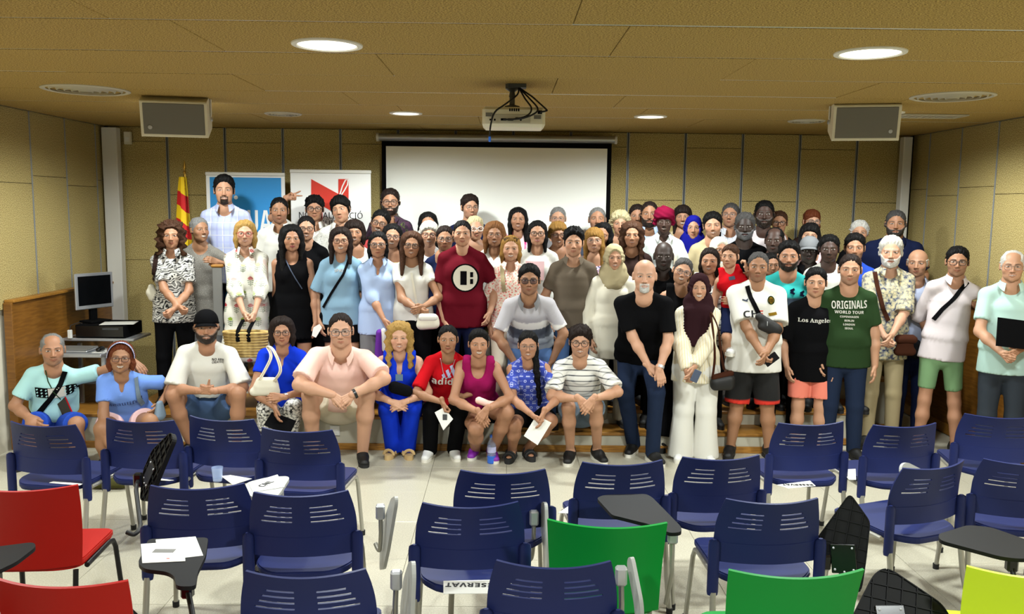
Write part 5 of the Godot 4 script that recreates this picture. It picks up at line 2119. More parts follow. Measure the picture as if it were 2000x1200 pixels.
# ------------------------------------------------------------------ clothes
func make_cloth() -> void:
	var solid := {"white": "cfcdc5", "black": "08080a", "maroon": "560c19", "taupe": "5d5347", "sky": "7c9cb2", "oxford": "a0b3d4", "aqua": "a6d2d4", "cornflower": "6d90da", "cobalt": "1436c6", "rose": "e6bfb3", "navy": "151c38",
		"red": "ae1019", "magenta": "8e1650", "forest": "24381f", "turquoise": "1e9c98", "mint": "a6c3bb", "pale_blue": "a8b0ca", "pinkish": "c4babc", "beige": "b7a884", "umber": "2b1e1b", "jeans": "1d273c", "jeans_light": "48628c",
		"khaki": "9b8d6d", "grey": "707072", "charcoal": "2c3137", "salmon": "dc7c69", "sage": "6c8b63", "denim": "4d658d", "olive": "4b4a2a", "tee_lilac": "c3c6ee", "royal": "2747a8", "cream": "ddd3bd", "blush": "efc9cc", "brick": "9a3b3b",
		"slate": "4a5263", "wine_scarf": "281418", "sand_scarf": "a09474", "blue_scarf": "15177e", "white_scarf": "cdc6b4", "crimson_wrap": "6c0c2b", "bandana": "36406f", "flat_cap": "77797c", "brown_leather": "3a1f14", "purple": "5b2a86", "grey_blue": "6f7f8f", "ivory": "d0cbba"}
	for k in solid:
		var m := mat(k, solid[k], 0.88)
		m.metallic_specular = 0.18
	mat("shoe_black", "0a0a0b", 0.6)
	mat("shoe_white", "dcdcda", 0.6)
	mat("shoe_purple", "7a1f96", 0.6)
	mat("sole_white", "d8d4c8", 0.7)
	mat("sole_black", "141416", 0.7)
	mat("cork", "b99c6c", 0.8)
	mat("gold", "cfa03a", 0.3, 0.9)
	mat("frame_black", "0c0c0e", 0.35)
	mat("frame_red", "8a1320", 0.35)
	mat("frame_brown", "43221c", 0.35)
	mat("frame_white", "e3e0d8", 0.4)
	mat("frame_steel", "6a6a6c", 0.3, 0.7)
	var tint := mat("lens_tint", "3a2a38", 0.05)
	tint.transparency = BaseMaterial3D.TRANSPARENCY_ALPHA
	tint.albedo_color = Color(0.20, 0.14, 0.20, 0.55)
	var vc := mat("cloth_bands", "ffffff", 0.88)
	vc.vertex_color_use_as_albedo = true
	# printed and woven cloth
	var zn := noise(0.016, FastNoiseLite.TYPE_SIMPLEX_SMOOTH, 4, 2)
	var zt := img(256, 256, func(x, y): return Color("131316") if sin(y * 0.34 + x * 0.10 + 9.0 * zn.get_noise_2d(x, y)) > 0.05 else Color("d2d0ca"))
	pattern("zebra", zt, 2.6)
	pattern("leaf_print", ntex(noise(0.035, FastNoiseLite.TYPE_SIMPLEX, 21, 2), [[0.0, "d8d6cf"], [0.45, "8a8a86"], [0.50, "22221f"], [0.55, "dcdad2"]], true), 2.4)
	pattern("ink_print", ntex(noise(0.05, FastNoiseLite.TYPE_SIMPLEX, 8, 2), [[0.0, "f0eee8"], [0.40, "5d646e"], [0.46, "efede6"], [0.60, "3f454e"], [0.65, "f0eee8"]], true), 2.6)
	pattern("night_flowers", ntex(noise(0.022, FastNoiseLite.TYPE_CELLULAR, 17, 2), [[0.0, "241826"], [0.4, "4a2440"], [0.55, "2a2a30"], [0.7, "5d6a2a"], [0.8, "1c1a24"]], true), 2.0)
	pattern("rose_flowers", ntex(noise(0.030, FastNoiseLite.TYPE_CELLULAR, 6, 2), [[0.0, "d0575a"], [0.26, "e58f7c"], [0.36, "e6dccd"], [0.62, "ded3c4"], [0.78, "b7a27c"], [0.86, "c8485a"]], true), 2.6)
	pattern("hawaii", ntex(noise(0.024, FastNoiseLite.TYPE_CELLULAR, 44, 2), [[0.0, "cdbf95"], [0.34, "a79f84"], [0.46, "8d8f84"], [0.56, "222a50"], [0.90, "1a2144"]], true), 2.4)
	pattern("leopard", ntex(noise(0.045, FastNoiseLite.TYPE_CELLULAR, 3, 1), [[0.0, "e6e4de"], [0.45, "141417"]], true), 2.2)
	pattern("garden_dark", ntex(noise(0.04, FastNoiseLite.TYPE_CELLULAR, 13, 2), [[0.0, "d8507f"], [0.3, "e9e4dc"], [0.45, "2a3a6a"], [0.7, "19192a"]], true), 3.0)
	pattern("fine_print", ntex(noise(0.08, FastNoiseLite.TYPE_CELLULAR, 23, 1), [[0.0, "eceae6"], [0.5, "d9dce6"], [0.62, "5c6f9c"], [0.75, "eceae6"]], true), 3.0)
	pattern("vine_white", ntex(noise(0.028, FastNoiseLite.TYPE_SIMPLEX, 41, 1), [[0.0, "c8ccc8"], [0.46, "6f8383"], [0.52, "c8ccc8"]], true), 2.6)
	pattern("bandana_print", ntex(noise(0.09, FastNoiseLite.TYPE_CELLULAR, 5, 1), [[0.0, "e8e6ee"], [0.28, "353f70"]], true), 5.0)
	pattern("embroidered", ntex(noise(0.03, FastNoiseLite.TYPE_SIMPLEX, 52, 1), [[0.0, "6a665f"], [0.47, "aaa69c"], [0.53, "6a665f"]], true), 2.5)
	var plaid := img(64, 64, func(x, y):
		var c := Color("a9b1cf")
		if x % 32 < 2 or y % 32 < 2: c = c.lerp(Color("e8e2c0"), 0.7)
		elif x % 16 < 5: c = c.lerp(Color("8f93c8"), 0.45)
		if y % 16 < 5: c = c.lerp(Color("9aa0d0"), 0.35)
		return c)
	pattern("plaid", plaid, 4.2)
	var st1 := img(8, 64, func(x, y): return Color("30343a") if y % 16 < 3 else Color("d9d8d2"))
	pattern("stripe_tee", st1, 5.4)
	var st2 := img(64, 8, func(x, y): return Color("c9b88a") if x % 8 < 2 else Color("d3ccb8"))
	pattern("stripe_cream", st2, 6.0)
	var st3 := img(64, 8, func(x, y): return Color("cf3f7c") if x % 32 < 12 else Color("ecd9dc"))
	pattern("stripe_pink", st3, 8.0)
	var st4 := img(64, 8, func(x, y): return Color("8d93a3") if x % 8 < 3 else Color("d6d9df"))
	pattern("stripe_grey", st4, 8.0)
	var st5 := img(64, 8, func(x, y): return Color("5b5446") if x % 8 < 2 else Color("8b8371"))
	pattern("stripe_brown", st5, 8.0)
	# rows of small white figures on blue
	var fig := img(128, 128, func(x, y):
		var r: int = y / 32
		var u: int = (x + (r % 2) * 16) % 42
		var v: int = y % 32
		var c := Color("3346a8") if r % 2 == 0 else Color("2b3c9a")
		if r % 2 == 0:
			if v > 12 and v < 22 and u > 4 and u < 30 and (v > 17 or u % 7 < 4): c = Color("cfd6f0")
		else:
			var d := Vector2(u - 16, v - 16).length()
			if d < 9.0 and d > 5.0: c = Color("cfd6f0")
		return c)
	pattern("blue_figures", fig, 6.0)
	# upright flowers on white, red heads and green leaves
	var flo := img(160, 200, func(x, y):
		var c := Color("d2cfc4")
		var alt: int = y / 100
		var u: int = (x + alt * 40) % 80 - 40
		var v: int = y % 100
		var head := Color("a81626") if alt == 0 else Color("7f9a2c")
		if absf(u) < 2 and v > 40 and v < 88: c = Color("28461f")
		for k in 3:
			var vy := 52 + k * 13
			if absf(v - vy + absf(u) * 0.5) < 3.0 and absf(u) < 18 - k * 2: c = Color("28461f")
		if v > 14 and v < 42 and absf(u) < 16.0 - absf(v - 30) * 0.6 and not (v < 22 and int(absf(u)) % 8 > 5): c = head
		return c)
	pattern("flower_rows", flo, 4.2)
	# hair
	for q in [["hair_black", "0b0a0a"], ["hair_dark", "1c1310"], ["hair_brown", "3b2417"], ["hair_auburn", "5a2a16"], ["hair_chestnut", "6b4526"], ["hair_blonde", "93733c"], ["hair_gold", "84602c"], ["hair_platinum", "b8ab84"], ["hair_grey", "6f6e6c"], ["hair_silver", "b9b6b0"], ["hair_white", "bdbab0"], ["hair_salt", "3f3d3c"]]:
		var base := Color(q[1])
		var hn := noise(0.06, FastNoiseLite.TYPE_SIMPLEX, 61, 3)
		var t := ntex(hn, [[0.0, base.darkened(0.35).to_html(false)], [0.5, base.to_html(false)], [1.0, base.lightened(0.16).to_html(false)]], false, 256)
		var m := pattern(q[0], t, 6.0, 0.6)
		m.uv1_scale = Vector3(14, 2.2, 14)
		m.metallic_specular = 0.2

var shoe_meshes := {}
func build_shoes() -> void:
	var up := nets([bone(Vector3(0, 0.062, -0.035), Vector3(0, 0.055, 0.05), 0.037, 0.038), bone(Vector3(0, 0.050, 0.05), Vector3(0.004, 0.036, 0.150), 0.038, 0.030, Vector3.RIGHT, 0.85), bone(Vector3(0, 0.10, -0.02), Vector3(0, 0.06, -0.01), 0.035, 0.04)], [bone(Vector3(0, -0.085, -0.3), Vector3(0, -0.085, 0.4), 0.10, 0.10, Vector3.RIGHT, 0.1)], 0.03, 0.009)
	shoe_meshes.upper = arrays_mesh(up)
	var mb := MB.new()
	var pts := round_poly([Vector2(-0.036, -0.075), Vector2(0.036, -0.075), Vector2(0.040, 0.05), Vector2(0.046, 0.12), Vector2(0.030, 0.182), Vector2(-0.020, 0.182), Vector2(-0.044, 0.12), Vector2(-0.038, 0.05)], 0.03, 3)
	mb.prism(pts, 0.0, 0.026)
	shoe_meshes.sole = mb.done()
	mb = MB.new()
	mb.prism(pts, 0.0, 0.045)
	shoe_meshes.wedge = mb.done()
	mb = MB.new()
	for q in [0.03, 0.075, 0.125]:
		var arc := []
		for k in 9:
			var a := PI * k / 8.0
			arc.append(Vector3(cos(a) * 0.047, 0.035 + sin(a) * (0.066 if q < 0.05 else 0.046), q))
		mb.tube(arc, 0.014, 8, true, 0.3, Vector3(0, 0, 1))
	shoe_meshes.straps = mb.done()
	mb = MB.new()
	for k in 4:
		mb.tube([Vector3(-0.022, 0.088 - 0.007 * k, 0.035 + 0.02 * k), Vector3(0.0, 0.095 - 0.008 * k, 0.037 + 0.02 * k), Vector3(0.022, 0.088 - 0.007 * k, 0.035 + 0.02 * k)], 0.004, 6)
	shoe_meshes.laces = mb.done()

var glass_meshes := {}
func build_glasses() -> void:
	for style in ["round", "square", "cat", "thin"]:
		var mb := MB.new()
		var ln := MB.new()
		var r := 0.0024 if style != "thin" else 0.0013
		if style == "cat":
			r = 0.0032
		var w := 0.0245
		var h := 0.0215 if style == "round" else 0.0185
		for sg in [-1.0, 1.0]:
			var pts := []
			for k in 25:
				var a := TAU * k / 24.0
				var e := 1.0 if style == "round" else 0.62
				var cx := signf(cos(a)) * pow(absf(cos(a)), e) * w
				var cy := signf(sin(a)) * pow(absf(sin(a)), e) * h
				if style == "cat" and cx * sg > 0.0 and cy > 0.0:
					cy += 0.006
				pts.append(Vector3(sg * 0.0325 + cx, -0.004 + cy, 0.0985 - 0.10 * absf(cx + sg * 0.0325) * absf(cx + sg * 0.0325) * 40.0 * 0.12))
			mb.tube(pts, r, 6, false)
			var c := Vector3(sg * 0.0325, -0.004, 0.0975)
			var s := ln.v.size()
			ln.vert(c, Vector3.BACK)
			for q in pts:
				ln.vert(q, Vector3.BACK)
			for k in 24:
				ln.tri(s, s + 1 + k, s + 2 + k)
			mb.tube([Vector3(sg * 0.056, 0.004, 0.094), Vector3(sg * 0.073, 0.006, 0.075), Vector3(sg * 0.083, 0.006, -0.01)], r * 0.9, 6)
		mb.tube([Vector3(-0.009, 0.002, 0.0985), Vector3(0, 0.005, 0.1005), Vector3(0.009, 0.002, 0.0985)], r, 6)
		glass_meshes[style] = [mb.done(), ln.done()]

# ------------------------------------------------------------------ things laid on the cloth of a garment
func on_cloth(s: Dictionary, x: float, y: float, lift := 0.006) -> Vector3:
	# x across and y up from the base of the neck, pushed back on to the garment
	var p: Vector3 = s.neck + s.rt * x + s.up * y + s.fw * 0.40
	for k in 26:
		var d := field_at(s.tb, 0.030, p) - lift
		if d < 0.0006:
			break
		p -= s.fw * maxf(d * 0.9, 0.0006)
	if (p - s.neck).dot(s.fw) < -0.05:
		p += s.fw * (-0.02 - (p - s.neck).dot(s.fw))
	return p

func print_text(o: Node3D, s: Dictionary, t: String, size: float, x: float, y: float, m: String, font := "Droid Sans", bold := true, stretch := Vector2.ONE, bend := 0.0, slope := 0.0) -> void:
	var tm := text_mesh(t, size, font, bold)
	var a := tm.get_mesh_arrays()
	var vs: PackedVector3Array = a[Mesh.ARRAY_VERTEX]
	var ns: PackedVector3Array = a[Mesh.ARRAY_NORMAL]
	var ix: PackedInt32Array = a[Mesh.ARRAY_INDEX]
	var out := PackedVector3Array()
	var nn := PackedVector3Array()
	var i2 := PackedInt32Array()
	var memo := {}
	for k in range(0, ix.size(), 3):
		if ns[ix[k]].z < 0.5:
			continue
		for j in 3:
			var q := vs[ix[k + j]]
			var key := Vector2(snappedf(q.x, 0.0002), snappedf(q.y, 0.0002))
			if not memo.has(key):
				memo[key] = out.size()
				out.append(on_cloth(s, x + q.x * stretch.x, y + q.y * stretch.y - bend * q.x * q.x + slope * q.x))
				nn.append(s.fw)
			i2.append(memo[key])
	if i2.is_empty():
		return
	put("print", arrays_mesh([out, nn, i2]), M[m], o)

func print_patch(o: Node3D, s: Dictionary, x: float, y: float, w: float, h: float, m: String, disc := false, tilt := 0.0, lift := 0.005, called := "print") -> void:
	var vs := PackedVector3Array()
	var ns := PackedVector3Array()
	var ix := PackedInt32Array()
	var n := 8
	if disc:
		vs.append(on_cloth(s, x, y, lift))
		ns.append(s.fw)
		for r in 3:
			for k in 28:
				var a := TAU * k / 28.0
				vs.append(on_cloth(s, x + cos(a) * w * 0.5 * (r + 1) / 3.0, y + sin(a) * h * 0.5 * (r + 1) / 3.0, lift))
				ns.append(s.fw)
		for k in 28:
			ix.append_array([0, 1 + (k + 1) % 28, 1 + k])
			for r in 2:
				var a := 1 + r * 28 + k
				var b := 1 + r * 28 + (k + 1) % 28
				ix.append_array([a, b, a + 28, b, b + 28, a + 28])
	else:
		for r in n + 1:
			for c in n + 1:
				var q := Vector2((float(c) / n - 0.5) * w, (float(r) / n - 0.5) * h).rotated(tilt)
				vs.append(on_cloth(s, x + q.x, y + q.y, lift))
				ns.append(s.fw)
		for r in n:
			for c in n:
				var a := r * (n + 1) + c
				ix.append_array([a, a + n + 1, a + 1, a + 1, a + n + 1, a + n + 2])
	put(called, arrays_mesh([vs, ns, ix]), M[m], o)

func strap(o: Node3D, s: Dictionary, pts: Array, wide: float, m: String, called := "strap") -> void:
	var cv := Curve2D.new()
	for q in pts:
		cv.add_point(Vector2(q[0], q[1]))
	var mb := MB.new()
	var n := 26
	var L := cv.get_baked_length()
	var prev := []
	for k in n + 1:
		var p := cv.sample_baked(L * k / n)
		var d := (cv.sample_baked(minf(L, L * (k + 0.5) / n)) - cv.sample_baked(maxf(0.0, L * (k - 0.5) / n))).normalized()
		var e := Vector2(-d.y, d.x) * wide * 0.5
		var row := [on_cloth(s, p.x - e.x, p.y - e.y, 0.004), on_cloth(s, p.x - e.x, p.y - e.y, 0.009), on_cloth(s, p.x + e.x, p.y + e.y, 0.009), on_cloth(s, p.x + e.x, p.y + e.y, 0.004)]
		if k > 0:
			for j in 3:
				mb.quad(prev[j], row[j], row[j + 1], prev[j + 1], s.fw + (Vector3.ZERO if j == 1 else s.rt * (0.1 if j == 2 else -0.1)))
		prev = row
	put(called, mb.done(), M[m], o)

func paint_bands(r: Array, s: Dictionary, bands: Array) -> Array:
	# bands: [y above the ground, hex]: the cloth's own colour blocks, lowest first
	var cols := PackedColorArray()
	for p in r[0]:
		var c := Color(bands[0][1])
		for b in bands:
			var v: float = p.y
			if b.size() > 2:
				v = -(p - s.neck).dot(s.up)
				v = -v
			if v >= b[0]:
				c = Color(b[1])
		cols.append(c.srgb_to_linear())
	return [r[0], r[1], r[2], cols]

func assemble(n: int) -> void:
	var s: Dictionary = jobs[n]
	var r: Dictionary = results[n]
	var o := thing("person", s.label, "person", s.root, 0.0, "people posing on the stage steps")
	s.node = o
	put("body", arrays_mesh(r.body), M.skin, o)
	var top: Dictionary = s.top
	var bot: Dictionary = s.bot
	if r.has("hair"):
		var called := "hair"
		if s.hair == "hijab":
			called = "headscarf"
		elif s.hair == "turban":
			called = "head_wrap"
		elif s.hair == "cap":
			called = "cap"
		var h := put(called, arrays_mesh(r.hair), M[s.hm], o)
		if s.hair == "cap" and s.has("brim"):
			var mb := MB.new()
			var hb: Basis = s.hb
			var rows := []
			for k in 13:
				var a := lerpf(-1.15, 1.15, k / 12.0)
				var inn := Vector3(sin(a) * 0.078, 0.034 - 0.010 * a * a, 0.012 + cos(a) * 0.078)
				var out := Vector3(sin(a) * 0.088, 0.022 - 0.016 * a * a, 0.012 + cos(a) * (0.078 + s.brim * cos(a * 1.1)))
				rows.append([inn, out])
			for k in 12:
				for q in [0.004, -0.002]:
					var e := Vector3(0, q, 0)
					mb.quad(s.head + hb * (rows[k][0] + e) * s.hs, s.head + hb * (rows[k + 1][0] + e) * s.hs, s.head + hb * (rows[k + 1][1] + e) * s.hs, s.head + hb * (rows[k][1] + e) * s.hs, hb.y * signf(q))
				mb.quad(s.head + hb * (rows[k][1] + Vector3(0, 0.004, 0)) * s.hs, s.head + hb * (rows[k + 1][1] + Vector3(0, 0.004, 0)) * s.hs, s.head + hb * (rows[k + 1][1] - Vector3(0, 0.002, 0)) * s.hs, s.head + hb * (rows[k][1] - Vector3(0, 0.002, 0)) * s.hs, hb.z)
			put("brim", mb.done(), M[s.hm], h)
	var ta: Array = r.shirt
	var tm: Material = M[top.m]
	if top.has("bands"):
		ta = paint_bands(ta, s, top.bands)
		tm = M.cloth_bands
	var sh := put(top.get("name", "shirt"), arrays_mesh(ta), tm, o)
	if r.has("collar"):
		put("collar", arrays_mesh(r.collar), M[top.get("cm", top.m)], sh)
	s.shirt_node = sh
	var pa: Array = r.pants
	var pm: Material = M[bot.m]
	if bot.has("bands"):
		pa = paint_bands(pa, s, bot.bands)
		pm = M.cloth_bands
	s.pants_node = put(bot.get("name", "shorts" if bot.get("len", 2.0) < 1.5 and bot.get("kind", "") != "skirt" else ("skirt" if bot.get("kind", "") == "skirt" else "trousers")), arrays_mesh(pa), pm, o)
	var shoe: String = s.get("shoe", "black")
	for key in ["l", "r"]:
		var an: Vector3 = s["an" + key]
		var ft: Vector3 = s["ft" + key]
		var f3 := Vector3(ft.x, 0, ft.z).normalized()
		var b := Basis(Vector3.UP.cross(f3), Vector3.UP, f3) * (0.92 if s.sex == "f" else 1.04)
		var y: float = an.y - 0.075
		if y < 0.10:
			y = 0.0
		var t := Transform3D(b, Vector3(an.x, y, an.z))
		if shoe == "sandal" or shoe == "wedge":
			var so := put("sandal", shoe_meshes.wedge, M.cork if shoe == "wedge" else M.sole_black, o)
			so.transform = t
			put("straps", shoe_meshes.straps, M.cork if shoe == "wedge" else M.shoe_black, so)
		else:
			var so := put("shoe", shoe_meshes.upper, M["shoe_" + shoe], o)
			so.transform = t
			put("sole", shoe_meshes.sole, M.sole_white if s.get("sole", "black") == "white" else M.sole_black, so)
			if s.has("laces"):
				put("laces", shoe_meshes.laces, M.shoe_white, so)
	if s.has("glasses"):
		var gq: Array = s.glasses
		var hb: Basis = s.hb
		var go := put("glasses", glass_meshes[gq[0]][0], M[gq[1]], o)
		var up_by := Vector3(0, 0.085, -0.045) if gq.size() > 2 and gq[2] == "up" else Vector3.ZERO
		go.transform = Transform3D(hb.scaled(Vector3.ONE * s.hs), s.head + hb * up_by * s.hs)
		put("lens", glass_meshes[gq[0]][1], M.lens_tint if gq.size() > 2 else M.glass, go)
	if s.has("earrings"):
		var hb: Basis = s.hb
		for sg in [-1.0, 1.0]:
			var mb := MB.new()
			mb.lathe([Vector2(0.0005, -0.007), Vector2(0.006, -0.004), Vector2(0.007, 0.0), Vector2(0.006, 0.004), Vector2(0.0005, 0.007)], 10)
			put("earring", mb.done(), M[s.earrings], o, s.head + hb * Vector3(sg * 0.082, -0.042, 0.0) * s.hs)
	if s.has("watch"):
		var key: String = s.watch
		var ha: Vector3 = s["ha" + key]
		var el: Vector3 = s["el" + key]
		var d := (el - ha).normalized()
		var mb := MB.new()
		var rr: float = (0.025 if s.sex == "f" else 0.031) * pow(float(s.get("bg", 1.0)), 0.8)
		mb.tube([ha + d * 0.012, ha + d * 0.034], rr, 16, true)
		put("watch", mb.done(), M[s.get("watch_m", "frame_black")], o)

func people(list: Array) -> void:
	for s in list:
		skeleton(s)
		jobs.append(s)
	results.resize(jobs.size())
	var gid := WorkerThreadPool.add_group_task(job, jobs.size(), -1, true)
	WorkerThreadPool.wait_for_group_task_completion(gid)
	for n in jobs.size():
		assemble(n)

# ------------------------------------------------------------------ prints, bags and things in hands
func who(x: float) -> Dictionary:
	for s in jobs:
		if s.x == x:
			return s
	return {}

func soft(bones: Array, k := 0.02, cell := 0.011, subs := []) -> ArrayMesh:
	return arrays_mesh(nets(bones, subs, k, cell))

# a strap over a garment, kept in the bag's own frame
func bag_strap(o: Node3D, s: Dictionary, pts: Array, wide: float, m: String) -> void:
	var tmp := Node3D.new()
	strap(tmp, s, pts, wide, m)
	var c: MeshInstance3D = tmp.get_child(0)
	tmp.remove_child(c)
	c.position = s.root - o.position
	o.add_child(c, true)
	tmp.free()

func cord(o: Node3D, pts: Array, r: float, m: String, called := "strap", flat := 1.0) -> void:
	var cv := Curve3D.new()
	for k in pts.size():
		var tg: Vector3 = (pts[mini(k + 1, pts.size() - 1)] - pts[maxi(k - 1, 0)]) * 0.18
		cv.add_point(pts[k] - o.position, -tg, tg)
	var mb := MB.new()
	mb.tube(Array(cv.tessellate(3, 4)), r, 8, true, flat)
	put(called, mb.done(), M[m], o)

# a flat thing held up: its corners are pixels met with a plane through p0
func card(called: String, label: String, category: String, pix: Array, p0: Vector3, n: Vector3, m: String, thick := 0.002) -> Node3D:
	var r := plane_poly(pix, p0, n)
	var o := thing(called, label, category, p0)
	var poly := PackedVector2Array()
	for q in r[0]:
		poly.append(q)
	var mb := MB.new()
	mb.prism(poly, -thick, 0.0, Transform3D(r[1].basis, Vector3.ZERO))
	put("cover" if thick > 0.004 else "sheet", mb.done(), M[m], o)
	return o

func make_prints() -> void:
	var s := who(903)
	print_patch(s.shirt_node, s, 0.03, -0.245, 0.245, 0.245, "black", true, 0.0, 0.005, "emblem")
	print_patch(s.shirt_node, s, 0.03, -0.245, 0.212, 0.222, "ivory", true, 0.0, 0.008, "emblem")
	print_patch(s.shirt_node, s, 0.015, -0.245, 0.055, 0.12, "black", false, 0.0, 0.011, "emblem")
	print_patch(s.shirt_node, s, 0.085, -0.215, 0.026, 0.045, "black", false, 0.0, 0.011, "emblem")
	print_patch(s.shirt_node, s, 0.085, -0.275, 0.026, 0.045, "black", false, 0.0, 0.011, "emblem")
	s = who(101)
	print_patch(s.shirt_node, s, 0.03, -0.165, 0.30, 0.085, "black", false, 0.14)
	for k in 9:
		for j in 3:
			if k > 2 and k < 6:
				continue
			var v := Vector2(-0.135 + 0.034 * k, -0.026 + 0.026 * j).rotated(0.14)
			print_patch(s.shirt_node, s, 0.03 + v.x, -0.165 + v.y, 0.016, 0.010, "aqua", false, 0.9, 0.008)
	print_patch(s.shirt_node, s, 0.04, -0.165, 0.125, 0.085, "white", false, 0.14, 0.008)
	print_text(s.shirt_node, s, "JACK &", 0.036, 0.045, -0.145, "ink", "Droid Sans", true, Vector2(1.2, 1.0), 0.0, 0.14)
	print_text(s.shirt_node, s, "JONES", 0.036, 0.045, -0.182, "ink", "Droid Sans", true, Vector2(1.2, 1.0), 0.0, 0.14)
	s = who(237)
	print_text(s.shirt_node, s, "Beautiful", 0.066, 0.02, -0.205, "bandana", "Droid Serif", false, Vector2(0.9, 0.8), 0.0, 0.16)
	print_patch(s.shirt_node, s, 0.125, -0.165, 0.026, 0.030, "gold", true)
	s = who(402)
	print_text(s.shirt_node, s, "NO ARR", 0.026, 0.09, -0.095, "ink")
	print_text(s.shirt_node, s, "CREATIVE", 0.020, 0.09, -0.115, "ink")
	s = who(875)
	print_text(s.shirt_node, s, "adidas", 0.085, 0.015, -0.195, "white", "Droid Sans", true, Vector2(1.05, 1.0))
	for k in 3:
		print_patch(s.shirt_node, s, -0.025 + 0.038 * k, -0.145 + 0.016 * k, 0.024, 0.030 + 0.030 * k, "tee_lilac", false, 0.5)
	s = who(1483)
	print_text(s.shirt_node, s, "CH", 0.085, -0.060, -0.230, "ink", "Droid Sans", true, Vector2(1.2, 0.85))
	print_text(s.shirt_node, s, "E", 0.085, 0.020, -0.230, "red_ink", "Droid Sans", true, Vector2(1.2, 0.85))
	print_patch(s.shirt_node, s, 0.115, -0.225, 0.06, 0.022, "gold", false, 0.3)
	print_patch(s.shirt_node, s, 0.105, -0.120, 0.056, 0.068, "forest", true, 0.0, 0.005, "crest")
	print_patch(s.shirt_node, s, 0.105, -0.120, 0.040, 0.050, "gold", true, 0.0, 0.008, "crest")
	for k in 3:
		print_patch(s.shirt_node, s, 0.093 + 0.012 * k, -0.122, 0.006, 0.034, "black", false, 0.0, 0.011, "crest")
	print_patch(s.shirt_node, s, -0.105, -0.125, 0.045, 0.012, "slate", false, -0.25)
	print_patch(s.shirt_node, s, -0.088, -0.120, 0.024, 0.008, "slate", false, 0.6)
	s = who(1595)
	print_text(s.shirt_node, s, "Los Angeles", 0.046, 0.0, -0.165, "white", "Droid Serif", true)
	s = who(1662)
	print_text(s.shirt_node, s, "ORIGINALS", 0.062, 0.0, -0.135, "white", "Droid Sans", true, Vector2(0.85, 1.4), 0.0, 0.04)
	print_text(s.shirt_node, s, "WORLD TOUR", 0.034, 0.0, -0.195, "white", "Droid Sans", true, Vector2(1.05, 1.0))
	for k in 4:
		print_text(s.shirt_node, s, ["COPENHAGEN", "BERLIN", "LONDON", "SEOUL"][k], 0.022, 0.0, -0.232 - 0.032 * k, "white")
	s = who(1542)
	for k in 2:
		print_patch(s.shirt_node, s, 0.035 + 0.085 * k, -0.135 - 0.02 * k, 0.040, 0.018, "navy", false, 0.4)
		print_patch(s.shirt_node, s, 0.035 + 0.085 * k, -0.160 - 0.02 * k, 0.040, 0.018, "navy", false, -0.4)
		print_patch(s.shirt_node, s, 0.035 + 0.085 * k, -0.147 - 0.02 * k, 0.018, 0.018, "navy")
	s = who(1050)
	print_patch(s.shirt_node, s, -0.02, -0.20, 0.17, 0.17, "blush")
	s = who(1427)
	print_patch(s.shirt_node, s, 0.0, -0.07, 0.05, 0.03, "slate")
	s = who(665)
	if s.node.has_node("shirt") and s.t == 442:
		print_text(s.shirt_node, s, "SPAIN", 0.035, 0.0, -0.12, "white")
	s = who(780)
	print_patch(s.shirt_node, s, 0.0, -0.165, 0.06, 0.06, "sky", false, 0.0, 0.002, "undershirt")

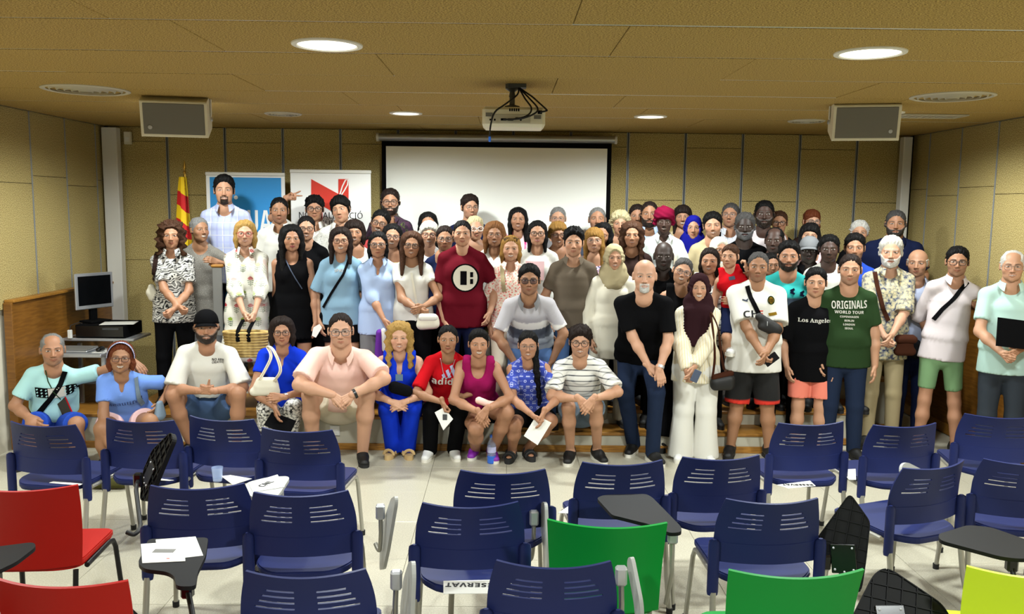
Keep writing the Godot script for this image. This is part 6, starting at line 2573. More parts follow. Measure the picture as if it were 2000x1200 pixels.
func make_carried() -> void:
	var s := who(333)
	var p := atd(294, 572, 7.52)
	var o := thing("shoulder_bag", "cream shoulder bag behind the zebra blouse's elbow", "bag", p)
	put("body", soft([bone(Vector3(0.01, 0.05, 0), Vector3(0.02, -0.04, 0), 0.030, 0.040), bone(Vector3(0.0, 0, 0), Vector3(0.06, -0.03, 0), 0.04, 0.04)]), M.ivory, o)
	bag_strap(o, s, [[-0.125, -0.01], [-0.13, -0.10], [-0.145, -0.20], [-0.16, -0.26]], 0.040, "umber")
	# straw basket
	s = who(478)
	p = atd(481, 670, 7.12)
	o = thing("straw_basket", "woven straw basket with black handles held by the red-glasses woman", "basket", p)
	for k in 9:
		var mb := MB.new()
		var y := -0.105 + 0.0245 * k
		var ring := []
		for j in 33:
			var a := TAU * j / 32.0
			ring.append(Vector3(cos(a) * (0.160 + 0.0035 * k), y, sin(a) * (0.062 + 0.002 * k)))
		mb.tube(ring, 0.0140, 6, false, 1.0)
		put("coil", mb.done(), M.straw, o)
	board(o, "bottom", Vector3(0, -0.112, 0), Vector3(0.24, 0.010, 0.08), "straw", 0.004)
	for sg in [-1.0, 1.0]:
		var hand: Vector3 = s["ha" + ("l" if sg < 0 else "r")] + s.root
		cord(o, [p + Vector3(sg * 0.045, 0.02, 0.080), p + Vector3(sg * 0.045, 0.11, 0.074), hand + Vector3(0, -0.06, 0.02)], 0.018, "black", "handle", 0.35)
	# light blue t-shirt: black cross strap
	s = who(665)
	for q in jobs:
		if q.x == 665 and q.t == 442:
			s = q
	p = s.root + s.pelv + s.rt * -0.17 + s.fw * 0.02
	o = thing("crossbody_bag", "small black crossbody bag at the light blue t-shirt's hip", "bag", p)
	put("body", soft([bone(Vector3(0, 0.02, 0), Vector3(0, -0.07, 0), 0.045, 0.05)]), M.black, o)
	bag_strap(o, s, [[0.075, -0.012], [0.03, -0.15], [-0.08, -0.32], [-0.155, -0.45]], 0.022, "black")
	s = who(569)
	p = s.root + s.har + Vector3(0.02, -0.12, 0.06)
	card("leaflet", "small white leaflet in the black-dress woman's hand", "paper", [[612, 640], [624, 633], [629, 640], [617, 660], [609, 656]], atd(618, 646, 7.30), Vector3(0.2, 0.1, 1), "paper")
	p = s.root + s.pelv + s.rt * 0.20
	o = thing("crossbody_bag", "thin-strapped black bag behind the black dress", "bag", p)
	put("body", soft([bone(Vector3(0, 0.02, -0.05), Vector3(0, -0.05, -0.05), 0.045, 0.05)]), M.black, o)
	bag_strap(o, s, [[-0.06, -0.03], [0.0, -0.14], [0.09, -0.30]], 0.008, "slate")
	# purple and white carrier
	p = atd(746, 668, 7.20)
	o = thing("carrier_bag", "purple and white carrier bag held beside the grey trousers", "bag", p)
	put("body", soft([bone(Vector3(-0.02, 0.08, 0), Vector3(-0.02, -0.14, 0), 0.03, 0.045, Vector3.BACK, 0.6)]), M.purple, o)
	put("panel", soft([bone(Vector3(0.015, 0.10, 0.012), Vector3(0.02, -0.06, 0.020), 0.022, 0.026, Vector3.BACK, 0.8)]), M.white, o)
	# white bag of the white-top woman
	s = who(806)
	p = atd(836, 628, 7.12)
	o = thing("crossbody_bag", "white leather crossbody bag below the white top's clasped hands", "bag", p)
	put("body", soft([bone(Vector3(-0.045, 0.02, 0), Vector3(0.045, 0.02, 0), 0.046, 0.046), bone(Vector3(-0.055, -0.03, 0), Vector3(0.055, -0.02, 0), 0.045, 0.045)], 0.02, 0.010), M.ivory, o)
	put("flap", soft([bone(Vector3(-0.05, 0.035, 0.022), Vector3(0.05, 0.035, 0.022), 0.035, 0.035)], 0.02, 0.010), M.white, o)
	bag_strap(o, s, [[0.0, -0.10], [0.02, -0.22], [0.05, -0.40], [0.06, -0.50]], 0.018, "ivory")
	s = who(998)
	o = thing("shoulder_bag", "khaki canvas strap bag on the rose flowered shirt", "bag", s.root + s.pelv + s.rt * -0.20)
	put("body", soft([bone(Vector3(0, 0.04, -0.04), Vector3(0, -0.06, -0.04), 0.05, 0.055)]), M.olive, o)
	bag_strap(o, s, [[-0.075, -0.012], [-0.07, -0.12], [-0.055, -0.24]], 0.036, "khaki")
	# seated man: strap and phone
	s = who(101)
	o = thing("crossbody_bag", "black strap of a crossbody bag on the aqua t-shirt", "bag", s.root + s.pelv + s.rt * -0.17 + s.up * 0.03)
	put("body", soft([bone(Vector3(0, 0.0, 0), Vector3(0, -0.05, 0), 0.045, 0.05)]), M.black, o)
	bag_strap(o, s, [[0.085, -0.005], [0.06, -0.10], [-0.02, -0.25], [-0.10, -0.38]], 0.038, "black")
	p = s.root + on_cloth(s, 0.105, -0.29, 0.035)
	o = thing("mobile_phone", "black phone in a red case hanging on the aqua man's lanyard", "phone", p)
	o.rotation = Vector3(-0.15, 0.0, 0.45)
	board(o, "case", Vector3(0, 0, 0), Vector3(0.085, 0.165, 0.010), "red", 0.004)
	board(o, "screen", Vector3(-0.003, 0, 0.0055), Vector3(0.076, 0.155, 0.002), "lcd", 0.0)
	var la := MB.new()
	var lp := []
	for q in [[-0.055, 0.0], [-0.03, -0.08], [0.02, -0.16], [0.07, -0.225]]:
		lp.append(o.transform.affine_inverse() * (s.root + on_cloth(s, q[0], q[1], 0.010)))
	la.tube(lp, 0.004, 6)
	put("lanyard", la.done(), M.forest, o)
	# headband of the bandana woman
	s = who(237)
	var hb: Basis = s.hb
	var band := MB.new()
	var prev := []
	for k in 25:
		var a := PI * k / 24.0
		var rows := []
		for q in [[-0.012, 0.004], [-0.004, 0.010], [0.022, 0.012], [0.030, 0.005]]:
			rows.append(s.head + hb * (Vector3(cos(a) * (0.090 + q[1]), -0.005 + sin(a) * (0.118 + q[1]), 0.012 + q[0] + sin(a) * 0.022)) * s.hs)
		if k > 0:
			for j in 3:
				band.quad(prev[j], rows[j], rows[j + 1], prev[j + 1], rows[j] - s.head)
		prev = rows
	put("headband", band.done(), M.bandana_print, s.node)
	o = thing("shoulder_bag", "grey canvas bag on the headband woman's shoulder", "bag", atd(312, 800, 6.66))
	put("body", soft([bone(Vector3(0, 0.05, 0), Vector3(0, -0.05, 0), 0.022, 0.040, Vector3.BACK, 0.5)]), M.grey_blue, o)
	bag_strap(o, s, [[0.105, -0.01], [0.115, -0.10], [0.13, -0.20], [0.145, -0.27]], 0.026, "grey_blue")
	# white quilted bag
	p = atd(520, 755, 6.68)
	o = thing("quilted_bag", "white quilted bag with rope strap beside the cobalt blouse", "bag", p)
	put("body", soft([bone(Vector3(-0.05, 0.045, 0), Vector3(0.06, 0.045, 0), 0.030, 0.030), bone(Vector3(-0.10, -0.045, 0), Vector3(0.075, -0.045, 0), 0.035, 0.035), bone(Vector3(-0.06, 0, 0), Vector3(0.06, 0, 0), 0.04, 0.04)], 0.03, 0.010), M.ivory, o)
	for sg in [0.0, 0.014]:
		cord(o, [p + Vector3(-0.05 + sg, 0.06, 0.03), atd(527, 700, 6.66) + Vector3(sg, 0, 0), atd(521, 678, 6.74) + Vector3(sg, 0, 0), atd(533, 686, 6.62) + Vector3(sg, 0, 0), atd(546, 722, 6.58) + Vector3(sg, 0, 0), p + Vector3(0.07 + sg, 0.055, 0.04)], 0.006, "cream")
	o = card("notebook", "black notebook on the patterned trousers", "notebook", [[531, 805], [578, 822], [563, 853], [515, 830]], atd(548, 828, 6.60), Vector3(0.0, 0.55, 0.85), "black", 0.012)
	# black bag in the cobalt-vest lap
	o = thing("handbag", "black soft bag on the blonde seated woman's lap", "bag", atd(783, 762, 6.62))
	put("body", soft([bone(Vector3(-0.05, 0.02, 0), Vector3(0.05, -0.01, 0), 0.050, 0.046)], 0.02), M.black, o)
	put("clasp", soft([bone(Vector3(-0.01, 0.03, 0.036), Vector3(0.0, 0.01, 0.038), 0.006, 0.006)], 0.01, 0.004), M.silver, o)
	# leaflets and pouch along the seated row
	o = card("leaflet", "white printed leaflet in the red t-shirt girl's hand", "paper", [[849, 806], [867, 796], [885, 819], [866, 841]], atd(866, 818, 6.50), Vector3(0.0, 0.2, 1), "paper")
	board(o, "picture", Vector3(0.012, 0.01, 0.002), Vector3(0.035, 0.05, 0.001), "grey_dark", 0.0)
	o = card("envelope", "blank white sheet held by the blue cold-shoulder woman", "paper", [[1048, 811], [1077, 826], [1050, 870], [1023, 852]], atd(1050, 840, 6.44), Vector3(0.0, 0.25, 1), "paper")
	o = thing("pouch_bag", "pale pink pouch with gold studs on the magenta woman's lap", "bag", atd(950, 790, 6.56))
	put("body", soft([bone(Vector3(-0.06, 0.03, 0), Vector3(0.05, -0.01, 0), 0.030, 0.026), bone(Vector3(0.04, 0.0, 0), Vector3(0.14, 0.02, 0), 0.022, 0.012)]), M.rose, o)
	for k in 2:
		put("stud", soft([bone(Vector3(0.0 + 0.04 * k, -0.01, 0.032), Vector3(0.0 + 0.04 * k, -0.01, 0.034), 0.007, 0.007)], 0.01, 0.004), M.gold, o)
	# braid of the cold-shoulder woman
	s = who(1032)
	var bb := []
	var c0: Vector3 = s.head + s.hb * Vector3(0.055, -0.02, 0.0)
	var c1: Vector3 = on_cloth(s, 0.070, -0.06, 0.022)
	var c2: Vector3 = on_cloth(s, 0.085, -0.34, 0.022)
	for k in 12:
		var t := k / 11.0
		var q: Vector3 = c0.lerp(c1, minf(1.0, t * 3.0)) if t < 0.34 else c1.lerp(c2, (t - 0.34) / 0.66)
		bb.append(bone(q, q + Vector3(0.006 * (1 if k % 2 == 0 else -1), -0.03, 0.004), 0.030 - 0.012 * t, 0.028 - 0.012 * t))
	put("braid", soft(bb, 0.015, 0.010), M.hair_black, s.node)
	# brown bag and phone of the striped-shirt woman
	s = who(1367)
	p = atd(1412, 742, 6.80)
	o = thing("crossbody_bag", "black and tan leather bag at the striped shirt's hip", "bag", p)
	put("body", soft([bone(Vector3(-0.06, -0.02, 0), Vector3(0.05, 0.0, 0), 0.045, 0.05), bone(Vector3(-0.06, -0.05, 0), Vector3(0.05, -0.04, 0), 0.042, 0.048)]), M.shoe_black, o)
	put("flap", soft([bone(Vector3(-0.075, 0.02, 0.01), Vector3(0.06, 0.055, 0.01), 0.026, 0.026)]), M.brown_leather, o)
	cord(o, [atd(1388, 610, 6.74), atd(1402, 640, 6.70), atd(1408, 690, 6.72), atd(1414, 722, 6.78)], 0.012, "brown_leather", "strap", 0.4)
	cord(o, [atd(1388, 612, 6.74), atd(1394, 660, 6.68), atd(1396, 700, 6.70), atd(1392, 735, 6.76)], 0.010, "brown_leather", "strap", 0.4)
	o = thing("mobile_phone", "dark phone in the striped-shirt woman's hands", "phone", atd(1359, 735, 6.60))
	o.rotation = Vector3(0, 0, -0.4)
	board(o, "case", Vector3.ZERO, Vector3(0.06, 0.10, 0.009), "slate", 0.003)
	# sling bag
	s = who(1483)
	p = s.root + on_cloth(s, 0.075, -0.30, 0.035)
	o = thing("sling_bag", "black sling bag worn across the white football shirt", "bag", p)
	put("body", soft([bone(Vector3(-0.075, 0.055, 0), Vector3(0.06, -0.03, 0), 0.034, 0.034), bone(Vector3(-0.05, -0.02, 0), Vector3(0.055, -0.065, 0), 0.036, 0.036), bone(Vector3(0.0, 0.0, 0), Vector3(0.09, -0.05, 0), 0.030, 0.03)], 0.03), M.shoe_black, o)
	put("zip_pull", soft([bone(Vector3(-0.02, 0.02, 0.040), Vector3(-0.02, -0.01, 0.042), 0.004, 0.004)], 0.01, 0.003), M.silver, o)
	bag_strap(o, s, [[-0.085, -0.01], [-0.06, -0.10], [0.01, -0.235]], 0.036, "black")
	o = thing("mobile_phone", "black phone held below the white shirt man's wrist", "phone", s.root + s.har + Vector3(0.03, -0.045, 0.03))
	o.rotation = Vector3(0, 0, -0.9)
	board(o, "case", Vector3.ZERO, Vector3(0.07, 0.12, 0.010), "black_gloss", 0.003)
	# flowered-shirt man's brown bag
	s = who(1742)
	p = atd(1768, 672, 7.16)
	o = thing("messenger_bag", "dark brown leather messenger bag on the flowered shirt man", "bag", p)
	put("body", soft([bone(Vector3(-0.06, 0.05, 0), Vector3(0.06, 0.05, 0), 0.030, 0.030), bone(Vector3(-0.06, -0.07, 0), Vector3(0.06, -0.07, 0), 0.034, 0.034), bone(Vector3(0, 0.04, 0), Vector3(0, -0.06, 0), 0.03, 0.03, Vector3.RIGHT, 0.4)]), M.brown_leather, o)
	put("flap", soft([bone(Vector3(-0.06, 0.04, 0.018), Vector3(0.06, 0.04, 0.018), 0.034, 0.034)]), M.brown_leather, o)
	bag_strap(o, s, [[-0.125, -0.02], [-0.10, -0.16], [-0.05, -0.34], [0.0, -0.44]], 0.036, "brown_leather")
	s = who(1794)
	p = s.root + on_cloth(s, 0.10, -0.17, 0.008)
	o = thing("pocket_phone", "black phone top showing from the light blue shirt's pocket", "phone", p)
	o.rotation = Vector3(-0.2, 0.1, -0.25)
	board(o, "case", Vector3.ZERO, Vector3(0.060, 0.026, 0.012), "black_gloss", 0.003)
	s = who(1872)
	o = thing("crossbody_bag", "black strap of a bag across the leaning man's shirt", "bag", s.root + s.pelv + s.rt * -0.20 - s.fw * 0.06)
	put("body", soft([bone(Vector3(0, 0.03, 0), Vector3(0, -0.05, 0), 0.045, 0.05)]), M.black, o)
	bag_strap(o, s, [[0.09, -0.01], [0.02, -0.12], [-0.08, -0.26], [-0.13, -0.36]], 0.032, "black")
	o = card("folder", "black folder held by the mint polo man", "folder", [[1950, 620], [2012, 628], [2010, 684], [1946, 676]], atd(1978, 655, 6.30), Vector3(-0.15, 0.1, 1), "black", 0.014)
	s = who(1428)
	strap(s.node, s, [[-0.10, -0.02], [-0.105, -0.15], [-0.11, -0.25]], 0.03, "black")
	s = who(1298)
	strap(s.node, s, [[0.10, -0.02], [0.105, -0.15], [0.11, -0.28]], 0.03, "cream")
	s = who(875)
	var nm := MB.new()
	var pts := []
	for k in 13:
		var t := k / 12.0 * 2.0 - 1.0
		pts.append(on_cloth(s, t * 0.060, -0.16 + 0.15 * absf(t) * absf(t) - 0.0, 0.006))
	nm.tube(pts, 0.0025, 6)
	put("necklace", nm.done(), M.silver, s.node)

	var ch := thing("folding_chair", "grey chair back with wooden top rail between two standing women", "chair", Vector3(atd(424, 520, 7.62).x, 0.30, -7.62))
	board(ch, "backrest", Vector3(0, 0.92, 0), Vector3(0.085, 0.62, 0.020), "grille", 0.004)
	board(ch, "top_rail", Vector3(0, 1.245, 0.0), Vector3(0.115, 0.030, 0.034), "oak_long", 0.010)
	for sx in [-1.0, 1.0]:
		var lg := MB.new()
		lg.tube([Vector3(sx * 0.036, 0.0, 0), Vector3(sx * 0.036, 0.64, 0)], 0.010, 10)
		put("leg", lg.done(), M.chair_metal, ch)

const FAIR := Color(0.48, 0.265, 0.170)
const LIGHT := Color(0.43, 0.228, 0.138)
const TAN := Color(0.35, 0.176, 0.100)
const OLIVE := Color(0.29, 0.142, 0.078)
const BROWN := Color(0.20, 0.10, 0.058)
const DARK := Color(0.058, 0.031, 0.021)
const DEEP := Color(0.030, 0.018, 0.0135)

func pp(label: String, x: float, t: float, d: float, lv: float, sex: String, skin: Color, hair: String, hm: String, top: Dictionary, bot: Dictionary, more := {}) -> Dictionary:
	var s := {"label": label, "x": x, "t": t, "d": d, "lv": lv, "sex": sex, "skin": skin, "hair": hair, "hm": hm, "top": top, "bot": bot}
	s.merge(more)
	return s

func tp(m: String, nk := "crew", sl := 0.55, more := {}) -> Dictionary:
	var d := {"m": m, "nk": nk, "sl": sl}
	d.merge(more)
	return d

func bt(m: String, len := 2.0, more := {}) -> Dictionary:
	var d := {"m": m, "len": len}
	d.merge(more)
	return d

func standing() -> Array:
	var L := []
	var A := 0.30
	var B := 0.50
	# --- back rows over the flag and banner side
	L.append(pp("woman with big dark curls in a zebra-print blouse and black trousers", 333, 430, 7.50, A, "f", TAN, "curl", "hair_brown", tp("zebra", "v", 0.75, {"collar": 0.55, "hem": 1.12, "flare": 0.022}), bt("black"), {"lod": 0, "len": 0.17, "vol": 1.22, "curl": 0.9, "ht": 0.030, "hside": 0.8, "smile": 0.55, "al": Vector3(349, 600, 7.26), "ar": Vector3(338, 606, 7.24), "gl": "grip", "gr": "grip", "part": 0.01, "nape": -0.08}))
	L.append(pp("laughing grey-haired woman in a grey embroidered tunic", 388, 424, 7.82, A, "f", OLIVE, "tied", "hair_grey", tp("embroidered", "scoop", 1.0, {"hem": 1.3}), bt("grey"), {"hy": 28, "smile": 0.95, "ht": 0.010, "bun": 0.03, "hp": -4, "ar": Vector3(426, 512, 7.66)}))
	L.append(pp("tall dark-haired man with moustache in a pale checked shirt", 437, 340, 8.10, B, "m", LIGHT, "short", "hair_black", tp("plaid", "v", 1.0, {"collar": 0.6, "deep": 0.03}), bt("jeans"), {"ht": 0.024, "smile": 0.75, "beard": 0.5, "beard_thick": 0.002, "stubble": 0.5, "quiff": 0.008, "hs": 1.10, "long": 1.06, "bw": 1.08, "fh": 0.066, "al": Vector3(392, 600, 8.0)}))
	L.append(pp("blonde woman in red glasses and a white flower-print shirt dress", 478, 428, 7.46, A, "f", FAIR, "bob", "hair_blonde", tp("flower_rows", "v", 1.45, {"collar": 0.6, "skirt": 0.42, "skirt_r": 0.19, "deep": 0.04, "flare": 0.02, "cuff": 0.02, "name": "dress"}), bt("ivory", 1.2), {"lod": 0, "len": 0.125, "vol": 1.0, "ht": 0.018, "smile": 0.7, "glasses": ["round", "frame_red"], "earrings": "gold", "part": -0.012, "fh": 0.055, "al": Vector3(478, 618, 7.18), "ar": Vector3(497, 614, 7.18), "gl": "grip", "gr": "grip", "brow": Color(0.18, 0.11, 0.05)}))
	L.append(pp("serious short-haired man in a white linen shirt before the blue banner", 545, 385, 8.15, B, "m", OLIVE, "short", "hair_black", tp("white", "v", 1.6, {"collar": 0.6}), bt("black"), {"ht": 0.008, "hside": 0.5, "smile": 0.2, "long": 1.04}))
	L.append(pp("woman with long black hair in a sleeveless black dress", 569, 438, 7.46, A, "f", TAN, "long", "hair_black", tp("black", "scoop", 0.0, {"tank": true, "strap": 0.095, "skirt": 0.62, "skirt_r": 0.16, "name": "dress"}), bt("black", 0.6), {"lod": 0, "len": 0.34, "vol": 1.12, "ht": 0.020, "smile": 0.35, "bg": 1.08, "lip": Color(0.30, 0.05, 0.06), "part": 0.006, "hy": 6, "al": Vector3(549, 650, 7.5), "ar": Vector3(618, 640, 7.38), "front": 0.05}))
	L.append(pp("woman with tied dark hair and glasses in a plain black t-shirt", 598, 421, 7.80, A, "f", LIGHT, "tied", "hair_black", tp("black", "crew", 0.6), bt("black"), {"smile": 0.85, "ht": 0.010, "glasses": ["square", "frame_black"], "bg": 1.1, "cheek": 0.04, "part": 0.0}))
	L.append(pp("boy with tousled black hair and glasses making a victory sign", 614, 380, 8.36, B, "m", TAN, "curl", "hair_black", tp("leaf_print", "v", 0.9, {"collar": 0.6}), bt("black"), {"ht": 0.026, "curl": 0.5, "fh": 0.045, "smile": 0.5, "glasses": ["square", "frame_black"], "al": Vector3(562, 386, 8.22), "gl": "victory", "dl": Vector3(1.0, 0.12, 0.2), "nl": Vector3(0, 0.1, 1), "pl": Vector3(-1, -0.2, 0.1), "tl": Vector3(0, 1, 0), "stubble": 0.05}))
	L.append(pp("boy with a smooth black fringe in a white patterned shirt", 660, 380, 8.24, B, "m", LIGHT, "short", "hair_black", tp("leaf_print", "v", 0.9, {"collar": 0.6}), bt("black"), {"ht": 0.028, "hside": 0.75, "fh": 0.034, "smile": 0.25, "hr": -10, "hy": -14, "stubble": 0.0, "long": 1.05}))
	L.append(pp("smiling woman with brown shoulder-length hair and a light blue t-shirt", 665, 442, 7.44, A, "f", LIGHT, "long", "hair_dark", tp("sky", "crew", 0.85, {"hem": 1.10, "flare": 0.03, "loose": 0.02}), bt("black", 0.55, {"flare": 0.02}), {"lod": 0, "len": 0.20, "vol": 1.05, "ht": 0.018, "smile": 0.95, "glasses": ["square", "frame_brown"], "part": 0.008, "fh": 0.05, "front": 0.05, "ar": "back"}))
	L.append(pp("woman with a dark bob peering past the light blue t-shirt", 692, 427, 7.84, A, "f", TAN, "bob", "hair_dark", tp("white", "scoop", 0.5), bt("black"), {"len": 0.11, "vol": 1.05, "ht": 0.020, "smile": 0.8, "fh": 0.030, "lod": 2}))
	L.append(pp("bearded man with glasses in a dark flowered shirt by the screen", 762, 367, 8.46, B, "m", TAN, "short", "hair_dark", tp("night_flowers", "v", 0.9, {"collar": 0.6}), bt("black"), {"ht": 0.020, "beard": 1.0, "beard_thick": 0.011, "smile": 0.85, "glasses": ["square", "frame_black"], "hs": 1.08}))
	L.append(pp("grinning man in glasses half hidden below the bearded man", 749, 409, 8.14, B, "m", OLIVE, "short", "hair_black", tp("brick", "v", 0.6), bt("black"), {"ht": 0.020, "smile": 0.9, "glasses": ["square", "frame_black"], "hr": 14, "hy": -6, "lod": 2}))
	L.append(pp("young woman in round wire glasses with long dark hair behind", 769, 436, 7.80, A, "f", TAN, "long", "hair_black", tp("beige", "scoop", 0.5), bt("black"), {"len": 0.24, "ht": 0.014, "smile": 0.9, "glasses": ["round", "frame_steel"], "hr": 6, "lod": 2}))
	L.append(pp("unsmiling woman in an open pale blue shirt over white", 738, 451, 7.42, A, "f", TAN, "tied", "hair_black", tp("oxford", "v", 1.25, {"collar": 0.7, "deep": 0.05, "hem": 1.22, "flare": 0.004, "loose": 0.014}), bt("grey", 2.0, {"ankle": 0.06}), {"lod": 0, "ht": 0.012, "smile": 0.1, "glasses": ["round", "frame_steel"], "part": 0.0, "len": 0.16, "vol": 0.9, "front": -0.06, "al": Vector3(753, 632, 7.22), "ar": "back"}))
	L.append(pp("woman with long brown hair and glasses in a white ribbed top", 806, 451, 7.42, A, "f", OLIVE, "long", "hair_brown", tp("white", "boat", 0.42, {"hem": 1.0, "flare": 0.02}), bt("black"), {"lod": 0, "len": 0.26, "vol": 1.08, "ht": 0.018, "smile": 0.85, "glasses": ["square", "frame_black"], "part": 0.0, "front": 0.06, "hr": 4, "al": Vector3(818, 606, 7.16), "ar": Vector3(826, 600, 7.17), "gl": "grip", "bg": 1.05}))
	L.append(pp("woman of whom black centre-parted hair shows against the screen", 836, 413, 8.38, B, "f", TAN, "long", "hair_black", tp("black", "scoop", 0.5), bt("black"), {"len": 0.22, "part": 0.0, "lod": 2}))
	L.append(pp("white-haired woman with tinted glasses and a fine-print blouse", 838, 430, 7.84, A, "f", LIGHT, "short", "hair_white", tp("fine_print", "v", 0.8), bt("grey"), {"ht": 0.026, "hside": 0.8, "fh": 0.040, "smile": 0.9, "glasses": ["square", "frame_brown"], "ears": 1.0}))
	L.append(pp("dark-haired woman in thin round glasses beside the maroon t-shirt", 869, 440, 7.66, A, "f", OLIVE, "tied", "hair_dark", tp("navy", "crew", 0.5), bt("black"), {"ht": 0.014, "smile": 0.6, "glasses": ["round", "frame_steel"], "cheek": 0.05, "lod": 2}))
	L.append(pp("woman with pulled-back hair in a maroon t-shirt with round print", 903, 430, 7.42, A, "f", LIGHT, "tied", "hair_black", tp("maroon", "crew", 0.72, {"hem": 1.16, "flare": 0.022, "loose": 0.018}), bt("navy"), {"lod": 0, "ht": 0.008, "part": 0.0, "smile": 0.5, "bg": 1.22, "bw": 1.12, "cheek": 0.05, "bust": 1.15, "al": Vector3(868, 628, 7.36), "ar": Vector3(956, 612, 7.36)}))
	L.append(pp("dark-haired man in glasses and a dark jacket before the screen", 918, 378, 8.46, B, "m", LIGHT, "short", "hair_dark", tp("navy", "v", 1.9), bt("black"), {"ht": 0.024, "smile": 0.3, "glasses": ["thin", "frame_brown"], "hy": 16, "fh": 0.052, "peak": -0.008}))
	L.append(pp("woman in white-framed glasses hidden behind the maroon t-shirt", 928, 421, 8.06, B, "f", LIGHT, "short", "hair_platinum", tp("beige", "scoop", 0.5), bt("black"), {"ht": 0.016, "smile": 0.6, "glasses": ["cat", "frame_white"], "hy": 12, "lod": 2}))
	L.append(pp("woman with reddish brown hair and a white v-neck top", 966, 431, 7.74, A, "f", OLIVE, "long", "hair_chestnut", tp("white", "v", 0.3, {"deep": 0.05}), bt("white"), {"len": 0.17, "vol": 1.06, "ht": 0.018, "smile": 0.8, "glasses": ["thin", "frame_brown"], "part": 0.01, "fh": 0.05}))
	L.append(pp("blonde woman with sunglasses on her head in a rose flowered shirt", 998, 459, 7.46, A, "f", LIGHT, "tied", "hair_gold", tp("rose_flowers", "v", 1.4, {"collar": 0.6, "deep": 0.02, "cuff": 0.02}), bt("cream"), {"lod": 0, "ht": 0.012, "smile": 0.9, "glasses": ["square", "frame_black", "up"], "len": 0.13, "vol": 0.95, "front": -0.02, "brow": Color(0.16, 0.09, 0.04), "part": 0.0}))
	L.append(pp("woman with straight black hair and a pink striped shirt", 1012, 404, 8.34, B, "f", TAN, "long", "hair_black", tp("stripe_pink", "v", 0.9), bt("black"), {"len": 0.22, "ht": 0.014, "smile": 0.75, "part": 0.0}))
	L.append(pp("woman in dark glasses and earrings with a white pink-printed t-shirt", 1050, 430, 7.74, A, "f", LIGHT, "tied", "hair_black", tp("white", "crew", 0.7), bt("black"), {"ht": 0.012, "smile": 0.7, "glasses": ["square", "frame_black"], "earrings": "silver", "bg": 1.18, "cheek": 0.05, "lip": Color(0.42, 0.06, 0.07), "len": 0.17, "vol": 0.95, "front": 0.03}))
	L.append(pp("cropped grey-haired person in thin glasses against the screen", 1090, 404, 8.48, B, "f", LIGHT, "short", "hair_grey", tp("grey", "crew", 0.6), bt("black"), {"ht": 0.008, "smile": 0.3, "glasses": ["thin", "frame_steel"], "lod": 2}))
	L.append(pp("woman with short ginger-blonde hair and rectangular glasses", 1090, 431, 7.86, A, "f", TAN, "short", "hair_gold", tp("grey_blue", "v", 0.6), bt("black"), {"ht": 0.024, "hside": 0.9, "fh": 0.035, "smile": 0.8, "glasses": ["square", "frame_brown"], "ears": 1.0, "hy": 8, "lod": 2}))
	L.append(pp("laughing grey-haired man at the edge of the screen", 1167, 405, 8.46, B, "m", TAN, "short", "hair_grey", tp("slate", "v", 0.6), bt("black"), {"ht": 0.008, "fh": 0.072, "smile": 0.95, "hp": -6, "lod": 2}))
	L.append(pp("young man with thick black hair in a taupe polo and jeans", 1121, 441, 7.44, A, "m", LIGHT, "short", "hair_black", tp("taupe", "polo", 0.7, {"collar": 0.7, "hem": 1.12, "flare": 0.016}), bt("jeans_light"), {"lod": 0, "ht": 0.028, "hside": 0.4, "curl": 0.4, "fh": 0.056, "smile": 0.3, "stubble": 0.12, "long": 1.05}))
	L.append(pp("woman with long blonde hair, fringe and thin glasses", 1161, 443, 7.74, A, "f", LIGHT, "long", "hair_gold", tp("garden_dark", "boat", 0.6), bt("navy"), {"len": 0.26, "vol": 0.98, "ht": 0.016, "fh": 0.026, "smile": 0.7, "glasses": ["thin", "frame_steel"], "lod": 2}))
	L.append(pp("tilted dark-haired woman peeking behind the blonde fringe", 1183, 434, 7.90, A, "f", TAN, "long", "hair_black", tp("black", "scoop", 0.5), bt("black"), {"len": 0.18, "ht": 0.016, "smile": 0.7, "hr": 14, "hy": -10, "lod": 2}))
	L.append(pp("woman with a cloud of pale blonde curls", 1212, 409, 8.34, B, "f", LIGHT, "curl", "hair_platinum", tp("beige", "v", 0.6), bt("beige"), {"ht": 0.036, "hside": 0.9, "curl": 0.4, "fh": 0.045, "smile": 0.6, "nape": -0.09, "ears": 1.0, "lod": 2}))
	L.append(pp("woman in a beige headscarf and long white blouse", 1200, 475, 7.36, 0.175, "f", LIGHT, "hijab", "sand_scarf", tp("ivory", "crew", 1.9, {"hem": 1.35, "loose": 0.024}), bt("stripe_brown", 2.0, {"ankle": 0.075}), {"lod": 0, "smile": 0.8, "ht": 0.014, "hy": 8}))
	L.append(pp("woman with dark wavy hair and a dark brown top", 1235, 432, 7.70, A, "f", TAN, "long", "hair_brown", tp("umber", "boat", 1.8), bt("black"), {"len": 0.24, "vol": 1.15, "curl": 0.45, "ht": 0.020, "smile": 0.7, "fh": 0.064, "part": -0.008, "front": 0.04}))
	L.append(pp("dark-haired woman partly hidden behind the pale curls", 1245, 398, 8.56, B, "f", TAN, "tied", "hair_dark", tp("black", "crew", 0.5), bt("black"), {"ht": 0.018, "smile": 0.4, "bun": 0.04, "lod": 2}))
	L.append(pp("balding man with dark full beard in a pale blue shirt", 1269, 393, 8.38, B, "m", OLIVE, "short", "hair_dark", tp("oxford", "v", 1.0, {"collar": 0.6}), bt("black"), {"ht": 0.006, "fh": 0.074, "beard": 1.0, "beard_thick": 0.010, "smile": 0.4, "long": 1.05}))
	L.append(pp("woman in a crimson head wrap and white vine-pattern tunic", 1298, 402, 8.02, B, "f", DARK, "turban", "crimson_wrap", tp("vine_white", "v", 1.0, {"loose": 0.03, "flare": 0.04, "collar": 0.7}), bt("white"), {"smile": 0.8, "bg": 1.1}))
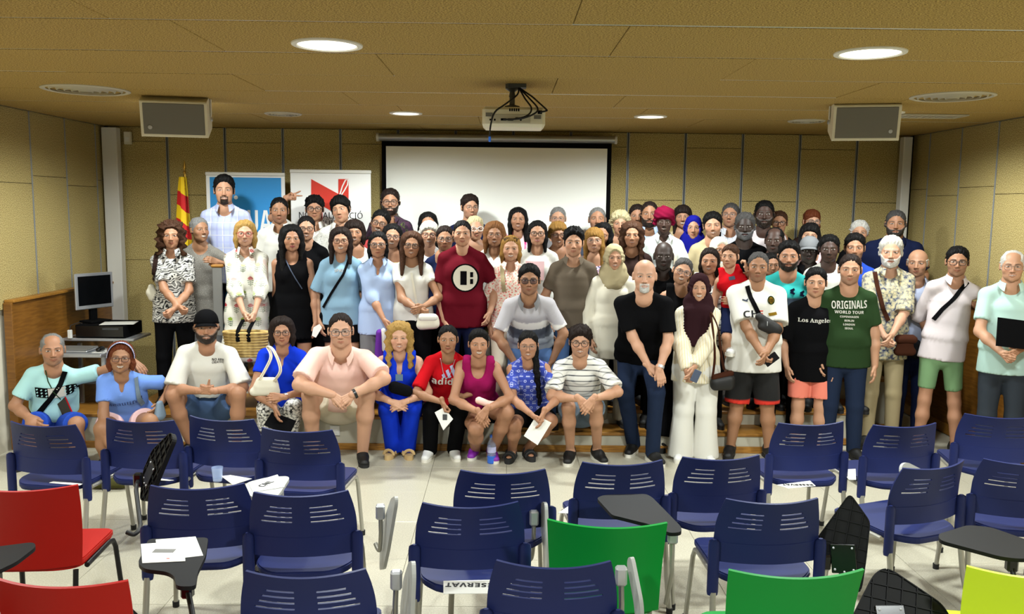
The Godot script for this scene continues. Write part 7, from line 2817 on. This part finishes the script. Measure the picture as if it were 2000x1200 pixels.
	L.append(pp("laughing woman with dark fringe behind the blue headscarf", 1334, 399, 8.52, B, "f", TAN, "long", "hair_dark", tp("beige", "scoop", 0.5), bt("black"), {"len": 0.17, "ht": 0.020, "fh": 0.028, "smile": 0.95, "lod": 2}))
	L.append(pp("woman in a bright blue headscarf", 1355, 419, 8.14, B, "f", LIGHT, "hijab", "blue_scarf", tp("navy", "crew", 1.9), bt("navy"), {"smile": 0.2, "ht": 0.012}))
	L.append(pp("smiling young man with dark hair in a sand-coloured t-shirt", 1391, 412, 7.98, B, "m", LIGHT, "short", "hair_black", tp("beige", "crew", 0.6), bt("jeans"), {"ht": 0.024, "fh": 0.052, "smile": 0.85, "hr": -4, "stubble": 0.3}))
	L.append(pp("grey-haired man in glasses and a striped shirt near the wall", 1428, 396, 8.50, B, "m", TAN, "short", "hair_salt", tp("stripe_grey", "v", 0.7, {"collar": 0.6}), bt("grey"), {"ht": 0.014, "smile": 0.2, "glasses": ["thin", "frame_steel"], "hp": -6, "hy": -10}))
	L.append(pp("broad man with grizzled beard in a black t-shirt", 1456, 414, 7.98, B, "m", DEEP, "short", "hair_salt", tp("black", "crew", 0.7), bt("black"), {"ht": 0.016, "curl": 0.5, "beard": 1.0, "beard_thick": 0.008, "beard_color": Color(0.10, 0.10, 0.105), "smile": 0.3, "bw": 1.15, "bg": 1.2, "hs": 1.10}))
	L.append(pp("tall bearded man in a light grey t-shirt by the wall", 1494, 391, 8.34, B, "m", DARK, "short", "hair_black", tp("pinkish", "crew", 0.7), bt("black"), {"ht": 0.012, "curl": 0.5, "beard": 1.0, "beard_thick": 0.010, "smile": 0.15, "hs": 1.12, "bw": 1.08}))
	L.append(pp("person with dark glasses almost hidden behind the tall man", 1523, 411, 8.58, B, "f", TAN, "short", "hair_brown", tp("black", "crew", 0.5), bt("black"), {"ht": 0.016, "glasses": ["square", "frame_black"], "lod": 2}))
	L.append(pp("man with receding hair and a white shirt, head turned", 1514, 444, 7.72, A, "m", DARK, "balding", "hair_black", tp("white", "v", 0.7), bt("black"), {"ht": 0.006, "smile": 0.1, "hy": -10, "stubble": 0.5, "lod": 2}))
	L.append(pp("shaven-headed man in a black polo behind the goatee man", 1297, 473, 7.42, 0.175, "m", DEEP, "none", "hair_black", tp("black", "polo", 0.7, {"collar": 0.6}), bt("black"), {"smile": 0.1, "long": 1.06}))
	L.append(pp("grey-haired woman in clear glasses tilting her head in black", 1341, 504, 7.20, 0.0, "f", LIGHT, "short", "hair_salt", tp("black", "scoop", 0.0, {"tank": true, "strap": 0.10, "skirt": 0.15, "skirt_r": 0.20, "name": "dress"}), bt("black", 1.0), {"ht": 0.012, "smile": 1.0, "glasses": ["round", "frame_steel"], "hr": 16, "hy": 6, "shoe": "sandal", "lod": 1}))
	L.append(pp("small figure in a white headscarf behind the child", 1406, 461, 7.74, A, "f", TAN, "hijab", "white_scarf", tp("cream", "crew", 1.9), bt("grey"), {"smile": 0.4, "ht": 0.012, "lod": 2, "hy": 20}))
	L.append(pp("woman in a striped sleeveless top holding the child", 1387, 483, 7.38, 0.175, "f", TAN, "tied", "hair_dark", tp("stripe_tee", "scoop", 0.0, {"tank": true, "strap": 0.10}), bt("black"), {"ht": 0.014, "smile": 0.85, "earrings": "silver", "len": 0.18, "vol": 0.9, "front": -0.02, "ar": Vector3(1432, 590, 7.1), "hy": -4}))
	L.append(pp("woman of whom dark hair shows behind the sling-bag man", 1506, 493, 7.60, 0.30, "f", TAN, "long", "hair_black", tp("white", "crew", 0.5), bt("black"), {"len": 0.16, "ht": 0.014, "hy": 20, "lod": 2, "hs": 0.9}))
	L.append(pp("woman with copper hair and ponytail at the back wall", 1587, 408, 8.48, B, "f", FAIR, "tied", "hair_auburn", tp("umber", "crew", 0.5), bt("black"), {"ht": 0.018, "fh": 0.032, "smile": 0.8, "glasses": ["round", "frame_steel"], "len": 0.16, "vol": 0.8, "front": -0.05, "lod": 2, "hy": 14}))
	L.append(pp("woman with a dark fringe bob below the copper hair", 1587, 434, 7.88, A, "f", LIGHT, "bob", "hair_black", tp("blush", "scoop", 0.5), bt("black"), {"len": 0.10, "ht": 0.020, "fh": 0.030, "smile": 0.8, "hr": 8, "lod": 2}))
	L.append(pp("man in a grey flat cap and black polo", 1582, 461, 7.68, A, "m", DEEP, "cap", "flat_cap", tp("black", "polo", 0.7, {"collar": 0.6}), bt("black"), {"brim": 0.045, "smile": 0.1, "lod": 1}))
	L.append(pp("young man with a high black haircut in a white t-shirt", 1621, 457, 7.54, A, "m", DARK, "short", "hair_black", tp("white", "crew", 0.7), bt("jeans"), {"ht": 0.022, "hside": 0.2, "smile": 0.15, "stubble": 0.0, "lod": 1}))
	L.append(pp("man with a faded haircut in a plain blue t-shirt", 1671, 454, 7.52, A, "m", TAN, "short", "hair_black", tp("royal", "crew", 0.7), bt("jeans"), {"ht": 0.024, "hside": 0.15, "fh": 0.058, "smile": 0.3, "stubble": 0.4, "lod": 1}))
	L.append(pp("silver-haired woman smiling beside the navy polo man", 1680, 429, 8.26, B, "f", LIGHT, "curl", "hair_silver", tp("black", "scoop", 0.5), bt("black"), {"ht": 0.022, "curl": 0.4, "hside": 0.9, "fh": 0.058, "smile": 0.6, "lod": 2}))
	L.append(pp("big bearded man in a navy polo against the wall casing", 1751, 410, 8.10, B, "m", TAN, "short", "hair_salt", tp("navy", "polo", 0.8, {"collar": 0.6, "loose": 0.02}), bt("jeans"), {"ht": 0.012, "beard": 1.0, "beard_thick": 0.010, "beard_color": Color(0.04, 0.035, 0.033), "smile": 0.6, "bw": 1.32, "bg": 1.35, "hs": 1.08}))
	# --- on the hall floor
	L.append(pp("white-shirted man with cropped grey hair and a black sling bag", 1483, 492, 7.00, 0.0, "m", OLIVE, "short", "hair_salt", tp("white", "crew", 0.85, {"hem": 1.20, "flare": 0.022, "loose": 0.042}), bt("black", 0.98, {"flare": 0.022, "loose": 0.022, "bands": [[0.0, "c22a1c"], [0.512, "08080a"]]}), {"lod": 0, "ht": 0.006, "fh": 0.072, "smile": 0.1, "bg": 1.12, "bw": 1.06, "hs": 1.06, "al": Vector3(1489, 694, 6.70), "ar": Vector3(1497, 690, 6.68), "gl": "grip", "hr": 2, "laces": 1, "stance": 0.15, "foot_dz": 0.0}))
	L.append(pp("bearded man in a turquoise t-shirt with dark lower half", 1542, 469, 7.32, 0.0, "m", TAN, "short", "hair_black", tp("turquoise", "crew", 0.8, {"bands": [[-9.0, "2c3a48", 1], [-0.20, "1e9c98", 1]]}), bt("black"), {"lod": 1, "ht": 0.022, "hside": 0.3, "curl": 0.4, "beard": 1.0, "beard_thick": 0.009, "smile": 0.25, "bw": 1.08, "bg": 1.1, "hs": 1.08}))
	L.append(pp("teenage boy in a black t-shirt and salmon shorts", 1595, 521, 7.08, 0.0, "m", LIGHT, "short", "hair_black", tp("black", "v", 0.95, {"hem": 1.28, "flare": 0.03, "loose": 0.024}), bt("salmon", 0.80, {"flare": 0.014, "loose": 0.016}), {"lod": 0, "ht": 0.016, "hside": 0.4, "fh": 0.056, "smile": 0.2, "stubble": 0.0, "ar": Vector3(1632, 735, 7.02), "stance": 0.10, "hs": 1.06}))
	L.append(pp("man in a dark green lettered t-shirt and blue jeans", 1662, 496, 7.02, 0.0, "m", LIGHT, "short", "hair_dark", tp("forest", "crew", 0.75, {"hem": 1.12, "flare": 0.02}), bt("jeans"), {"lod": 0, "ht": 0.008, "fh": 0.064, "smile": 0.3, "bg": 1.12, "bw": 1.08, "hs": 1.10, "belly": 0.02, "ar": Vector3(1709, 722, 6.95), "stubble": 0.35, "al": "down"}))
	L.append(pp("white-bearded man in a navy and sand flowered shirt", 1742, 459, 7.38, 0.0, "m", FAIR, "short", "hair_white", tp("hawaii", "v", 1.0, {"collar": 0.6, "hem": 1.20, "flare": 0.024, "loose": 0.022}), bt("khaki"), {"lod": 0, "ht": 0.024, "hside": 0.7, "beard": 1.0, "beard_thick": 0.006, "beard_color": Color(0.62, 0.60, 0.56), "smile": 0.1, "hs": 1.10, "long": 1.05, "brow": Color(0.3, 0.28, 0.25), "al": Vector3(1728, 660, 7.12), "ar": Vector3(1742, 655, 7.10), "gl": "grip"}))
	L.append(pp("bald man with white side hair in a light blue shirt", 1794, 488, 7.55, 0.0, "m", LIGHT, "bald", "hair_white", tp("pale_blue", "v", 0.9, {"collar": 0.6, "hem": 1.08, "flare": 0.02}), bt("navy"), {"lod": 1, "ht": 0.010, "smile": 0.1, "belly": 0.05, "bg": 1.1, "hs": 1.06, "ar": Vector3(1846, 690, 7.4), "yaw": 10, "hy": -8}))
	L.append(pp("man in glasses and white shirt leaning on the wainscot ledge", 1872, 480, 7.10, 0.0, "m", TAN, "short", "hair_black", tp("pinkish", "v", 1.15, {"collar": 0.6, "deep": 0.03, "hem": 1.10}), bt("sage", 0.75, {"flare": 0.0, "loose": 0.006}), {"lod": 1, "ht": 0.018, "hside": 0.3, "smile": 0.6, "glasses": ["square", "frame_black"], "hs": 1.06, "lean": Vector2(0.06, 0.0), "ar": Vector3(1903, 596, 7.10), "dr": Vector3(0.4, -0.3, 0.8), "al": "back", "stance": 0.15}))
	L.append(pp("grey-haired man in a mint polo holding a black folder", 1980, 489, 6.60, 0.0, "m", LIGHT, "balding", "hair_silver", tp("mint", "polo", 0.7, {"collar": 0.6, "hem": 1.12, "flare": 0.016}), bt("charcoal"), {"lod": 0, "ht": 0.012, "smile": 0.75, "glasses": ["thin", "frame_steel"], "bg": 1.08, "al": Vector3(1958, 690, 6.36), "ar": Vector3(1990, 684, 6.34), "gl": "grip", "stubble": 0.0, "yaw": -6}))
	L.append(pp("woman in a dark brown headscarf, striped shirt and white trousers", 1367, 532, 6.92, 0.0, "f", LIGHT, "hijab", "wine_scarf", tp("stripe_cream", "crew", 1.92, {"hem": 1.22, "loose": 0.022, "flare": 0.02, "drape": [[-0.05, -0.05, 0.09, -0.09, -0.32, 0.13, 0.030, 0.022], [0.03, -0.05, 0.10, 0.02, -0.32, 0.14, 0.028, 0.020]]}), bt("white", 2.0, {"loose": 0.024, "ankle": 0.085, "drop": 0.05}), {"lod": 0, "smile": 1.0, "ht": 0.014, "shoe": "white", "sole": "white", "al": Vector3(1342, 738, 6.68), "ar": Vector3(1352, 730, 6.66), "gl": "grip", "bg": 1.05}))
	L.append(pp("bald man with grey goatee in a black t-shirt bending forward", 1260, 508, 6.78, 0.0, "m", FAIR, "none", "hair_silver", tp("black", "crew", 0.80, {"hem": 0.98, "loose": 0.018, "flare": 0.02}), bt("jeans"), {"lod": 0, "smile": 0.7, "beard": 0.5, "beard_thick": 0.006, "beard_color": Color(0.50, 0.49, 0.47), "hs": 1.14, "bg": 1.10, "bw": 1.12, "brow": Color(0.2, 0.14, 0.1), "pel": Vector3(1250, 700, 7.12), "kl": Vector3(1222, 770, 6.98), "kr": Vector3(1282, 765, 6.80), "fl": Vector3(1238, 868, 7.12), "fr": Vector3(1274, 886, 6.86), "al": Vector3(1272, 728, 6.72), "ar": Vector3(1288, 722, 6.68), "dl": Vector3(0.9, -0.6, 0.2), "dr": Vector3(0.2, -1, 0.2), "nl": Vector3(0, -0.6, -1), "nr": Vector3(0.0, -0.2, -1), "watch": "r", "watch_m": "silver", "sole": "white", "S": 1.05, "toer": Vector3(0.3, 0, 1), "toel": Vector3(-0.5, 0, 1)}))
	L.append(pp("stooping man in glasses and a grey colour-block polo", 1034, 514, 7.02, 0.175, "m", OLIVE, "short", "hair_black", tp("grey", "polo", 0.80, {"collar": 0.6, "hem": 1.0, "flare": 0.014, "bands": [[-9.0, "9aa1a8", 1], [-0.40, "4c525c", 1], [-0.275, "dcd9d2", 1], [-0.20, "a9a6ab", 1]]}), bt("jeans_light"), {"lod": 0, "ht": 0.020, "hside": 0.35, "fh": 0.052, "smile": 0.2, "glasses": ["square", "frame_black", "tint"], "hs": 1.08, "bg": 1.08, "bw": 1.06, "pel": Vector3(1036, 672, 7.38), "kl": Vector3(1002, 760, 7.24), "kr": Vector3(1072, 760, 7.24), "fl": Vector3(1000, 838, 7.34), "fr": Vector3(1072, 838, 7.34), "al": Vector3(1004, 706, 7.0), "ar": Vector3(1078, 706, 7.05), "dl": Vector3(0.6, -0.7, 0.4), "nl": Vector3(0, -1, -0.4), "pl": Vector3(-1, 0, -0.3), "pr": Vector3(1, 0, -0.3)}))
	L.append(pp("small boy in a red sleeveless top giving a thumbs-up", 1427, 476, 7.16, 0.88, "m", LIGHT, "short", "hair_brown", tp("red", "crew", 0.0, {"tank": true, "strap": 0.07, "hem": 1.0}), bt("navy", 0.9), {"lod": 1, "hs": 0.86, "S": 0.58, "bw": 0.72, "bg": 0.78, "ht": 0.012, "fh": 0.050, "smile": 0.2, "stubble": 0.0, "hy": -18, "hand": 0.72, "ar": Vector3(1457, 523, 7.02), "gr": "thumb", "dr": Vector3(-0.25, 0.9, 0.2), "pel": Vector3(1440, 610, 7.14), "kl": Vector3(1420, 660, 7.02), "kr": Vector3(1452, 660, 7.02), "fl": Vector3(1424, 720, 7.12), "fr": Vector3(1454, 720, 7.12), "shoe": "white", "sole": "white"}))
	return L

func seated() -> Array:
	var L := []
	L.append(pp("seated man with receding hair in an aqua printed t-shirt", 101, 652, 6.72, 0.0, "m", TAN, "balding", "hair_grey", tp("aqua", "crew", 0.72, {"hem": 0.76, "flare": 0.02, "loose": 0.018}), bt("royal", 0.9, {"flare": 0.02}), {"lod": 0, "ht": 0.008, "smile": 0.4, "bg": 1.08, "belly": 0.03, "hs": 1.08, "pel": Vector3(106, 822, 6.95), "kl": Vector3(66, 828, 6.55), "kr": Vector3(150, 828, 6.55), "fl": Vector3(62, 925, 6.6), "fr": Vector3(150, 925, 6.6), "al": Vector3(66, 824, 6.55), "ar": Vector3(268, 708, 6.80), "dr": Vector3(0.8, -0.5, 0.5), "nr": Vector3(0.1, -0.9, -0.4), "pr": Vector3(0, -0.2, -1), "hy": 4}))
	L.append(pp("seated woman with a blue bandana headband and glasses", 237, 666, 6.62, 0.0, "f", OLIVE, "bob", "hair_auburn", tp("cornflower", "v", 0.62, {"hem": 0.86, "flare": 0.02, "deep": 0.03}), bt("blush", 0.55, {"flare": 0.02}), {"lod": 0, "ht": 0.016, "len": 0.10, "smile": 1.0, "glasses": ["square", "frame_brown"], "bg": 1.22, "bw": 1.08, "cheek": 0.04, "hs": 1.02, "pel": Vector3(250, 820, 6.92), "kl": Vector3(200, 838, 6.50), "kr": Vector3(292, 824, 6.55), "fl": Vector3(214, 925, 6.62), "fr": Vector3(290, 925, 6.7), "al": Vector3(212, 888, 6.42), "ar": Vector3(312, 790, 6.70), "hr": 4}))
	L.append(pp("seated bearded man in a black cap and white t-shirt", 402, 605, 6.86, 0.0, "m", TAN, "cap", "black", tp("white", "crew", 0.92, {"hem": 0.70, "flare": 0.03, "loose": 0.022}), bt("denim", 0.72, {"flare": 0.02}), {"lod": 0, "brim": 0.045, "beard": 1.0, "beard_thick": 0.012, "smile": 0.7, "hs": 1.10, "bg": 1.10, "bw": 1.10, "pel": Vector3(407, 800, 7.12), "kl": Vector3(338, 772, 6.72), "kr": Vector3(466, 770, 6.70), "fl": Vector3(376, 874, 6.98), "fr": Vector3(462, 876, 6.85), "al": Vector3(392, 764, 6.64), "ar": Vector3(414, 764, 6.64), "gl": "grip", "gr": "thumb", "dl": Vector3(1, 0.1, 0.1), "dr": Vector3(-1, 0.15, 0.1), "tl": Vector3(0, 1, 0), "tr": Vector3(0, 1, 0), "nl": Vector3(0, 0, -1), "nr": Vector3(0, 0, -1)}))
	L.append(pp("seated woman with dark bob in a cobalt blouse and patterned trousers", 550, 617, 6.86, 0.0, "f", TAN, "bob", "hair_dark", tp("cobalt", "v", 0.5, {"hem": 0.86, "deep": 0.06, "flare": 0.02}), bt("leopard"), {"lod": 0, "ht": 0.022, "len": 0.115, "vol": 1.08, "fh": 0.055, "part": -0.012, "smile": 0.6, "glasses": ["square", "frame_black"], "bg": 1.15, "bw": 1.05, "bust": 1.15, "pel": Vector3(552, 800, 7.12), "kl": Vector3(520, 798, 6.78), "kr": Vector3(574, 796, 6.78), "fl": Vector3(516, 880, 6.95), "fr": Vector3(560, 882, 6.95), "al": Vector3(536, 795, 6.60), "ar": Vector3(552, 776, 6.58), "dl": Vector3(0.2, -1, 0.1), "dr": Vector3(-1, 0.05, 0.1), "nr": Vector3(0, -0.4, -1), "watch": "r", "watch_m": "silver"}))
	L.append(pp("large seated man in glasses, pink polo and shorts", 665, 612, 6.68, 0.0, "m", FAIR, "short", "hair_dark", tp("rose", "polo", 0.80, {"collar": 0.6, "hem": 0.74, "flare": 0.03, "loose": 0.018, "deep": 0.03}), bt("cream", 0.75, {"flare": 0.02}), {"lod": 0, "ht": 0.006, "fh": 0.070, "peak": 0.006, "smile": 0.15, "glasses": ["square", "frame_steel"], "hs": 1.18, "bg": 1.36, "bw": 1.22, "belly": 0.05, "arm": 1.02, "pel": Vector3(662, 792, 7.12), "kl": Vector3(606, 772, 6.66), "kr": Vector3(716, 772, 6.64), "fl": Vector3(612, 884, 6.85), "fr": Vector3(708, 888, 6.78), "al": Vector3(650, 772, 6.48), "ar": Vector3(688, 772, 6.48), "dl": Vector3(0.8, -0.6, 0.2), "dr": Vector3(-0.8, -0.5, 0.2), "nl": Vector3(-0.2, -0.4, -1), "nr": Vector3(0.2, -0.4, -1), "watch": "r", "pl": Vector3(-1, 0.1, 0.1), "pr": Vector3(1, 0.1, 0.1), "stubble": 0.1}))
	L.append(pp("seated woman with long blonde waves in a cobalt vest outfit", 780, 628, 6.86, 0.0, "f", FAIR, "long", "hair_blonde", tp("cobalt", "v", 0.0, {"tank": true, "strap": 0.09, "hem": 0.86, "deep": 0.10}), bt("cobalt", 2.0, {"ankle": 0.062}), {"lod": 0, "ht": 0.020, "len": 0.25, "vol": 1.12, "curl": 0.5, "part": -0.008, "fh": 0.058, "smile": 0.85, "hs": 1.0, "bg": 1.12, "bw": 1.06, "shoe": "wedge", "brow": Color(0.2, 0.12, 0.06), "pel": Vector3(782, 798, 7.12), "kl": Vector3(758, 792, 6.74), "kr": Vector3(806, 792, 6.74), "fl": Vector3(769, 872, 6.98), "fr": Vector3(795, 872, 6.98), "al": Vector3(766, 786, 6.58), "ar": Vector3(790, 786, 6.58), "gl": "relaxed", "dl": Vector3(1, -0.3, 0.1), "dr": Vector3(-1, -0.4, 0.1), "nl": Vector3(0, -0.4, -1), "nr": Vector3(0, -0.4, -1), "watch": "r", "front": 0.05}))
	L.append(pp("crouching girl in a red logo t-shirt and black trousers", 875, 635, 6.80, 0.0, "f", OLIVE, "tied", "hair_black", tp("red", "crew", 0.85, {"hem": 0.86, "flare": 0.02}), bt("black", 2.0, {"loose": 0.012}), {"lod": 0, "ht": 0.008, "part": 0.002, "smile": 0.6, "bun": 0.02, "bun_y": 0.06, "shoe": "white", "sole": "white", "pel": Vector3(868, 798, 7.12), "kl": Vector3(842, 800, 6.76), "kr": Vector3(900, 796, 6.78), "fl": Vector3(840, 880, 6.92), "fr": Vector3(886, 878, 6.95), "al": Vector3(864, 786, 6.54), "ar": Vector3(905, 775, 6.80), "dl": Vector3(0.25, -1, 0.2), "gl": "grip"}))
	L.append(pp("crouching woman in a magenta tank top and black shorts", 935, 642, 6.74, 0.0, "f", TAN, "tied", "hair_black", tp("magenta", "scoop", 0.0, {"tank": true, "strap": 0.095, "hem": 0.86, "deep": 0.06}), bt("black", 0.5, {"flare": 0.01}), {"lod": 0, "ht": 0.016, "quiff": 0.010, "smile": 0.95, "hy": 4, "bg": 1.14, "bust": 1.2, "bun": 0.02, "bun_y": 0.05, "shoe": "purple", "sole": "white", "pel": Vector3(930, 800, 7.10), "kl": Vector3(930, 838, 6.62), "kr": Vector3(990, 806, 6.62), "fl": Vector3(928, 880, 6.98), "fr": Vector3(960, 884, 6.90), "al": Vector3(936, 806, 6.48), "ar": Vector3(950, 800, 6.46), "dl": Vector3(0.6, -0.8, 0.2), "dr": Vector3(-0.6, -0.8, 0.2), "nl": Vector3(0, -0.3, -1), "nr": Vector3(0, -0.3, -1)}))
	L.append(pp("crouching woman with side braid in a blue cold-shoulder blouse", 1032, 646, 6.78, 0.0, "f", TAN, "tied", "hair_black", tp("blue_figures", "v", 0.75, {"cold": true, "hem": 0.86, "flare": 0.02, "deep": 0.02}), bt("black", 0.7), {"lod": 0, "ht": 0.012, "part": 0.014, "smile": 0.8, "glasses": ["thin", "frame_steel"], "shoe": "sandal", "pel": Vector3(1036, 806, 7.08), "kl": Vector3(1006, 830, 6.68), "kr": Vector3(1076, 822, 6.68), "fl": Vector3(1000, 880, 6.90), "fr": Vector3(1030, 876, 6.96), "al": Vector3(1040, 812, 6.46), "ar": Vector3(1062, 806, 6.46), "gl": "grip", "dl": Vector3(0.7, -0.7, 0.2), "dr": Vector3(-0.2, -1, 0.2)}))
	L.append(pp("seated young man in glasses and a striped t-shirt", 1134, 633, 6.78, 0.0, "m", LIGHT, "short", "hair_dark", tp("stripe_tee", "crew", 0.85, {"hem": 0.78, "flare": 0.025, "loose": 0.018}), bt("grey_blue", 0.78, {"flare": 0.02}), {"lod": 0, "ht": 0.030, "hside": 0.55, "fh": 0.046, "curl": 0.3, "smile": 0.85, "glasses": ["round", "frame_black"], "hs": 1.05, "sole": "white", "laces": 1, "pel": Vector3(1134, 806, 7.08), "kl": Vector3(1110, 794, 6.66), "kr": Vector3(1164, 792, 6.66), "fl": Vector3(1114, 880, 6.86), "fr": Vector3(1166, 878, 6.90), "al": Vector3(1132, 780, 6.50), "ar": Vector3(1158, 780, 6.48), "dl": Vector3(0.7, -0.6, 0.2), "dr": Vector3(-0.6, -0.7, 0.2), "nl": Vector3(0, -0.2, -1), "nr": Vector3(0, -0.2, -1), "gl": "relaxed"}))
	return L

func _ready() -> void:
	# camera, surroundings, light
	CB = Basis.from_euler(Vector3(deg_to_rad(-6.74), deg_to_rad(-0.52), deg_to_rad(0.65)))
	var cam := Camera3D.new()
	cam.name = "camera"
	cam.fov = rad_to_deg(2.0 * atan(600.0 / F))
	cam.near = 0.05
	cam.far = 60.0
	cam.transform = Transform3D(CB, EYE)
	add_child(cam)
	cam.current = true
	var env := Environment.new()
	env.background_mode = Environment.BG_COLOR
	env.background_color = Color.BLACK
	env.tonemap_mode = Environment.TONE_MAPPER_LINEAR
	env.tonemap_exposure = EXPOSURE
	env.sdfgi_enabled = true
	env.ssao_enabled = true
	env.ssil_enabled = true
	var we := WorldEnvironment.new()
	we.name = "surroundings"
	we.environment = env
	add_child(we)
	fold = noise(0.05, FastNoiseLite.TYPE_SIMPLEX_SMOOTH, 2, 2)
	fold.frequency = 0.05
	make_materials()
	make_cloth()
	make_room()
	make_ceiling_things()
	make_wall_things()
	print("room ", Time.get_ticks_msec())
	make_chairs()
	print("chairs ", Time.get_ticks_msec())
	build_head()
	build_hands()
	build_shoes()
	build_glasses()
	print("protos ", Time.get_ticks_msec())
	var list := standing()
	list.append_array(seated())
	people(list)
	print("people ", Time.get_ticks_msec())
	var tri := 0
	for s in results:
		for k in s:
			tri += s[k][2].size() / 3
	print("triangles in people ", tri)
	make_prints()
	make_carried()
	print("details ", Time.get_ticks_msec())

const EXPOSURE := 1.0
const LAMP := 8.6
